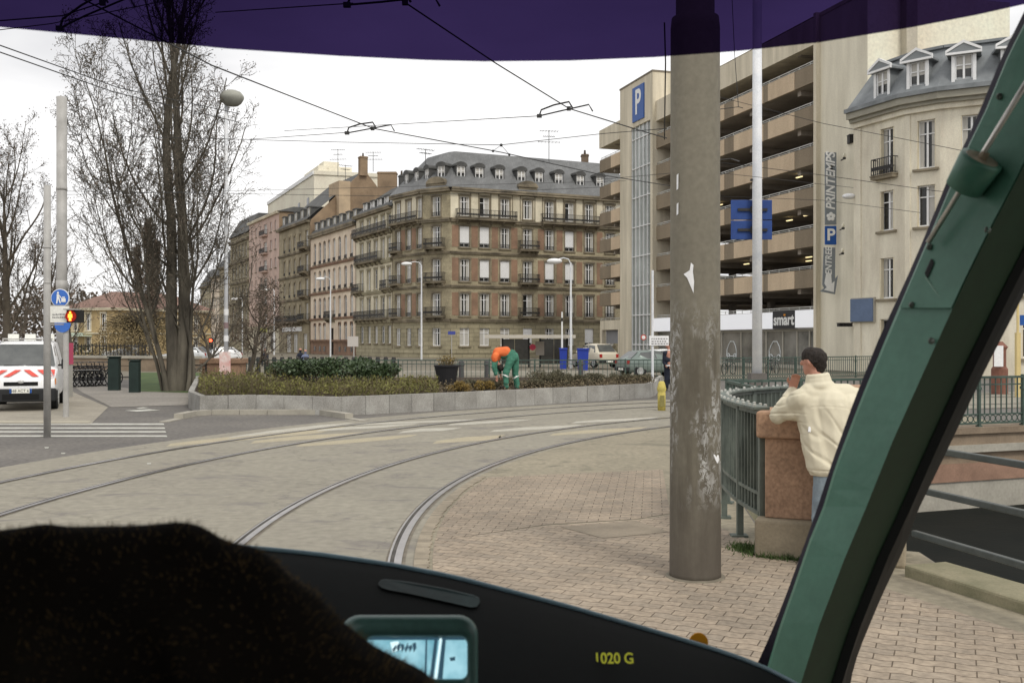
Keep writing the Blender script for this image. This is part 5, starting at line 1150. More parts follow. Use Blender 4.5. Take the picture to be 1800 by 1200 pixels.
zc = sp_.outputs[2]; big_ = ntex(1.6, (1, 1, .45), 5, .6)
lowmask = mth('MULTIPLY', ramp(mth('ADD', zc, mth('MULTIPLY', big_, 1.6)), 2.95, 2.5), 1.0)
grime = mth('MULTIPLY', lowmask, ramp(ntex(5, (1.5, 1.5, .25), 6), .35, .62, .25, 1))
c1_ = mixc(mth('MULTIPLY', grime, .8), src, V(70, 64, 53)); c2_ = mixc(mth('MULTIPLY', ramp(zc, .95, .1), .7), c1_, V(70, 63, 56))
chip = mth('MULTIPLY', mth('MULTIPLY', ramp(ntex(12, (1.6, 1.6, 1.0), 10, .6, .8), .50, .53), ramp(ntex(2.3, (1.6, 1.6, .35), 4), .44, .54)), mth('MULTIPLY', ramp(zc, .55, .9), ramp(zc, 2.25, 1.8)))
c3_ = mixc(mth('MULTIPLY', chip, .75), c2_, V(168, 168, 165)); l.new(c3_, bs.inputs['Base Color'])
e = empty('tram_pole', (PX(1222, 8.02), 8.02, 0), 0, 'massive near steel pole with torn posters and peeling paint on the paving', 'pole')
b = MB(); b.smooth = True; b.lathe([(.208, 0), (.205, .05), (.200, 1.5), (.196, 4.42), (.188, 4.50), (.154, 4.52), (.15, 8.5)], n=40); b.smooth = False; b.build('shaft', near, e)
sm = MB(); sm.lathe([(.25, .003), (.235, .018), (.212, .022)], n=30); sm.build('mortar_foot', mat('mortar', G(140, 132, 116), var=.2, scale=8), e)
def torn(cx, cz, pts, m_, R0=.2035):
    b = MB(); c = 4.712; P_ = []
    for x, z_ in pts:
        a = c+(cx+x)/R0; P_.append((math.cos(a)*R0, math.sin(a)*R0, cz+z_))
    b.add(P_, [tuple(range(len(P_)))]); return b.build('torn_poster', m_, e)
paper = mat('torn_paper', V(222, 218, 226), var=.08, scale=20)
torn(-.10, 2.40, [(-.03, .03), (0, 0), (.05, -.12), (.055, -.03), (.045, .05), (.05, .10), (.03, .12), (.02, .06)], paper); torn(.17, .98, [(-.05, .03), (.02, .02), (.035, -.02), (.0, -.045), (-.03, -.01)], paper)
torn(-.19, 3.1, [(-.01, 0), (.01, .01), (.012, .13), (-.008, .12)], paper); torn(-.19, 2.9, [(-.01, 0), (.01, .01), (.012, .1), (-.008, .09)], paper)
def pole(name, px, d, r, z1, label, m, cat='pole', rt=None, collars=(), cap=True, base=None, group=None):
    e = empty(name, (PX(px, d), d, 0), 0, label, cat, group); b = MB(); b.smooth = True; b.lathe([(r, 0), (rt or r, z1)], n=20); b.build('shaft', m, e)
    for z_, h_, k in collars: c = MB(); c.smooth = True; c.lathe([(r*k, z_), (r*k, z_+h_)], n=20); c.build('collar', m, e)
    if base: b = MB(); b.box((-base[0]/2, -base[0]/2, 0), (base[0]/2, base[0]/2, base[1])); b.build('base_box', mat('base_grey', V(92, 88, 84), var=.12), e)
    return e
pole('tram_pole', 108.5, 31, .155, 9.5, 'tall grey catenary mast with a collar, behind the round blue sign', galv, collars=((3.45, .35, 1.1), (6.6, .1, 1.06)))
tp = pole('signal_pole', 83, 19.8, .068, 5.0, 'slim grey pole carrying the red pedestrian signal, in front of the van', galv, 'signal pole', collars=((3.75, .03, 1.08), (3.05, .03, 1.08)))
wp = pole('lamp_mast', 1331, 29, .145, 13.5, 'tall white mast with a dark base box carrying the blue sign backs', whitep, 'mast', rt=.13, base=(.46, .98))
b = MB(); b.cbox((-.17, 0, 6.6), .05, .1, .06); b.build('clamp', iron, wp)
# pole continuing through the tinted strip keeps its own head
b = MB(); b.tube([(0, 0, 13.4), (-1.2, 0, 13.9)], .06, 8); b.ball((-1.5, 0, 13.8), (.45, .2, .12), 12, 6); b.build('lamp_head', galv, wp)
def signback(e, x0, x1, z0, z1, y): b = MB(); b.box((x0, y, z0), (x1, y+.03, z1)); o = b.build('sign_board', mat('sign_back_blue', V(34, 66, 128), col2=V(28, 54, 110), scale=2, rough=.6), e); bevel(o, .03); c = MB(); c.box((x0+.2, y-.05, (z0+z1)/2-.04), (x1-.15, y-.002, (z0+z1)/2+.04)); c.box((-.17, y-.08, (z0+z1)/2-.1), (-.05, y-.05, (z0+z1)/2+.1)); c.build('clamp_rail', iron, o)
k_ = 29/F
signback(wp, (1287-1331)*k_, (1360-1331)*k_, H+(600-385)*k_, H+(600-350)*k_, .17); signback(wp, (1287-1331)*k_, (1360-1331)*k_, H+(600-420)*k_, H+(600-386.5)*k_, .17)
# round-headed lamp
e = pole('street_lamp', 397.5, 38, .085, 11.1, 'tall white street lamp with a round dish head, before the sandstone pillar', whitep, 'street lamp', rt=.06)
b = MB(); b.smooth = True; b.lathe([(.07, 10.86), (.24, 10.90), (.36, 11.0), (.43, 11.12), (.455, 11.2), (.44, 11.27), (.34, 11.40), (.15, 11.47), (.02, 11.49)], c=(.22, 0, 0), n=24); b.build('lamp_head', mat('lamp_dish', V(150, 150, 140), col2=V(126, 126, 118), scale=2), e)
b = MB(); b.lathe([(.105, 0), (.105, 1.5)], n=14); b.build('sleeve', mat('pole_sleeve', V(168, 164, 160), var=.12), e)
b = MB(); b.box((-.22, -.13, .65), (.2, -.11, 1.5)); b.build('poster', mat('poster_paper', V(206, 196, 190), col2=V(190, 120, 110), scale=4, rough=.7), e)
for i, z_ in enumerate((1.9, 2.4, 2.9)): b = MB(); b.lathe([(.092, z_), (.092, z_+.22)], n=14); b.build('sticker', [paper, mat('sticker_dark', V(120, 100, 100), var=.2), paper][i], e)
def armlamp(px, py_head, d, py_base, x_off, label, name='street_lamp', rise=.35, ht=None):
    p = GP(px, py_base) if d is None else Vector((PX(px, d), d, 0)); e = empty(name, p, 0, label, 'street lamp', 'curved-arm street lamps'); zt = H+(600-py_head)*p.y/F
    b = MB(); b.tube([(0, 0, 0), (0, 0, zt*.5), (0, 0, zt)], [.10, .085, .06], 10); b.build('shaft', whitep, e)
    b = MB(); b.tube([(0, 0, zt-.1), (x_off*.15, 0, zt+rise*.75), (x_off*.45, 0, zt+rise), (x_off*.8, 0, zt+rise*.7)], .04, 8); b.build('arm', whitep, e)
    b = MB(); b.smooth = True; b.ball((x_off, 0, zt+rise*.35), (.55, .3, .2), 14, 8); b.build('lamp_head', mat('lamp_white', V(220, 222, 220), var=.03, rough=.4), e); return e
armlamp(1003.5, 462, 70, None, -1.15, 'white street lamp with one curved arm before the corner block, next to the blue bins')
armlamp(741, 466, 100, None, -1.5, 'white street lamp with a curved arm at the chamfered corner of the brown block')
armlamp(581, 492, 118, None, -1.2, 'smaller street lamp in front of the arched-window house'); armlamp(482, 511, 140, None, -1.2, 'far street lamp in front of the pink block'); armlamp(426, 527, 155, None, -1.2, 'farthest street lamp before the dark mansard house')
p = W3(1536, 345, 60.5); e = empty('wall_lantern', p, 0, 'street lamp on a curved arm fixed to the cream wall', 'wall lamp')
b = MB(); b.tube([(0, .4, -.2), (-.45, .2, .3), (-1.1, 0, .15)], .03, 6); b.box((-.04, .35, -.55), (.04, .45, .45)); b.build('arm', iron, e); b = MB(); b.smooth = True; b.ball((-1.5, 0, 0), (.42, .3, .18), 14, 8); b.build('lamp_head', MATS['lamp_white'], e)
# pedestrian signal and its plate on the slim pole
k_ = 19.8/F; X = lambda px: (px-83)*k_; Zp = lambda py: H+(600-py)*k_
b = MB(); b.box((X(121), -.10, Zp(567)), (X(143.5), .12, Zp(545))); hb = b.build('signal_head', mat('signal_black', (.015, .015, .016), rough=.5, var=.1), tp)
b = MB(); b.box((X(119), -.2, Zp(545)), (X(137), .13, Zp(543))); b.build('visor', galv, hb)
b = MB(); b.lathe([(.105, 0), (.11, .02)], c=(X(128.5), -.125, Zp(556)), n=24, axis='y'); b.build('red_lens', mat('lens_glow', (.12, .01, .008), var=0, emit=(.6, .02, .005), es=.35), hb)
am = mat('figure_glow', (.9, .3, .05), var=0, emit=(1, .30, .03), es=3.0); cx = X(128.5); cz = Zp(556)
b = MB(); b.ball((cx, -.135, cz+.075), (.022, .008, .022), 8, 6); b.add([(cx-.04, -.136, cz+.045), (cx+.04, -.136, cz+.045), (cx+.045, -.136, cz-.03), (cx+.02, -.136, cz-.03), (cx+.025, -.136, cz-.09), (cx-.025, -.136, cz-.09), (cx-.02, -.136, cz-.03), (cx-.045, -.136, cz-.03)], [tuple(range(7, -1, -1))]); b.build('standing_figure', am, hb)
b = MB(); b.box((X(89), -.02, Zp(567)), (X(119.5), .06, Zp(538))); plb = b.build('white_plate', mat('plate_white', V(206, 204, 196), var=.05), tp)
b = MB(); rngp = random.Random(2)
for row, zz_ in enumerate((Zp(553), Zp(558))):
    x = X(93)
    while x < X(115): w_ = rngp.uniform(.012, .03); b.box((x, -.023, zz_-.012), (x+w_, -.0201, zz_+rngp.choice((.012, .022)))); x += w_+rngp.uniform(.006, .012)
b.build('faded_lettering', mat('faded_print', V(120, 118, 118), var=.2), plb)
MB().box((0, -.015, Zp(538)), (X(112), .015, Zp(536))).build('bracket', galv, tp); MB().box((0, -.015, Zp(571)), (X(112), .015, Zp(569))).build('bracket', galv, tp)
# blue shared-path sign on its own post
d_ = 25; e = empty('round_sign', (PX(116, d_), d_, 0), 0, 'round blue sign with a white walking figure on a grey post by the van', 'road sign'); k_ = d_/F
b = MB(); b.lathe([(.07, 0), (.065, H+80*k_)], n=14); b.build('post', galv, e)
cz = H+(600-524)*k_; cx = (109-116)*k_; b = MB(); b.lathe([(.232, 0), (.232, .02)], c=(cx, -.11, cz), n=32, axis='y'); rim = b.build('sign_rim', mat('sign_rim_white', V(214, 220, 230), var=0), e)
b = MB(); b.lathe([(.212, 0), (.212, .01)], c=(cx, -.122, cz), n=32, axis='y'); b.build('sign_face', mat('sign_face_blue', V(44, 96, 176), var=.04, rough=.5), rim)
b = MB(); yy = -.128; W_ = lambda x, z_: (cx+x, yy, cz+z_)
b.ball(W_(-.045, .13), (.026, .004, .026), 8, 6)
b.add([W_(-.075, .10), W_(-.02, .10), W_(-.01, .02), W_(.03, -.13), W_(0, -.13), W_(-.04, -.02), W_(-.06, -.14), W_(-.09, -.14), W_(-.075, 0)], [tuple(range(8, -1, -1))])
b.add([W_(-.02, .09), W_(.05, .0), W_(.04, -.015), W_(-.02, .05)], [(3, 2, 1, 0)]); b.box((cx+.04, yy-.001, cz-.10), (cx+.15, yy, cz-.01)); b.box((cx+.06, yy-.001, cz+.0), (cx+.13, yy, cz+.03)); b.build('walking_figure', signw, rim)
b = MB(); b.lathe([(.2, 0), (.2, .02)], c=(cx+.05, -.09, cz-.66), n=28, axis='y'); b.build('lower_sign', MATS['sign_face_blue'], e)
# dark timber bollards / posts by the bicycles
gpost = mat('dark_green_post', (.018, .032, .028), rough=.6, var=.2, scale=3)
for px, w_, d_, hh, lb in ((201, .42, 38.6, 1.3, 'broad dark green post with a slanted top nearest the bicycles'), (237, .36, 37, 1.2, 'narrower dark green post near the big tree')):
    e = empty('green_post', (PX(px, d_), d_, 0), 0, lb, 'post', 'dark green posts by the path'); b = MB(); b.hexa([(-w_/2, -.12, 0), (w_/2, -.12, 0), (w_/2, .12, 0), (-w_/2, .12, 0), (-w_/2, -.12, hh-.06), (w_/2, -.12, hh-.06), (w_/2, .12, hh), (-w_/2, .12, hh)]); b.build('body', gpost, e)
    b = MB(); b.box((-w_/2-.02, -.14, hh-.02), (w_/2+.02, .14, hh+.03)); b.build('cap', gpost, e)
e = empty('bike_barrier', (PX(218, 39), 39, 0), 0, 'thin dark metal hoop rail between the two green posts', 'barrier'); b = MB(); b.tube([(-.35, 0, 0), (-.35, 0, .95), (.35, 0, .95), (.35, 0, 0)], .03, 6); b.tube([(-.35, 0, .5), (.35, 0, .5)], .025, 6); b.build('hoop', iron, e)
# yellow bollard
yb = mat('yellow_bollard_paint', V(190, 172, 74), col2=V(150, 138, 62), scale=5, rough=.6)
e = empty('yellow_bollard', (PX(1163, 27.4), 27.4, 0), 0, 'stubby yellow bollard with a knob top beside the near pole', 'bollard'); b = MB(); b.smooth = True; b.lathe([(.11, 0), (.11, .48), (.10, .50), (.125, .56), (.125, .62), (.10, .72), (.09, .76), (.06, .81)], n=10); b.build('body', yb, e); b = MB(); b.box((-.06, -.125, .12), (.06, -.1, .42)); b.build('plate', mat('olive_plate', V(120, 112, 60), var=.2), e)
# thin white post with information board, by the uniformed man
d_ = 37; k_ = d_/F; e = empty('information_post', (PX(1147, d_), d_, 0), 0, 'thin white post with a small white board before the glazed stair tower', 'post'); b = MB(); b.lathe([(.05, 0), (.045, H+125*k_)], n=10); b.build('post', whitep, e)
b = MB(); b.box((-(1147-1141)*k_, -.07, H-7*k_), ((1175-1147)*k_, -.05, H+10*k_)); pb = b.build('board', mat('board_white', V(208, 204, 204), var=.06), e); b = MB()
for zz_ in (4.5, 0, -4): 
    x = -.05
    while x < .5: w_ = rngp.uniform(.03, .09); b.box((x, -.073, H+zz_*k_-.02), (x+w_, -.0701, H+zz_*k_+.025)); x += w_+.03
b.build('faded_lettering', MATS['faded_print'], pb)
d_ = 60; k_ = d_/F; e = empty('no_entry_sign', (PX(1131, d_), d_, 0), 0, 'small round red and white sign on a thin post before the stair tower', 'road sign'); b = MB(); b.lathe([(.03, 0), (.03, 2.4)], n=8); b.build('post', galv, e)
b = MB(); b.lathe([(.17, 0), (.17, .02)], c=(0, -.06, 2.15), n=20, axis='y'); b.build('sign_rim', mat('sign_red', V(170, 60, 52), var=0), e); b = MB(); b.lathe([(.11, 0), (.11, .01)], c=(0, -.072, 2.15), n=20, axis='y'); b.box((-.03, -.075, 2.09), (.03, -.073, 2.21)); b.build('sign_face', signw, e)
# tram stop shelter across the street
d_ = 72; e = empty('tram_shelter', (PX(940, d_), d_, 0), 0, 'long flat-roofed glass shelter in front of the corner block', 'shelter'); k_ = d_/F; XS = lambda px: (px-940)*k_; ZS = lambda py: H+(600-py)*k_
b = MB(); b.box((XS(853), -1.2, ZS(594.5)), (XS(1010), 1.4, ZS(588.5))); b.build('roof', mat('shelter_roof', V(168, 162, 150), var=.06), e)
dg = mat('shelter_glass', V(86, 84, 74), col2=V(58, 56, 50), rough=.15, scale=.9, spec=.6, fine=0)
b = MB(); [b.box((XS(a), .9, .25), (XS(c)-.04, .94, ZS(596))) for a, c in ((884, 905), (905, 930), (950, 975), (975, 998))]; b.build('glass_panel', dg, e)
for px in (883, 930, 950, 998): b = MB(); b.box((XS(px)-.06, .85, 0), (XS(px)+.06, .99, ZS(594.5))); b.build('post', iron, e)
b = MB(); b.box((XS(942), .5, .9), (XS(957), .6, ZS(600))); b.build('poster_case', mat('poster_pale', V(150, 142, 132), var=.1), e)
b = MB(); b.lathe([(.02, 0), (.23, .01), (.23, .03)], c=(XS(936.5), .45, ZS(610)), n=20, axis='y'); b.build('round_sign', mat('sign_pink', V(190, 60, 84), var=.05), e)
# blue waste bins
for px, w_, d_, lb in ((990, .5, 69, 'slim blue waste container by the white lamp post'), (1024.5, .72, 66, 'wide blue waste container beside the beige parked car')):
    e = empty('waste_bin', (PX(px, d_), d_, 0), 0, lb, 'waste bin', 'blue waste bins'); b = MB(); b.hexa([(-w_/2*.85, -.3, 0), (w_/2*.85, -.3, 0), (w_/2*.85, .3, 0), (-w_/2*.85, .3, 0), (-w_/2, -.36, 1.35), (w_/2, -.36, 1.35), (w_/2, .36, 1.35), (-w_/2, .36, 1.35)]); b.build('body', mat('bin_blue', V(32, 56, 150), var=.08, rough=.4), e); b = MB(); b.box((-w_/2-.03, -.42, 1.35), (w_/2+.03, .38, 1.45)); b.build('lid', MATS['bin_blue'], e)
d_ = 69.6; k_ = d_/F; e = empty('barrier_pole', (PX(988, d_), d_, 0), 0, 'upright white barrier arm with a dark band standing over the slim blue container', 'barrier'); b = MB(); b.lathe([(.07, 1.3), (.05, H+52*k_)], n=10); b.lathe([(.10, 0), (.1, 1.3)], n=10); b.build('arm', signw, e); b = MB(); b.lathe([(.066, 3.3), (.066, 3.55)], n=10); b.build('band', iron, e)
# traffic light far left
d_ = 85; e = empty('traffic_light', (PX(371, d_), d_, 0), 0, 'far traffic light showing red by the old houses', 'traffic light'); b = MB(); b.lathe([(.06, 0), (.05, 1.3)], n=8); b.build('post', iron, e); b = MB(); b.box((-.17, -.12, 1.3), (.17, .12, 2.2)); hb = b.build('head', MATS['signal_black'], e); b = MB(); b.ball((0, -.13, 1.98), (.13, .05, .13), 12, 8); b.build('red_lamp', mat('red_glow', (.6, .02, .01), var=0, emit=(1, .08, .03), es=5), hb)
# dark street bollards behind the quay railing
for i, (px, d_) in enumerate(((811, 47), (856, 47.5), (1021, 48), (905, 49))):
    e = empty('street_bollard', (PX(px, d_), d_, 0), 0, ['dark bollard behind the black plant pot', 'dark bollard just left of the gardener', 'dark bollard straight below the wide blue container', 'dark bollard just past the gardener'][i], 'bollard', 'dark bollards behind the quay railing'); b = MB(); b.lathe([(.15, 0), (.13, .1), (.12, .75), (.15, .78), (.13, .95), (.04, 1.0)], n=12); b.build('body', mat('bollard_grey', V(74, 72, 72), var=.1), e)
# concrete median strip beyond the railing
b = MB(); b.box((PX(560, 56), 55.6, 0), (PX(1100, 56), 56.4, .22)); tag(b.build('median_kerb', palest), kind='structure')
for i, px in enumerate(range(440, 700, 14)):
    d_ = 58; e = empty('street_bollard', (PX(px, d_), d_, 0), 0, 'small black bollard in the long even row in front of the old houses', 'bollard', 'row of small black bollards'); b = MB(); b.lathe([(.13, 0), (.11, .8), (.14, .86), (.10, 1.0)], n=8); b.build('body', iron, e)
d_ = 66; k_ = d_/F; e = empty('direction_sign', (PX(622, d_), d_, 0), 0, 'back of a grey rectangular road sign on a thin post before the arched-window house', 'road sign'); b = MB(); b.lathe([(.04, 0), (.04, H)], n=8); b.build('post', galv, e); b = MB(); b.box((-(622-611)*k_, -.05, H-9*k_), ((630-622)*k_, -.03, H+9*k_)); b.build('board', mat('sign_back_grey', V(168, 162, 156), var=.05), e)
d_ = 95; k_ = d_/F; e = empty('street_name_sign', (PX(794, d_), d_, 0), 0, 'small blue sign on a thin post at the foot of the corner block', 'road sign'); b = MB(); b.lathe([(.04, 0), (.04, H+13*k_)], n=8); b.build('post', galv, e); b = MB(); b.box((-.35, -.05, H+12*k_), (.35, -.03, H+18*k_)); b.build('board', mat('small_blue', V(60, 70, 140), var=.05), e)
# right edge: things beyond the bridge
e = empty('wooden_post', (PX(1789, 34), 34, 0), 0, 'thin pale wooden post behind the bridge railing', 'post'); b = MB(); b.box((-.07, -.07, 0), (.07, .07, 2.2)); b.box((-.03, -.03, 2.2), (.03, .03, 3.4)); b.build('shaft', mat('pale_wood', V(186, 166, 110), var=.08), e); b = MB(); b.box((.06, -.05, 2.45), (.5, -.02, 2.8)); b.build('sign_board', bluep, e)
e = empty('clock_bollard', (PX(1757, 36), 36, 0), 0, 'reddish brown advertising bollard partly hidden by the cab pillar', 'bollard'); b = MB(); b.lathe([(.28, 0), (.28, .9), (.22, 1.0), (.22, 1.6), (.28, 1.7), (.1, 1.9)], n=12); b.build('body', mat('red_brown_paint', V(112, 74, 60), var=.2, scale=3), e); b = MB(); b.box((-.34, -.32, 1.0), (-.02, -.28, 1.75)); b.build('notice', paper, e)
# ------------------------------------------------------------------ overhead wires
wirem = mat('overhead_wire', (.045, .045, .045), rough=.6, metal=.2, var=0)
def wire(label, pts, r=.010, sag=0, cat='overhead wire', bez=True):
    P_ = [W3(*p) if len(p) == 3 and p[1] > -900 and p[0] > -5000 else Vector(p) for p in pts]; o0 = P_[0].copy(); Q = []
    for i in range(len(P_)-1):
        for j in range(8): t = j/8; q = P_[i].lerp(P_[i+1], t); q.z -= sag*4*t*(1-t); Q.append(q-o0)
    Q.append(P_[-1]-o0); b = MB(); b.tube(Q, r, 5); o = b.build('overhead_wire', wirem); o.location = o0; return tag(o, label, cat, 'overhead tram wires')
def pulloff(px, py, d, x2, y2, label, s=1.0):
    """curved steady arm holding the contact wire"""
    A = W3(px, py, d); e = empty('steady_arm', A, 0, label, 'wire fitting', 'steady arms holding the tram wires'); B = W3(x2, y2, d+.3)-A
    b = MB(); b.tube([B, B*.93+Vector((0, 0, .1*s)), B*.5+Vector((0, 0, .13*s)), Vector((0, 0, .12*s)), Vector((.07*s, 0, 0))], .016*s, 5); b.tube([B, B*.55+Vector((.1, 0, .02)), Vector((.35*s, 0, .07*s)), Vector((.42*s, 0, -.05*s))], .014*s, 5); b.build('arm', wirem, e)
    MB().cbox((0, 0, 0), .07, .05, .07).build('clamp', wirem, e); MB().cbox(B, .09, .05, .06).build('clamp', wirem, e)
wire('heavy contact wire of the near track crossing above the flower bed', [(560, -150, 10.6), (700, -3, 12), (872, 112, 14.4), (1000, 191, 17.5), (1120, 228, 19.3), (1172, 243, 20)], .011)
wire('heavy contact wire of the far track passing behind the bare poplar', [(-60, -110, 10.5), (148, 0, 12.2), (372, 115, 14.6), (520, 173, 17), (656, 226, 19.1), (882, 268, 22), (1060, 308, 25), (1230, 335, 29)], .011)
wire('span wire from the left to the near steady arm', [(-60, 60, 16), (90, 42, 16), (300, 0, 16)], .008)
wire('upper of two slack wires at the far left', [(-60, 58, 14), (0, 80, 15), (210, 155, 20), (420, 200, 27)], .010); wire('lower of two slack wires at the far left', [(-60, 70, 14), (0, 92, 15), (200, 162, 20), (420, 215, 27)], .010)
wire('long span wire from the tall mast to the car park', [(117, 237, 31), (600, 250, 24), (880, 255, 22), (1060, 235, 22), (1172, 226, 21)], .008)
wire('span wire ending at the steady arm of the near track', [(500, 230, 27), (947, 204, 18)], .008); wire('span wire ending at the steady arm of the far track', [(440, 245, 27), (610, 233, 19.4)], .008)
wire('thin wire low across the facades', [(115, 336, 31), (700, 345, 34), (1060, 329, 36)], .008); wire('second thin wire low across the facades', [(118, 342, 31), (560, 332, 34), (1100, 318, 36)], .007)
wire('wire crossing the cream wall below the cornice', [(1262, 170, 36), (1446, 217, 34), (1662, 259, 32), (1790, 285, 30)], .010); wire('wire crossing the cream wall above the wall lamp', [(1262, 285, 36), (1446, 308, 34), (1640, 335, 32), (1790, 350, 30)], .010); wire('lowest wire across the round house', [(1262, 345, 36), (1446, 352, 34), (1620, 374, 32)], .008)
wire('wire running up beside the near pole', [(1168, 40, 15), (1170, 110, 15), (1168, 245, 19)], .012); wire('thin vertical wire before the car park top', [(1286, -20, 20), (1291, 90, 20), (1298, 188, 20)], .007)
wire('short bracket wire before the car park', [(1266, 192, 20), (1298, 188, 20), (1306, 190, 20)], .008); wire('contact wire coming from behind the near pole', [(1266, 281, 27), (1285, 279, 27), (1300, 284, 26)], .014)
wire('wire high in the tinted strip', [(-40, 40, 15), (110, 28, 14), (180, 5, 13)], .010); wire('span wire high in the tinted strip', [(380, 22, 16), (620, 6, 13)], .008); wire('taut wire rising behind the near pole', [(1050, 316, 30), (1230, 300, 26), (1500, 330, 30)], .007)
pulloff(1000, 191, 17.5, 948, 204, 'steady arm of the near track in the open sky'); pulloff(655, 226, 19.1, 610, 234, 'steady arm of the far track over the roofs'); pulloff(712, 4, 12, 610, 9, 'steady arm seen through the tinted strip', 1.0); pulloff(180, 5, 13, 105, 50, 'steady arm seen through the tinted strip over the poplar')
e = empty('wire_hanger', W3(881, 268, 22), 0, 'small triangular hanger holding the far contact wire', 'wire fitting'); b = MB(); tp_ = Vector((0, 0, .16)); b.tube([(-.18, 0, 0.03), tp_, (.18, 0, -.05)], .007, 4); b.ball((-.18, 0, .03), .03, 8, 6); b.ball((.18, 0, -.05), .03, 8, 6); b.ball(tp_, .035, 8, 6); b.build('hanger', wirem, e)
# ------------------------------------------------------------------ vehicles
tyrem = mat('tyre_rubber', (.018, .018, .018), rough=.85, var=.15); rimm = mat('wheel_cover', V(160, 160, 158), var=.1, metal=.3, rough=.4)
blackpl = mat('bumper_plastic', (.02, .021, .022), rough=.6, var=.2); carglass = mat('car_glass', (.05, .055, .055), col2=(.12, .125, .12), rough=.08, scale=1.2, spec=.7, fine=0)
redl = mat('tail_lamp_red', (.35, .02, .015), rough=.3, var=.1); headl = mat('headlamp_glass', V(206, 206, 196), rough=.15, var=.15, scale=9, spec=.7); orangel = mat('indicator_orange', (.55, .18, .03), var=0, rough=.3)
platem = mat('number_plate', V(205, 205, 195), var=.02)
def car(loc, rz, label, paint, st, side, fg, rg, wx=(1.25, -1.25), wr=.31, plates='both', group='parked cars', name='parked_car', rear=True):
    """st: stations (x, z_sill, z_belt, z_top, half width low, half width top); side: side-window outlines in x, z"""
    e = empty(name, loc, rz, label, 'car' if 'van' not in name else 'van', group); b = MB(); b.smooth = False; n = 14
    def ring(s_):
        x, zb, zm, zt, wb, wt = s_; h = [(.0, zb), (wb*.86, zb), (wb*.97, zb+.12), (wb, (zb+zm)/2), (wb*.975, zm), (wt, max(zm+.001, zt-.06)), (wt*.82, zt), (0, zt+.012)]
        return [(x, y, z) for y, z in h]+[(x, -y, z) for y, z in reversed(h[1:-1])]
    Rg = [ring(s_) for s_ in st]; m = len(Rg[0]); vs = [p for r_ in Rg for p in r_]; fs = [(i*m+k, i*m+(k+1) % m, (i+1)*m+(k+1) % m, (i+1)*m+k) for i in range(len(st)-1) for k in range(m)]
    fs += [tuple(range(m)), tuple(reversed(range((len(st)-1)*m, len(st)*m)))]; b.add(vs, fs); o = b.build('body', paint, e, smooth=True); recalc(o); bevel(o, .02, 2)
    sd = o.modifiers.new('split', 'EDGE_SPLIT'); sd.split_angle = R(38)
    def hw(x, z):
        for a, c in zip(st, st[1:]):
            if (a[0]-x)*(c[0]-x) <= 0 and a[0] != c[0]:
                t = (x-a[0])/(c[0]-a[0]); zm, zt, wb, wt = (a[i]+(c[i]-a[i])*t for i in (2, 3, 4, 5)); k = min(1, max(0, (z-zm)/max(.01, zt-.06-zm))); return wb*.975+(wt-wb*.975)*k
        return .8
    for sgn in (1, -1):
        for poly in side:
            g_ = MB(); P_ = [(x, sgn*(hw(x, z)+.006), z) for x, z in poly]; g_.add(P_, [tuple(range(len(P_))) if sgn < 0 else tuple(reversed(range(len(P_))))]); g_.build('side_window', carglass, e)
        for x in wx:
            y0 = sgn*(hw(x, .5)-.0)
            w_ = MB(); w_.lathe([(wr*.7, 0), (wr, .01), (wr, .19), (wr*.7, .2)], n=22, axis='y'); wo = w_.build('wheel', tyrem, e); wo.location = (x, y0-.19 if sgn > 0 else y0-.01, wr)
            w_ = MB(); w_.lathe([(.02, 0), (wr*.66, .012), (wr*.68, .0)] if sgn > 0 else [(.02, 0), (wr*.66, -.012), (wr*.68, .0)], n=16, axis='y'); 
            for q in range(6): w_.cbox((wr*.42*math.cos(q*1.047), 0, wr*.42*math.sin(q*1.047)), .05, .035, .05)
            ro = w_.build('rim', rimm, wo); ro.location = (0, .205 if sgn > 0 else -.005, 0)
            ar = MB(); ar.lathe([(wr+.05, 0), (wr+.05, .03)], n=22, axis='y'); a_ = ar.build('wheel_arch', blackpl, e); a_.location = (x, y0-.028 if sgn > 0 else y0-.002, wr+.01)
    for nm, q in (('windscreen', fg), ('rear_window', rg)):
        if not q: continue
        (x0, z0), (x1, z1), w0, w1 = q; ox = .012 if nm == 'windscreen' else -.012; g_ = MB(); g_.add([(x0+ox, -w0, z0), (x0+ox, w0, z0), (x1+ox, w1, z1), (x1+ox, -w1, z1)], [(0, 1, 2, 3) if nm == 'windscreen' else (3, 2, 1, 0)]); g_.build(nm, carglass, e)
    xf, xr = st[0][0], st[-1][0]
    for sgn in (1, -1):
        b = MB(); b.box((xf-.12, sgn*.50, .58), (xf+.015, sgn*.74, .72)); b.build('headlight', headl, e); b = MB(); b.box((xr-.02, sgn*.56, .68), (xr+.1, sgn*.76, .92)); b.build('tail_light', redl, e)
        b = MB(); b.ball((st[2][0]-.25, sgn*(st[2][4]+.08), st[2][2]+.08), (.06, .1, .07), 8, 6); b.build('wing_mirror', paint, e)
    for x, nm in ((xf, 'front_bumper'), (xr, 'rear_bumper')): b = MB(); b.box((x-.07, -.78, .32), (x+.07, .78, .52)); bevel(b.build(nm, blackpl, e), .03)
    b = MB(); b.box((xr-.085, -.26, .36), (xr-.071, .26, .47)) if plates != 'none' else None; b.box((xf+.071, -.26, .36), (xf+.085, .26, .47)); b.build('number_plate', platem, e)
    return e
hatch = [(1.95, .34, .55, .60, .66, .55), (1.80, .26, .72, .78, .80, .68), (1.0, .24, .88, .93, .84, .72), (.80, .24, .90, .97, .845, .73), (.15, .24, .92, 1.38, .85, .60), (-.4, .24, .92, 1.43, .85, .60), (-1.2, .24, .93, 1.38, .85, .60), (-1.75, .26, .93, .98, .82, .70), (-1.92, .32, .80, .86, .76, .64)]
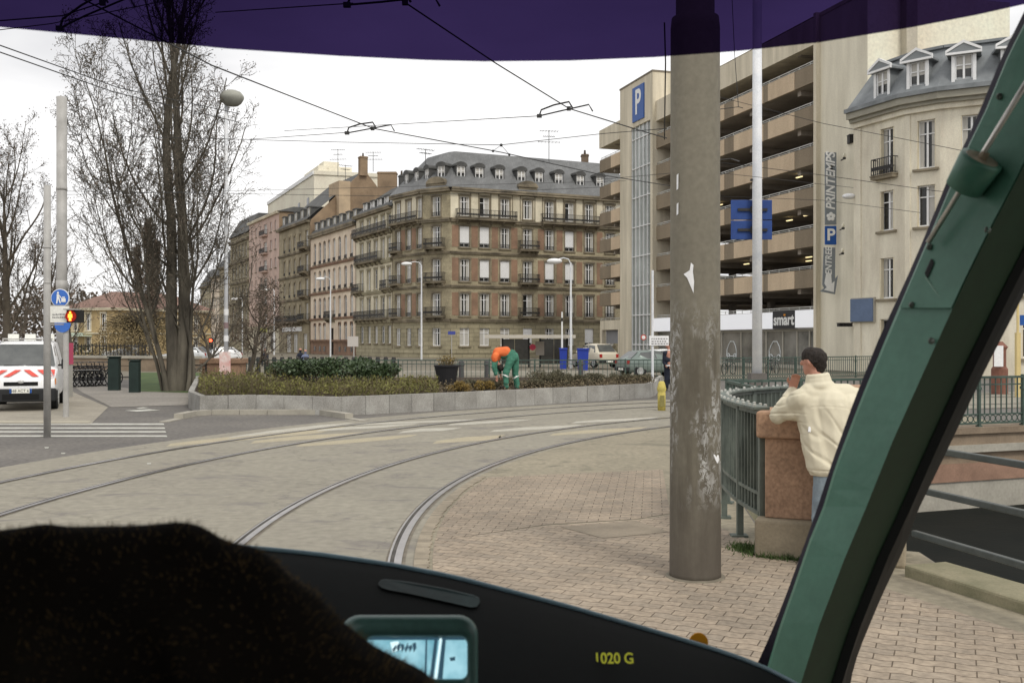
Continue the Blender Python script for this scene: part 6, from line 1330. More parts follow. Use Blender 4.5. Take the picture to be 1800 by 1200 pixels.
hside = [[(.62, .96), (.18, 1.32), (-.32, 1.36), (-.32, .97)], [(-.37, .97), (-.37, 1.36), (-1.12, 1.31), (-1.42, .98)]]
fgl, rgl = ((.78, .99), (.17, 1.36), .68, .55), ((-1.72, 1.0), (-1.24, 1.36), .64, .53)
gcar = mat('grey_green_car_paint', V(104, 116, 110), rough=.3, var=.05, spec=.6, metal=.3); bcar = mat('beige_car_paint', V(176, 168, 148), rough=.3, var=.05, spec=.6); wcar = mat('white_car_paint', V(208, 208, 206), rough=.3, var=.03, spec=.6); scar = mat('silver_car_paint', V(170, 172, 172), rough=.3, var=.03, spec=.6, metal=.4); dcar = mat('dark_car_paint', V(56, 62, 66), rough=.3, var=.05, spec=.6)
car((PX(1148, 54.5), 54.5, 0), R(22), 'grey-green hatchback with a red tail light behind the quay railing', gcar, hatch, hside, fgl, rgl)
mono = [(s_[0], s_[1], s_[2]+.08, s_[3]+(.2 if s_[3] > 1.2 else .05), s_[4], s_[5]) for s_ in hatch]; ms = [[(x, z+(.06 if z < 1.1 else .18)) for x, z in p] for p in hside]
car((PX(1046, 68.5), 69.5, .12), R(118), 'beige tall hatchback seen from behind, next to the wide blue container', bcar, mono, ms, ((.78, 1.07), (.17, 1.56), .68, .55), ((-1.72, 1.08), (-1.24, 1.56), .66, .55))
car((PX(1176, 62), 62, 0), R(20), 'white car half hidden by the near pole, behind the uniformed man', wcar, hatch, hside, fgl, rgl)
car((PX(220, 92), 92, .15), R(200), 'silver car on the far quay below the ochre villa', scar, hatch, hside, fgl, rgl)
car((PX(384, 88), 88, 0), R(205), 'white car parked by the far old houses, right of the red traffic light', wcar, hatch, hside, fgl, rgl); car((PX(368, 92), 92, 0), R(30), 'dark grey car parked by the far old houses under the red traffic light', dcar, hatch, hside, fgl, rgl)
car((PX(322, 84), 84, 0), R(190), 'pale car glimpsed between the trunks of the big poplar', scar, hatch, hside, fgl, rgl)
# white service van, nose to the camera
vanw = mat('white_van_paint', V(214, 216, 218), rough=.35, var=.03, spec=.5)
vst = [(2.2, .42, .62, .74, .74, .66), (2.12, .32, .84, .92, .84, .76), (1.62, .28, 1.04, 1.12, .88, .80), (1.25, .28, 1.12, 1.22, .89, .80), (.55, .28, 1.14, 1.84, .90, .70), (.2, .28, 1.14, 1.91, .90, .71), (-1.9, .28, 1.14, 1.91, .90, .71), (-2.15, .32, 1.1, 1.84, .88, .70)]
vx, vy = PX(49, 29.1), 29.1
van = car((vx, vy, 0), R(-90+21.5), 'white service van with red and white chevrons on its bonnet, facing the road', vanw, vst, [[(1.05, 1.2), (.55, 1.74), (.0, 1.78), (.0, 1.2)]], ((1.26, 1.22), (.58, 1.82), .80, .665), None, wx=(1.3, -1.45), wr=.33, group=None, name='service_van')
for ch in list(van.children):
    if ch.name.startswith(('headlight', 'front_bumper', 'wing_mirror', 'number_plate')):
        bpy.data.objects.remove(ch)
b = MB(); b.box((2.06, -.86, .26), (2.26, .86, .62)); b.box((2.0, -.885, .30), (2.2, -.80, .60)); b.box((2.0, .80, .30), (2.2, .885, .60)); bp = b.build('front_bumper', blackpl, van); bevel(bp, .05, 3)
b = MB(); b.box((2.255, -.45, .33), (2.275, .45, .47)); b.build('air_intake', mat('grille_black', (.008, .008, .008), var=0), bp)
for sgn in (1, -1):
    b = MB(); b.hexa([(2.05, sgn*.50, .66), (2.20, sgn*.50, .66), (2.08, sgn*.83, .70), (1.98, sgn*.83, .70), (2.05, sgn*.50, .84), (2.17, sgn*.50, .84), (2.04, sgn*.83, .90), (1.98, sgn*.83, .90)]); hl = recalc(b.build('headlight', headl, van))
    b = MB(); b.hexa([(2.0, sgn*.80, .70), (2.11, sgn*.78, .70), (2.03, sgn*.86, .72), (1.98, sgn*.86, .72), (2.0, sgn*.80, .88), (2.07, sgn*.78, .88), (1.99, sgn*.86, .88), (1.96, sgn*.86, .88)]); recalc(b.build('indicator', orangel, hl))
    b = MB(); b.box((1.05, sgn*.95, 1.12), (1.17, sgn*1.12, 1.40)); b.box((1.1, sgn*.86, 1.2), (1.14, sgn*.96, 1.26)); wm_ = b.build('wing_mirror', blackpl, van); bevel(wm_, .025)
b = MB(); b.box((2.10, -.42, .70), (2.215, .42, .80)); b.build('grille', MATS['grille_black'], van); b = MB(); b.ball((2.20, 0, .80), (.03, .09, .05), 10, 6); b.build('badge', rimm, van)
b = MB(); b.box((2.262, -.27, .50), (2.28, .27, .62)); np_ = b.build('number_plate', platem, van); b = MB(); b.box((2.281, -.27, .50), (2.283, -.22, .62)); b.box((2.281, .22, .50), (2.283, .27, .62)); b.build('plate_band', bluep, np_)
o = text('568 ACT 67', .10, Matrix(((0, 0, 1, 2.284), (1, 0, 0, 0), (0, 1, 0, .56), (0, 0, 0, 1))), iron, np_, ext=.001)
# chevrons lying on the bonnet
redv = mat('chevron_red', V(196, 60, 44), var=.05, rough=.5)
def bon(y, t): # t: 0 lower edge .. 1 upper edge of the bonnet
    x = 2.135+(1.63-2.135)*t; z = .925+(1.135-.925)*t; return Vector((x+.012, y, z+.016))
b = MB()
for y0 in (.02, .36, .70): 
    for sgn in (1, -1):
        w_ = .16; q = [(sgn*y0, .85), (sgn*(y0+w_), .85), (sgn*(y0+w_+.26), .02), (sgn*(y0+.26), .02)] ; q = [(max(-.82, min(.82, a)), c) for a, c in q]
        if abs(q[0][0]) > .8: continue
        P_ = [bon(a, c) for a, c in q]; b.add(P_, [(0, 1, 2, 3) if sgn < 0 else (3, 2, 1, 0)])
b.build('chevron', redv, van)
b = MB(); b.box((1.3, -.5, 1.235), (1.33, .0, 1.25)); b.box((1.3, .05, 1.235), (1.33, .6, 1.25)); b.build('wiper', blackpl, van)
b = MB(); [b.tube([(x, -.62, 1.97), (x, .62, 1.97)], .022, 6) for x in (.3, -.6, -1.5)]; [b.tube([(.3, s_*.62, 1.9), (.3, s_*.62, 1.98), (-1.6, s_*.62, 1.98), (-1.6, s_*.62, 1.9)], .02, 6) for s_ in (1, -1)]; b.build('roof_rack', galv, van)
b = MB(); [b.box((-.5, y, 1.93), (-.3, y+.28, 2.12)) for y in (-.55, -.1, .4)]; b.build('roof_lamp', mat('lamp_bar_white', V(210, 206, 196), var=.05), van)
# red-pink box of a second vehicle behind the van
e = empty('street_cabinet', (PX(108, 34), 34, 0), 0, 'narrow pink and grey cabinet standing behind the van mirror', 'cabinet'); b = MB(); b.box((-.3, -.2, 0), (.3, .2, 1.1)); b.build('body', mat('cabinet_grey', V(150, 148, 140), var=.08), e); b = MB(); b.box((-.3, -.215, 1.12), (.32, .2, 1.85)); b.build('panel', mat('pink_panel', V(176, 66, 96), var=.06), e)
# ------------------------------------------------------------------ bicycles
def bicycle():
    e = empty('bicycle', (0, 0, 0), 0, 'x', 'bicycle', 'bicycles parked side by side'); b = MB(); fr = mat('bicycle_frame', (.03, .03, .035), var=.2, rough=.4)
    for x in (-.52, .52):
        w_ = MB(); w_.tube([(x+.33*math.cos(t*math.pi/10), 0, .34+.33*math.sin(t*math.pi/10)) for t in range(21)], .022, 6, cap=False); wo = w_.build('wheel', tyrem, e); s = MB()
        for q in range(8): s.tube([(x, 0, .34), (x+.32*math.cos(q*math.pi/4), 0, .34+.32*math.sin(q*math.pi/4))], .005, 3, cap=False)
        s.tube([(x, 0, .68), (x+(.2 if x < 0 else -.2), 0, .62)], .02, 4); s.build('spokes', rimm, wo)
    for a, c in (((-.52, 0, .34), (-.1, 0, .32)), ((-.1, 0, .32), (-.22, 0, .82)), ((-.52, 0, .34), (-.2, 0, .75)), ((-.1, 0, .32), (.36, 0, .78)), ((-.2, 0, .74), (.35, 0, .86)), ((.52, 0, .34), (.34, 0, .98))): b.tube([a, c], .018, 6)
    b.build('frame', fr, e); b = MB(); b.tube([(.30, -.28, 1.0), (.36, -.12, 1.03), (.34, .12, 1.03), (.30, .28, 1.0)], .014, 5); b.build('handlebar', fr, e); b = MB(); b.ball((-.25, 0, .86), (.14, .07, .035), 8, 5); b.build('saddle', blackpl, e); b = MB(); b.lathe([(.02, -.02), (.09, 0), (.02, .02)], c=(-.1, 0, .32), n=10, axis='y'); b.box((-.13, .02, .12), (-.09, .1, .15)); b.box((-.12, -.1, .48), (-.08, -.02, .51)); b.build('crank', fr, e); b = MB(); b.box((-.66, -.06, .70), (-.30, .06, .715)); b.build('rack', rimm, e); return e
bk = bicycle(); L_ = ['nearest to the slim sign post', 'second along from the slim sign post', 'third along from the slim sign post', 'fourth along from the slim sign post', 'fifth along, in the middle of the crowd', 'sixth along, past the middle', 'third before the broad green post', 'second before the broad green post', 'right beside the broad green post']
for i in range(9):
    o = bk if i == 0 else copy_tree(bk); px = 124+i*7.6; d_ = 41.5+.3*(i % 2)+i*.1; o.location = (PX(px, d_), d_, 0); o.rotation_euler = (R(random.uniform(-4, 4)), 0, R(62+random.uniform(-9, 9))); o['label'] = 'parked bicycle in the row, '+L_[i]
for px, d_, lb in ((1281, 57, 'bicycle leaning at the showroom, seen just right of the near pole'), (1358, 57, 'bicycle at the showroom, seen right of the white mast')): o = copy_tree(bk); o.location = (PX(px, d_), d_, 0); o.rotation_euler = (0, 0, R(50)); o['label'] = lb; o['group'] = 'bicycles at the showroom'
# ------------------------------------------------------------------ people
skin = mat('skin', V(168, 118, 98), var=.08, scale=12, rough=.6, spec=.35)
def wrinkle(o, amp, sc, seed=0, zmin=-9):
    N = [v.normal.copy() for v in o.data.vertices]
    for v, nv in zip(o.data.vertices, N):
        p = v.co; q = Vector((p.x*sc[0], p.y*sc[1], p.z*sc[2]+seed)); k = noise.noise(q)*.6+noise.noise(q*2.3)*.4; k2 = 1-abs(noise.noise(q*.8+Vector((7, 3, 1))))*2.2
        v.co = p+nv*amp*(k+k2*.6)
    o.data.update()
def S(*a): return [(Vector(p), r, Vector(q), r2) for p, r, q, r2 in a]
# man leaning on the pier, seen from behind and turned to the left
B0 = Vector((2.5, 7.95, 0)); rel = lambda p: Vector(p)-B0
c = rel((2.452, 8.10, 1.735)); f = Vector((-.80, .60, 0)); sd = Vector((.60, .80, 0)); hd = lambda a, s_, z_: c+f*a+sd*s_+Vector((0, 0, z_))
segs = S((hd(-.01, 0, .0), .082, hd(.012, 0, .01), .080), (hd(.02, 0, -.045), .062, hd(.042, 0, -.085), .040), (hd(.078, 0, .012), .014, hd(.10, 0, -.022), .0165), (hd(.068, 0, .035), .03, hd(.062, 0, .05), .03), (hd(.072, 0, -.058), .018, hd(.066, 0, -.058), .018), (hd(.062, 0, -.10), .018, hd(.05, 0, -.10), .02),
  (hd(-.01, 0, -.07), .055, rel((2.50, 8.06, 1.52)), .062), (rel((2.50, 8.06, 1.50)), .08, rel((2.56, 8.02, 1.10)), .13), (rel((2.56, 8.02, 1.10)), .12, rel((2.6, 7.96, .9)), .13),
  (rel((2.30, 8.02, 1.42)), .05, rel((2.76, 8.02, 1.42)), .05),
  (rel((2.30, 8.02, 1.42)), .048, rel((2.17, 8.20, 1.24)), .04), (rel((2.17, 8.18, 1.26)), .04, rel((2.345, 8.33, 1.50)), .026),
  (rel((2.76, 8.02, 1.42)), .048, rel((2.92, 8.25, 1.33)), .04), (rel((2.92, 8.25, 1.33)), .04, rel((2.70, 8.45, 1.33)), .027),
  (rel((2.52, 7.96, .88)), .085, rel((2.49, 8.0, .48)), .055), (rel((2.49, 8.0, .48)), .055, rel((2.47, 7.90, .09)), .038), (rel((2.68, 7.96, .88)), .085, rel((2.68, 8.02, .48)), .055), (rel((2.68, 8.02, .48)), .055, rel((2.70, 7.88, .09)), .038))
# palm and fingers of the raised hand, and of the one on the cap
def hand(wr, d1, up, r=1.0):
    out_ = []; d1 = Vector(d1).normalized(); up = Vector(up).normalized(); lat = d1.cross(up).normalized(); w0 = rel(wr)
    for k in range(-1, 2): out_.append((w0+lat*.018*k, .019, w0+d1*.075+lat*.022*k, .017))
    for k, L in zip((-1.5, -.5, .5, 1.5), (.066, .078, .074, .058)):
        a = w0+d1*.085+lat*.0205*k; m_ = a+d1*L*.45-up*.008; t_ = m_+d1*L*.25-up*L*.42; out_ += [(a, .0095, m_, .009), (m_, .009, t_, .0075)]
    a = w0+d1*.025+lat*.03; out_ += [(a, .012, a+lat*.03+d1*.03-up*.01, .0105), (a+lat*.03+d1*.03-up*.01, .0105, a+lat*.028+d1*.06-up*.02, .009)]; return out_
segs += hand((2.345, 8.33, 1.50), (.12, -.35, .75), (.3, .9, .2)); segs += hand((2.70, 8.45, 1.335), (-1, .25, -.03), (0, 0, 1))
man = fuse('person', segs, skin, voxel=.0085, smooth=3, balls=[(hd(.005, -.079, -.012), (.018, .013, .028)), (hd(.005, .079, -.012), (.018, .013, .028))]); man.location = B0+Vector((.10, .34, 0))
tag(man, 'man in a cream jacket leaning on the sandstone pier, hand at his mouth', 'person')
hair = mat('dark_hair', (.018, .014, .012), col2=(.035, .027, .022), scale=30, rough=.75, stretch=(1, 1, .3), bump=.6, bscale=90)
hr = fuse('hair', S((hd(-.03, 0, .022), .092, hd(.016, 0, .040), .082), (hd(-.055, 0, -.03), .062, hd(-.05, 0, .02), .07), (hd(-.052, 0, -.065), .05, hd(-.05, 0, -.02), .06), (hd(-.005, -.070, .015), .022, hd(.0, -.072, -.02), .012), (hd(.03, 0, .062), .05, hd(.055, 0, .055), .035)), hair, man, voxel=.008, smooth=4)
for v, nv in zip(hr.data.vertices, [v.normal.copy() for v in hr.data.vertices]): v.co += nv*.006*noise.noise(v.co*38)
b = MB()
for s_ in (-1, 1): b.ball(hd(.0775, s_*.031, .022), (.010, .010, .0075), 8, 6); 
b.build('eye', mat('eye_dark', (.05, .035, .03), var=0, rough=.2), man); b = MB(); [b.tube([hd(.083, s_*.015, .042), hd(.077, s_*.045, .044)], .0045, 4) for s_ in (-1, 1)]; b.build('eyebrow', hair, man)
jk = mat('cream_jacket', V(200, 192, 168), col2=V(184, 176, 152), scale=2, rough=.9, fine=.01)
jsegs = S((rel((2.40, 8.03, 1.45)), .10, rel((2.70, 8.02, 1.45)), .10), (rel((2.33, 8.02, 1.41)), .095, rel((2.78, 8.01, 1.40)), .10),
  (rel((2.43, 8.05, 1.36)), .150, rel((2.50, 7.98, .86)), .138), (rel((2.56, 8.00, 1.36)), .165, rel((2.62, 7.96, .86)), .150), (rel((2.70, 8.02, 1.34)), .160, rel((2.73, 7.97, .86)), .142), (rel((2.53, 8.01, 1.48)), .09, rel((2.56, 8.00, 1.30)), .15),
  (rel((2.33, 8.02, 1.42)), .095, rel((2.185, 8.17, 1.275)), .082), (rel((2.185, 8.17, 1.275)), .078, rel((2.335, 8.31, 1.46)), .05), (rel((2.25, 8.10, 1.30)), .08, rel((2.40, 8.05, 1.34)), .12),
  (rel((2.78, 8.01, 1.42)), .095, rel((2.94, 8.22, 1.345)), .08), (rel((2.94, 8.22, 1.345)), .078, rel((2.74, 8.42, 1.345)), .05))
cc0 = rel((2.492, 8.055, 0))
for k in range(12):
    a, c2_ = k*math.pi/6, (k+1)*math.pi/6
    for R1, zz_, rr_ in ((.094, 1.53, .034), (.080, 1.575, .028), (.078, 1.612, .021)):
        q = lambda t: Vector((cc0.x+R1*math.cos(t)-.012*(zz_-1.5)*10, cc0.y+R1*math.sin(t), zz_+.010*math.cos(t))); jsegs.append((q(a), rr_, q(c2_), rr_))
ja = fuse('jacket', jsegs, jk, man, voxel=.008, smooth=12)
wrinkle(ja, .0035, (4, 4, 4), 3)
NJ = [v.normal.copy() for v in ja.data.vertices]
for v, nv in zip(ja.data.vertices, NJ):
    p = v.co; a = p.x*.75+p.z*.66; c_2 = p.x*.66-p.z*.75; v.co = p+nv*(.0095*noise.noise(Vector((a*13, c_2*3, p.y*3)))*max(0, min(1, (1.45-p.z)*3))+.005*noise.noise(Vector((p.x*9, p.y*5, p.z*15)))*max(0, min(1, (-.12-p.x)*12)))
ja.data.update()
NJ = [v.normal.copy() for v in ja.data.vertices]
for v, nv in zip(ja.data.vertices, NJ):                        # pressed creases running from the armpit, and folds over the bent elbow
    p = v.co; a = p.x*.80+p.z*.60; c_2 = p.x*.60-p.z*.80; n1 = noise.noise(Vector((a*8+3, c_2*2.2, p.y*3))); k = max(0, 1-abs(n1)*7)*max(0, min(1, (1.40-p.z)*4))
    n2 = noise.noise(Vector((p.x*3, p.y*3, p.z*11+5))); k2 = max(0, 1-abs(n2)*6)*max(0, min(1, (-.14-p.x)*14)); k3 = max(0, 1-abs(p.z-1.335-.03*math.cos(p.x*7))*130)*(1 if -.12 < p.x < .3 else 0); k4 = max(0, 1-abs(p.z-.835)*120)
    v.co = p-nv*(.011*k+.010*k2+.004*k3+.005*k4)
ja.data.update()
for v in ja.data.vertices:                                     # straight hem
    if v.co.z < .785: v.co.z = .785+(v.co.z-.785)*.06
b = MB(); b.tube([rel((2.37, 7.92, 1.19)), rel((2.36, 7.9, 1.15))], .012, 6); b.tube([rel((2.745, 7.865, 1.44)), rel((2.735, 7.858, 1.40))], .006, 5); b.build('toggle', mat('toggle_white', V(220, 216, 206), var=0), man)
jn = mat('pale_jeans', V(128, 142, 150), col2=V(104, 116, 126), scale=5, rough=.9, bump=.2, bscale=60)
je = fuse('jeans', S((rel((2.53, 7.96, .86)), .108, rel((2.49, 8.0, .48)), .078), (rel((2.49, 8.0, .48)), .078, rel((2.47, 7.90, .10)), .070), (rel((2.68, 7.96, .86)), .11, rel((2.68, 8.02, .48)), .078), (rel((2.68, 8.02, .48)), .078, rel((2.70, 7.88, .10)), .070)), jn, man, voxel=.012, smooth=4); wrinkle(je, .006, (8, 8, 16), 9)
shoe = mat('dark_shoe', (.03, .025, .02), rough=.6, var=.1)
for x in (2.46, 2.70): fuse('shoe', S((rel((x, 7.86, .05)), .045, rel((x-.01, 8.06, .045)), .038)), shoe, man, voxel=.012, smooth=3)
# gardener bending over the bed
k_ = 30.8/F; gz = lambda py: H+(600-py)*k_; gp = lambda px, py, dy=0.0: Vector(((px-893)*k_, dy, gz(py)-.41))
greenw = mat('work_green', V(62, 122, 100), col2=V(44, 94, 76), scale=6, rough=.85); orangev = mat('safety_orange', (.8, .2, .06), col2=(.7, .13, .04), scale=5, rough=.8)
gs = S((gp(903, 627, 0), .13, gp(880, 622, .05), .13), (gp(880, 622, .05), .13, gp(871, 630, .05), .11), (gp(872, 634, .05), .06, gp(878, 642, .04), .055), (gp(879, 645, .04), .085, gp(881, 648, .04), .08),
  (gp(870, 628, -.1), .06, gp(869, 645, -.12), .05), (gp(869, 645, -.12), .045, gp(873, 661, -.12), .035), (gp(873, 632, .22), .06, gp(879, 648, .2), .045), (gp(879, 648, .2), .04, gp(880, 661, .16), .033),
  (gp(898, 633, -.05), .10, gp(889, 655, -.1), .07), (gp(889, 655, -.1), .065, gp(890, 679, -.08), .05), (gp(905, 633, .12), .10, gp(906, 656, .14), .07), (gp(906, 656, .14), .065, gp(909, 680, .16), .05),
  (gp(873, 661, -.12), .035, gp(873, 665, -.12), .03))
G0 = Vector((PX(893, 30.8), 30.8, .41)); ga = fuse('person', gs, skin, voxel=.018, smooth=3); ga.location = G0; tag(ga, 'gardener in green work clothes and an orange vest, bent over the flower bed', 'person')
for a, z_ in (((873, 665, -.12), 0), ((880, 663, .16), 0)):
    b = MB(); p = gp(*a)
    for q in range(4): b.tube([p+Vector((.015*(q-1.5), 0, 0)), p+Vector((.015*(q-1.5), 0, -.05)), p+Vector((.015*(q-1.5)+.015, 0, -.085))], .009, 5)
    b.tube([p+Vector((.03, 0, .02)), p+Vector((.05, 0, -.03))], .01, 5); b.build('fingers', skin, ga)
fuse('hair', S((gp(880.5, 647.5, .04), .095, gp(878.5, 644.5, .04), .09)), hair, ga, voxel=.02, smooth=2)
tr_ = fuse('trousers', S((gp(903, 627, -.02), .155, gp(899, 629, .08), .155), (gp(898, 631, -.06), .135, gp(889, 655, -.1), .10), (gp(889, 655, -.1), .095, gp(890, 679, -.08), .08), (gp(905, 631, .12), .13, gp(906, 656, .14), .10), (gp(906, 656, .14), .095, gp(909, 680, .16), .08)), greenw, ga, voxel=.02, smooth=4); wrinkle(tr_, .015, (6, 6, 8), 2)
ju = fuse('jacket', S((gp(899, 623, .03), .16, gp(884, 621, .03), .165), (gp(870, 633, -.1), .09, gp(869, 645, -.12), .085), (gp(869, 645, -.12), .08, gp(872, 657, -.12), .06), (gp(873, 634, .22), .085, gp(879, 655, .18), .055)), greenw, ga, voxel=.02, smooth=4); wrinkle(ju, .014, (6, 6, 8), 5)
ve = fuse('vest', S((gp(889, 618.5, -.0), .17, gp(876, 620, .05), .175), (gp(876, 621, .05), .17, gp(871, 629, .04), .14), (gp(871, 625, -.12), .10, gp(870, 632, -.13), .09)), orangev, ga, voxel=.02, smooth=4); wrinkle(ve, .012, (7, 7, 7), 8)
refl = mat('reflective_band', V(216, 214, 200), var=.04)
for a, c_, r1 in (((886.5, 655, -.1), (891.5, 664, -.1), .105), ((910, 658, .14), (903.5, 667, .15), .105)):
    b = MB(); P0, P1 = gp(*a), gp(*c_); mid_ = (P0+P1)/2; b.lathe([(.105, -.022), (.105, .022)], n=16); o = b.build('knee_band', refl, ga); o.location = mid_; o.rotation_euler = (0, R(28 if a[0] < 900 else -32), 0)
for a in ((889, 682, -.1), (908, 684, .15)): p = gp(*a); fuse('boot', S((p+Vector((.02, .02, .05)), .055, p+Vector((-.14, -.04, .04)), .045)), shoe, ga, voxel=.02, smooth=2)
# man in dark uniform behind the near pole
k_ = 38/F; U0 = Vector((PX(1176, 38), 38, 0)); up_ = lambda px, py, dy=0.: Vector(((px-1176)*k_, dy, H+(600-py)*k_-.0))
us_ = S((up_(1174, 606), .085, up_(1173.5, 608), .085), (up_(1175, 612), .05, up_(1176, 618), .06), (up_(1176, 622), .14, up_(1177, 645), .13), (up_(1169, 622, .0), .055, up_(1167, 636, .0), .045), (up_(1167, 636), .045, up_(1171, 645, -.15), .035), (up_(1184, 622), .055, up_(1186, 640), .045), (up_(1186, 640), .04, up_(1176, 646, -.2), .035),
   (up_(1173, 646), .09, up_(1172, 665), .07), (up_(1172, 665), .065, up_(1171, 683), .045), (up_(1180, 646), .09, up_(1181, 665), .07), (up_(1181, 665), .065, up_(1182, 683), .045))
um = fuse('person', us_, skin, voxel=.02, smooth=3); um.location = U0; tag(um, 'man in a dark blue uniform reading, half hidden by the near pole', 'person')
uni = mat('dark_uniform', (.018, .022, .035), var=.2, scale=4, rough=.85)
u_ = fuse('uniform', S((up_(1169.5, 621), .10, up_(1183, 621), .10), (up_(1173, 632), .15, up_(1180, 632), .15), (up_(1173, 644), .14, up_(1180, 644), .14), (up_(1169, 622), .08, up_(1167, 636), .07), (up_(1167, 636), .065, up_(1168.5, 640, -.08), .055), (up_(1184, 622), .08, up_(1186, 640), .065), (up_(1173, 646), .12, up_(1172, 665), .10), (up_(1172, 665), .095, up_(1171, 680), .085), (up_(1180, 646), .12, up_(1181, 665), .10), (up_(1181, 665), .095, up_(1182, 680), .085)), uni, um, voxel=.02, smooth=4); wrinkle(u_, .012, (6, 6, 8), 4)
fuse('hair', S((up_(1175.5, 604), .09, up_(1175, 605.5), .085)), mat('grey_hair', V(96, 86, 78), var=.2, scale=20), um, voxel=.02, smooth=2)
b = MB(); b.lathe([(.075, 0), (.07, .04)], c=up_(1175.5, 616), n=14); b.build('collar', signw, um)
for x in (1171, 1182): fuse('shoe', S((up_(x, 684, -.1)+Vector((0, 0, .0)), .05, up_(x, 684, .1), .05)), shoe, um, voxel=.02, smooth=2)
b = MB(); b.box((up_(1170, 643).x, -.28, up_(1170, 643).z), (up_(1176, 643).x, -.16, up_(1170, 641).z)); b.build('hand_paper', paper, um)
# people outside the far cafe: tiny
for i, (px, d_, hh, m_, lb) in enumerate([(466, 76, 1.2, uni, 'person in dark clothes sitting in front of the yellow-green shop sign'), (528, 77, 1.25, uni, 'person in dark clothes sitting outside the shop with the white sign'), (537, 76, 1.15, mat('cloth_blue', V(96, 104, 128), var=.1), 'person in a bluish top sitting at the terrace next to the arched-window house')]):
    b0 = Vector((PX(px, d_), d_, 0)); o = fuse('person', S((Vector((0, 0, hh)), .11, Vector((0, 0, hh-.05)), .11), (Vector((0, 0, hh-.2)), .08, Vector((0, 0, hh-.3)), .1), (Vector((-.15, 0, hh-.32)), .09, Vector((.15, 0, hh-.32)), .09), (Vector((0, 0, hh-.4)), .18, Vector((0, 0, .5)), .17), (Vector((-.1, 0, .48)), .1, Vector((-.12, -.42, .46)), .08), (Vector((.1, 0, .48)), .1, Vector((.12, -.42, .46)), .08), (Vector((-.12, -.42, .46)), .07, Vector((-.12, -.4, .06)), .05), (Vector((.12, -.42, .46)), .07, Vector((.12, -.4, .06)), .05), (Vector((-.2, 0, hh-.35)), .06, Vector((-.24, -.25, .7)), .05), (Vector((.2, 0, hh-.35)), .06, Vector((.24, -.25, .7)), .05)), m_, voxel=.035, smooth=2); o.location = b0; tag(o, lb, 'person', 'people at the far terrace'); fuse('head', S((Vector((0, 0, hh+.02)), .115, Vector((0, 0, hh-.06)), .10)), skin, o, voxel=.035, smooth=1); b = MB(); b.box((-.22, -.2, .40), (.22, .22, .44)); b.box((-.22, .18, .44), (.22, .22, .9)); [b.box((x, y, 0), (x+.03, y+.03, .4)) for x in (-.2, .17) for y in (-.18, .18)]; ch_ = b.build('chair', iron); ch_.location = b0; tag(ch_, ['dark chair in front of the yellow-green shop sign', 'dark chair outside the shop with the white sign', 'dark chair next to the arched-window house'][i], 'chair', 'terrace chairs')
# ------------------------------------------------------------------ the tram cab we look out of
tram = empty('tram', (0, 1.0, .35), 0, 'green tram cab with slanted pillar, dark dashboard and fuzzy black seat', 'tram'); T0_ = Vector(tram.location)
tv = lambda p: Vector(p)-T0_
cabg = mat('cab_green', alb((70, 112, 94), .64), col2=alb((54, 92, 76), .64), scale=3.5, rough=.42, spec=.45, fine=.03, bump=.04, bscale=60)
cabd = mat('cab_green_shaded', (.012, .042, .018), col2=(.009, .032, .014), scale=3, rough=.5, spec=.35, fine=.05)  # cab green darkened: shade on the inward-facing side put into the colour
rubber = mat('window_rubber', (.012, .008, .022), rough=.55, var=.2, scale=6); sealb = mat('black_seal', (.006, .007, .006), rough=.6, var=.2, scale=6)
E_ = {0: [(-100, 1850), (22, 1800), (95, 1763), (195, 1722), (250, 1697), (300, 1672), (412, 1627), (475, 1600), (550, 1566), (597, 1544), (707, 1500), (820, 1460), (900, 1434), (1031, 1387), (1106, 1358), (1166, 1331), (1230, 1300)],
      1: [(-100, 1862), (22, 1811), (95, 1773), (195, 1732), (250, 1705), (300, 1682), (412, 1635), (475, 1608), (550, 1576), (597, 1556), (707, 1511), (820, 1468), (900, 1444), (937, 1427), (1025, 1397), (1104, 1369), (1171, 1349), (1230, 1332)],
      2: [(-100, 1975), (292, 1800), (412, 1737), (500, 1694), (617, 1640), (773, 1570), (900, 1519), (975, 1487), (1098, 1440), (1200, 1408), (1240, 1396)],
      3: [(-100, 2040), (437, 1800), (500, 1767), (650, 1693), (793, 1627), (900, 1580), (975, 1545), (1107, 1492), (1197, 1463), (1240, 1450)],
      4: [(-100, 2110), (517, 1800), (647, 1733), (787, 1667), (900, 1612), (958, 1592), (1051, 1548), (1140, 1511), (1174, 1500), (1240, 1488)]}
def ex(k, y):
    L = E_[k]
    for (y0, x0), (y1, x1) in zip(L, L[1:]):
        if y0 <= y <= y1: return x0+(x1-x0)*(y-y0)/(y1-y0)
    return L[-1][1]
YS = [-100+1340*i/46 for i in range(47)]
def dp(y): return 1.10+.32*(y+100)/1340
def lane(nm, edges, m, extra=0, back=.07, y0=-101, y1=1300, lift=0.0, smooth=False):
    """strip of the pillar: edges = [(edge, depth offset)...], closed behind"""
    b = MB(); ys = [y for y in YS if y0 <= y <= y1]; n = len(edges)+2; vs = []
    for y in ys:
        r_ = [tv(W3(ex(k, y)+dx, y, dp(y)+dd-lift)) for k, dx, dd in edges]
        k, dx, dd = edges[-1]; r_.append(tv(W3(ex(k, y)+dx, y, dp(y)+dd+back))); k, dx, dd = edges[0]; r_.append(tv(W3(ex(k, y)+dx, y, dp(y)+dd+back))); vs += r_
    fs = [(i*n+k, i*n+(k+1) % n, (i+1)*n+(k+1) % n, (i+1)*n+k) for i in range(len(ys)-1) for k in range(n)]+[tuple(range(n)), tuple(reversed(range((len(ys)-1)*n, len(ys)*n)))]
    return b.add(vs, fs).build(nm, m, tram)
lane('gasket', [(0, 0, .03), (1, 1, .02)], rubber, back=.03)
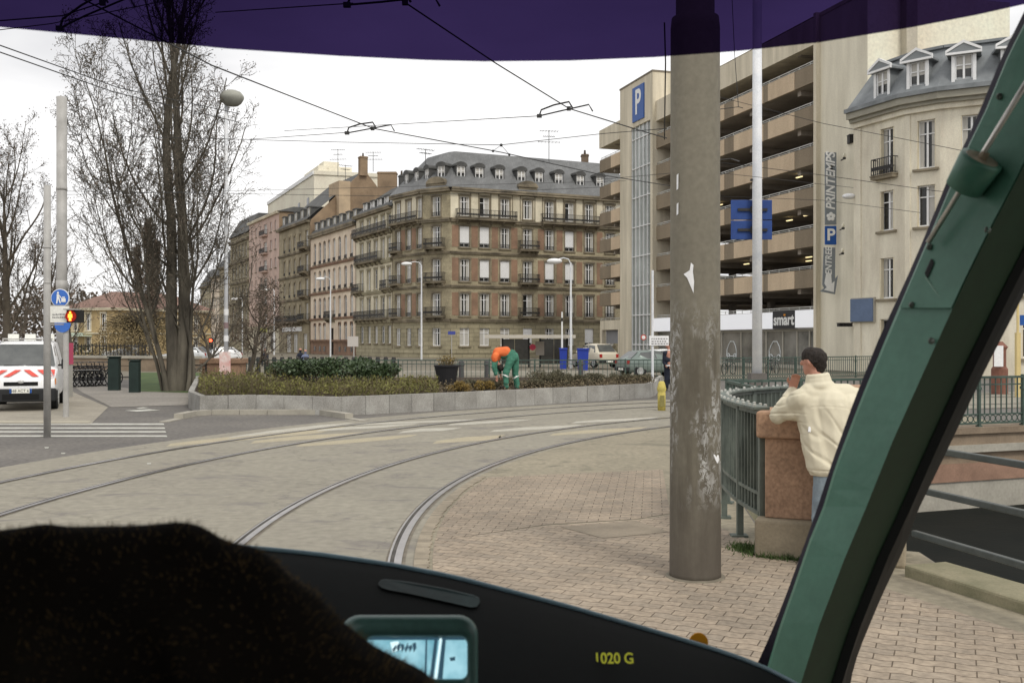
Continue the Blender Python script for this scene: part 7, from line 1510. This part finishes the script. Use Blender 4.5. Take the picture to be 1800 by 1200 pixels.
pil = lane('windscreen_pillar', [(1, 0, .015), (1, 4, .0), (2, 0, -.07)], cabg, back=.02)
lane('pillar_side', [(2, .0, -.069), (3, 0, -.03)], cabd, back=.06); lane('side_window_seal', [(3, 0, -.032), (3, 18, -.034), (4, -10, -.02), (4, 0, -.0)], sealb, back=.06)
lane('cover_plate', [(1, 2, -.0), (2, -3, -.072)], cabg, y1=562, back=.004, lift=.004)
def onp(px, py, lift=.0):                       # point on the light face of the pillar
    a, c_ = ex(1, py), ex(2, py); t = (px-a)/(c_-a); return tv(W3(px, py, dp(py)-.07*t-.006-lift))
scm = mat('screw_steel', V(92, 98, 90), metal=.6, rough=.4, var=.2, scale=40)
for x, y in ((1757, 170), (1736, 404), (1603, 536), (1637, 599), (1634, 434)):
    b = MB(); b.ball(onp(x, y), (.0042, .0025, .0042), 10, 6); b.build('screw', scm, tram)
rodm = mat('brushed_steel', V(188, 184, 176), metal=.85, rough=.3, var=.1, scale=30)
r0, r1 = onp(1632, 426, .012), onp(1860, 55, .035); b = MB(); b.smooth = True; b.tube([r0, r0.lerp(r1, .5), r1], .0032, 14); b.build('steel_rod', rodm, tram)
# cup-shaped clamp around the rod
q = onp(1713, 300, .022); ax_ = (r1-r0).normalized(); b = MB(); b.smooth = True; P_ = [(-.027, .013), (-.024, .021), (.012, .0245), (.016, .024), (.016, .019)]
b.tube([q+ax_*a for a, _ in P_], [r_ for _, r_ in P_], 26); o = b.build('clamp_cup', cabg, tram); b = MB(); b.tube([q+ax_*.0161, q+ax_*.0165], [.019, .0185], 20); b.tube([q+ax_*.012, q+ax_*.024], [.006, .005], 8); b.build('clamp_core', mat('clamp_core_metal', V(128, 116, 96), metal=.3, rough=.5, var=.3, scale=90), o)
b = MB(); b.extr([onp(1625, 480, -.001), onp(1636, 455, -.001), onp(1640, 462, -.001), onp(1629, 488, -.001)], (0, -.003, 0)); b.build('recess_slot', sealb, tram)
b = MB(); b.tube([onp(1627, 487, 0), onp(1654, 524, 0), onp(1667, 496, 0)], .0012, 6); b.build('recess_lip', mat('lip_green', V(120, 150, 134), var=.1), tram)
# tinted strip of the windscreen, and the clear pane below it
tint = bpy.data.materials.new('tinted_glass'); tint.use_nodes = True; t = tint.node_tree; t.nodes.clear(); o_ = t.nodes.new('ShaderNodeOutputMaterial'); tb = t.nodes.new('ShaderNodeBsdfTransparent'); tb.inputs['Color'].default_value = (.029, .018, .070, 1); df = t.nodes.new('ShaderNodeBsdfDiffuse'); df.inputs['Color'].default_value = (.03, .02, .06, 1); ad = t.nodes.new('ShaderNodeMixShader'); ad.inputs[0].default_value = .06
t.links.new(tb.outputs[0], ad.inputs[1]); t.links.new(df.outputs[0], ad.inputs[2]); t.links.new(ad.outputs[0], o_.inputs['Surface'])
clear = bpy.data.materials.new('clear_glass'); clear.use_nodes = True; t = clear.node_tree; t.nodes.clear(); o_ = t.nodes.new('ShaderNodeOutputMaterial'); tb = t.nodes.new('ShaderNodeBsdfTransparent'); tb.inputs['Color'].default_value = (1, 1, 1, 1); t.links.new(tb.outputs[0], o_.inputs['Surface'])
TB = [(-400, 10), (-200, 28), (0, 48), (200, 67), (400, 86), (600, 99), (750, 106), (850, 108.5), (1000, 107), (1150, 101), (1300, 90), (1440, 75), (1600, 49), (1720, 26), (1800, 8), (1900, -18), (2000, -46)]
gd = lambda x, y: 1.20+.34*(y+100)/1340-.10*((x-850)/950)**2
b = MB(); vs = []; rows = 4
for x, y in TB:
    for r_ in range(rows+1): yy = y+(-160-y)*r_/rows; vs.append(tv(W3(x, yy, gd(x, yy))))
fs = [(i*(rows+1)+k, (i+1)*(rows+1)+k, (i+1)*(rows+1)+k+1, i*(rows+1)+k+1) for i in range(len(TB)-1) for k in range(rows)]; b.add(vs, fs); b.build('tinted_strip', tint, tram, smooth=True)
b = MB(); vs = []
for x, y in TB:
    x2 = min(x, 1900); xx = x
    for r_ in range(5): yy = y+(1290-y)*r_/4; lim = ex(0, min(1230, max(-100, yy)))+6; vs.append(tv(W3(min(xx, lim), yy, gd(min(xx, lim), yy))))
b.add(vs, [(i*5+k, i*5+k+1, (i+1)*5+k+1, (i+1)*5+k) for i in range(len(TB)-1) for k in range(4)]); b.build('windscreen', clear, tram)
# dashboard
dash = mat('dashboard_black', (.006, .0065, .006), col2=(.004, .005, .005), scale=4, rough=.7, spec=.06)
DE = [(-500, 925), (-100, 930), (200, 940), (480, 963), (560, 971), (680, 988), (790, 1009), (900, 1037), (1000, 1063), (1100, 1092), (1200, 1121), (1290, 1149), (1345, 1171), (1400, 1199), (1460, 1235), (1560, 1300)]
de = lambda x: next(y0+(y1-y0)*(x-x0)/(x1-x0) for (x0, y0), (x1, y1) in zip(DE, DE[1:]) if x0 <= x <= x1)
b = MB(); vs = []; sec = [(0, 1.30), (0, 1.285), (10, 1.26), (26, 1.235), (70, 1.18), (170, 1.08), (420, .92)]
DX = [-500+i*41 for i in range(50)]; DX = [x for x in DX if x < 1560]
for x in DX:
    y = de(x)
    for dy, d in ([(60, 1.33)]+sec): vs.append(tv(W3(x, y+dy+(2 if dy == 60 else 0), d)))
n = len(sec)+1; b.smooth = True; b.add(vs, [(i*n+k, (i+1)*n+k, (i+1)*n+k+1, i*n+k+1) for i in range(len(DX)-1) for k in range(n-1)]); da = b.build('dashboard', dash, tram)
rimd = mat('dashboard_rim', alb((84, 104, 112), .8), rough=.35, var=.15, scale=8, spec=.5)
b = MB(); b.smooth = True; b.tube([tv(W3(x, de(x)+2.5, 1.272)) for x in DX], .0032, 8); b.build('rim', rimd, da)
def dz(y, x): dy = y-de(x); L = sec[1:]; return next((d0+(d1-d0)*(dy-a0)/(a1-a0) for (a0, d0), (a1, d1) in zip(L, L[1:]) if a0 <= dy <= a1), .92)
def ond(x, y, lift=.004): return tv(W3(x, y, dz(y, x)-lift))
hl_ = mat('green_glint', alb((28, 48, 48), .8), col2=alb((12, 22, 22), .8), rough=.55, scale=5, spec=.15)  # painted glint: coloured slab stands for the blurred highlight on the dashboard
b = MB(); q_ = [(664, 1026), (668, 1020), (676, 1018), (720, 1023), (780, 1034), (832, 1046), (842, 1051), (844, 1058), (838, 1066), (828, 1067), (780, 1056), (720, 1043), (682, 1036), (670, 1032)]; b.extr([ond(x, y, .006) for x, y in q_], (0, .004, 0)); bevel(recalc(b.build('dash_glint', hl_, da)), .0015)
# monitor: hooded frame, recessed screen
fr_ = mat('monitor_frame', alb((62, 92, 86), .75), col2=alb((34, 54, 50), .75), rough=.4, scale=6, spec=.4); D_ = .99
def rr(x0, y0, x1, y1, r_, d, n=6):
    out_ = []
    for cx_, cy_, a0 in ((x1-r_, y0+r_, -90), (x1-r_, y1-r_, 0), (x0+r_, y1-r_, 90), (x0+r_, y0+r_, 180)):
        for i in range(n+1): a = R(a0+90*i/n); out_.append(tv(W3(cx_+r_*math.cos(a), cy_+r_*math.sin(a), d)))
    return out_
oA, oB, iA, iB = rr(598, 1080, 840, 1240, 34, D_+.03), rr(606, 1088, 834, 1234, 32, D_), rr(640, 1114, 824, 1197, 16, D_+.002), rr(645, 1120, 821, 1192, 12, D_+.035)
n = len(oA); b = MB(); b.add(oA+oB+iA+iB, [(a*n+i, a*n+(i+1) % n, (a+1)*n+(i+1) % n, (a+1)*n+i) for a in range(3) for i in range(n)]); b.build('monitor_frame', fr_, da, smooth=True)
scr = bpy.data.materials.new('screen_glow'); scr.use_nodes = True; t = scr.node_tree; bs = t.nodes['Principled BSDF']; bs.inputs['Base Color'].default_value = (.02, .03, .03, 1); nz = t.nodes.new('ShaderNodeTexNoise'); nz.inputs['Scale'].default_value = 34; nz.inputs['Detail'].default_value = 4; r_ = t.nodes.new('ShaderNodeValToRGB'); r_.color_ramp.elements[0].position = .35; r_.color_ramp.elements[1].position = .65
r_.color_ramp.elements[0].color = (.16, .42, .52, 1); r_.color_ramp.elements[1].color = (.42, .74, .84, 1); tc = t.nodes.new('ShaderNodeTexCoord'); t.links.new(tc.outputs['Object'], nz.inputs['Vector']); t.links.new(nz.outputs[0], r_.inputs[0]); t.links.new(r_.outputs[0], bs.inputs['Emission Color']); bs.inputs['Emission Strength'].default_value = .8
b = MB(); b.add(rr(642, 1117, 824, 1195, 10, D_+.034), [tuple(range(n))]); sc_ = b.build('screen', scr, da)
dkg = mat('screen_dark_image', (.01, .015, .02), var=0, emit=(.03, .07, .10), es=1.0); lt = mat('screen_light_image', (.2, .3, .3), var=0, emit=(.72, .92, .95), es=.95)
def sq(pts, m, nm='screen_image', dd=.033): b = MB(); b.add([tv(W3(x, y, D_+dd)) for x, y in pts], [tuple(range(len(pts)))]); return b.build(nm, m, sc_)
sq([(764, 1120), (770, 1120), (762, 1192), (755, 1192)], dkg); sq([(778, 1120), (784, 1120), (778, 1192), (769, 1192)], dkg); sq([(642, 1117), (824, 1117), (824, 1124), (642, 1124)], dkg); sq([(748, 1124), (751, 1124), (750, 1188), (746, 1188)], dkg)
sq([(686, 1128), (700, 1126), (706, 1140), (690, 1146)], lt, dd=.0325); sq([(773, 1121), (777, 1121), (768, 1192), (763, 1192)], lt, dd=.0325); sq([(790, 1155), (800, 1153), (800, 1160), (792, 1161)], dkg); [sq([(690+i*7, 1140-(i % 3)*5), (696+i*7, 1132-(i % 2)*4), (697+i*7, 1138), (692+i*7, 1146)], dkg, dd=.032) for i in range(6)]
# lettering and sticker
yl = mat('yellow_lettering', alb((158, 152, 40), .28), var=.08, scale=60)
p = ond(1079, 1157, .012); o = text('1020 G', .0155, Matrix(((1, 0, 0, p.x), (0, .6, -.8, p.y), (0, .8, .6, p.z), (0, 0, 0, 1))), yl, da, ext=.0004, offset=.0003, sc=(1.0, 1.15, 1))
p = tv(W3(1228, 1128, 1.31)); b = MB(); b.lathe([(.0125, -.001), (.0125, .001)], c=p, n=28, axis='y'); b.build('orange_sticker', mat('orange_sticker', alb((205, 140, 24), .9), var=.03), tram)
# shell of the cab: roof, rear bulkhead, floor and sides below the windows
shm = mat('cab_lining', (.16, .17, .16), var=.1, rough=.8)
for nm, a, c_ in (('cab_roof', (-1.25, -1.9, 2.50), (1.25, 1.05, 2.58)), ('rear_bulkhead', (-1.25, -1.95, .4), (1.25, -1.9, 2.5)), ('cab_floor', (-1.25, -1.9, .35), (1.25, 1.3, .42)), ('side_panel', (-1.28, -1.9, .42), (-1.25, 1.2, 1.25)), ('side_panel', (1.12, -1.9, .42), (1.15, .7, 1.05))):
    b = MB(); b.box(tv(a), tv(c_)); b.build(nm, shm, tram)
# fuzzy padded seat filling the lower left
fuzz = mat('seat_plush', (.010, .008, .006), col2=(.006, .005, .004), scale=20, rough=1, spec=.05)
sv = lambda px, py, d: tv(W3(px, py, d))
sx = .56/F
seat = fuse('seat', [(sv(-260, 1110, .58), .056, sv(70, 1012, .58), .0305), (sv(70, 1012, .58), .0305, sv(60, 1300, .58), .05), (sv(90, 1016, .58), .029, sv(310, 1022, .58), .0345), (sv(310, 1030, .58), .034, sv(395, 1075, .58), .040), (sv(398, 1080, .58), .042, sv(452, 1170, .58), .054), (sv(452, 1170, .58), .054, sv(580, 1400, .58), .088), (sv(200, 1200, .58), .06, sv(300, 1500, .58), .09)], fuzz, tram, voxel=.004, smooth=10)
for v, nv in zip(seat.data.vertices, [v.normal.copy() for v in seat.data.vertices]): v.co += nv*.002*noise.noise(v.co*22)
rng = random.Random(4); b = MB(); vs_ = [v for v in seat.data.vertices]
for i in range(14000):
    v = rng.choice(vs_)
    if v.normal.z < -.2 or v.normal.y > .6: continue
    p = v.co; dr = (v.normal+Vector((rng.gauss(0, .4), rng.gauss(0, .4), rng.gauss(0, .4)))).normalized(); L = rng.uniform(.002, .006); s_ = dr.orthogonal().normalized()*.00022; b.add([p-s_, p+s_, p+dr*L], [(0, 1, 2)])
b.build('pile', mat('seat_pile', (.20, .13, .05), col2=(.07, .048, .02), scale=40, rough=1, spec=.05), seat)
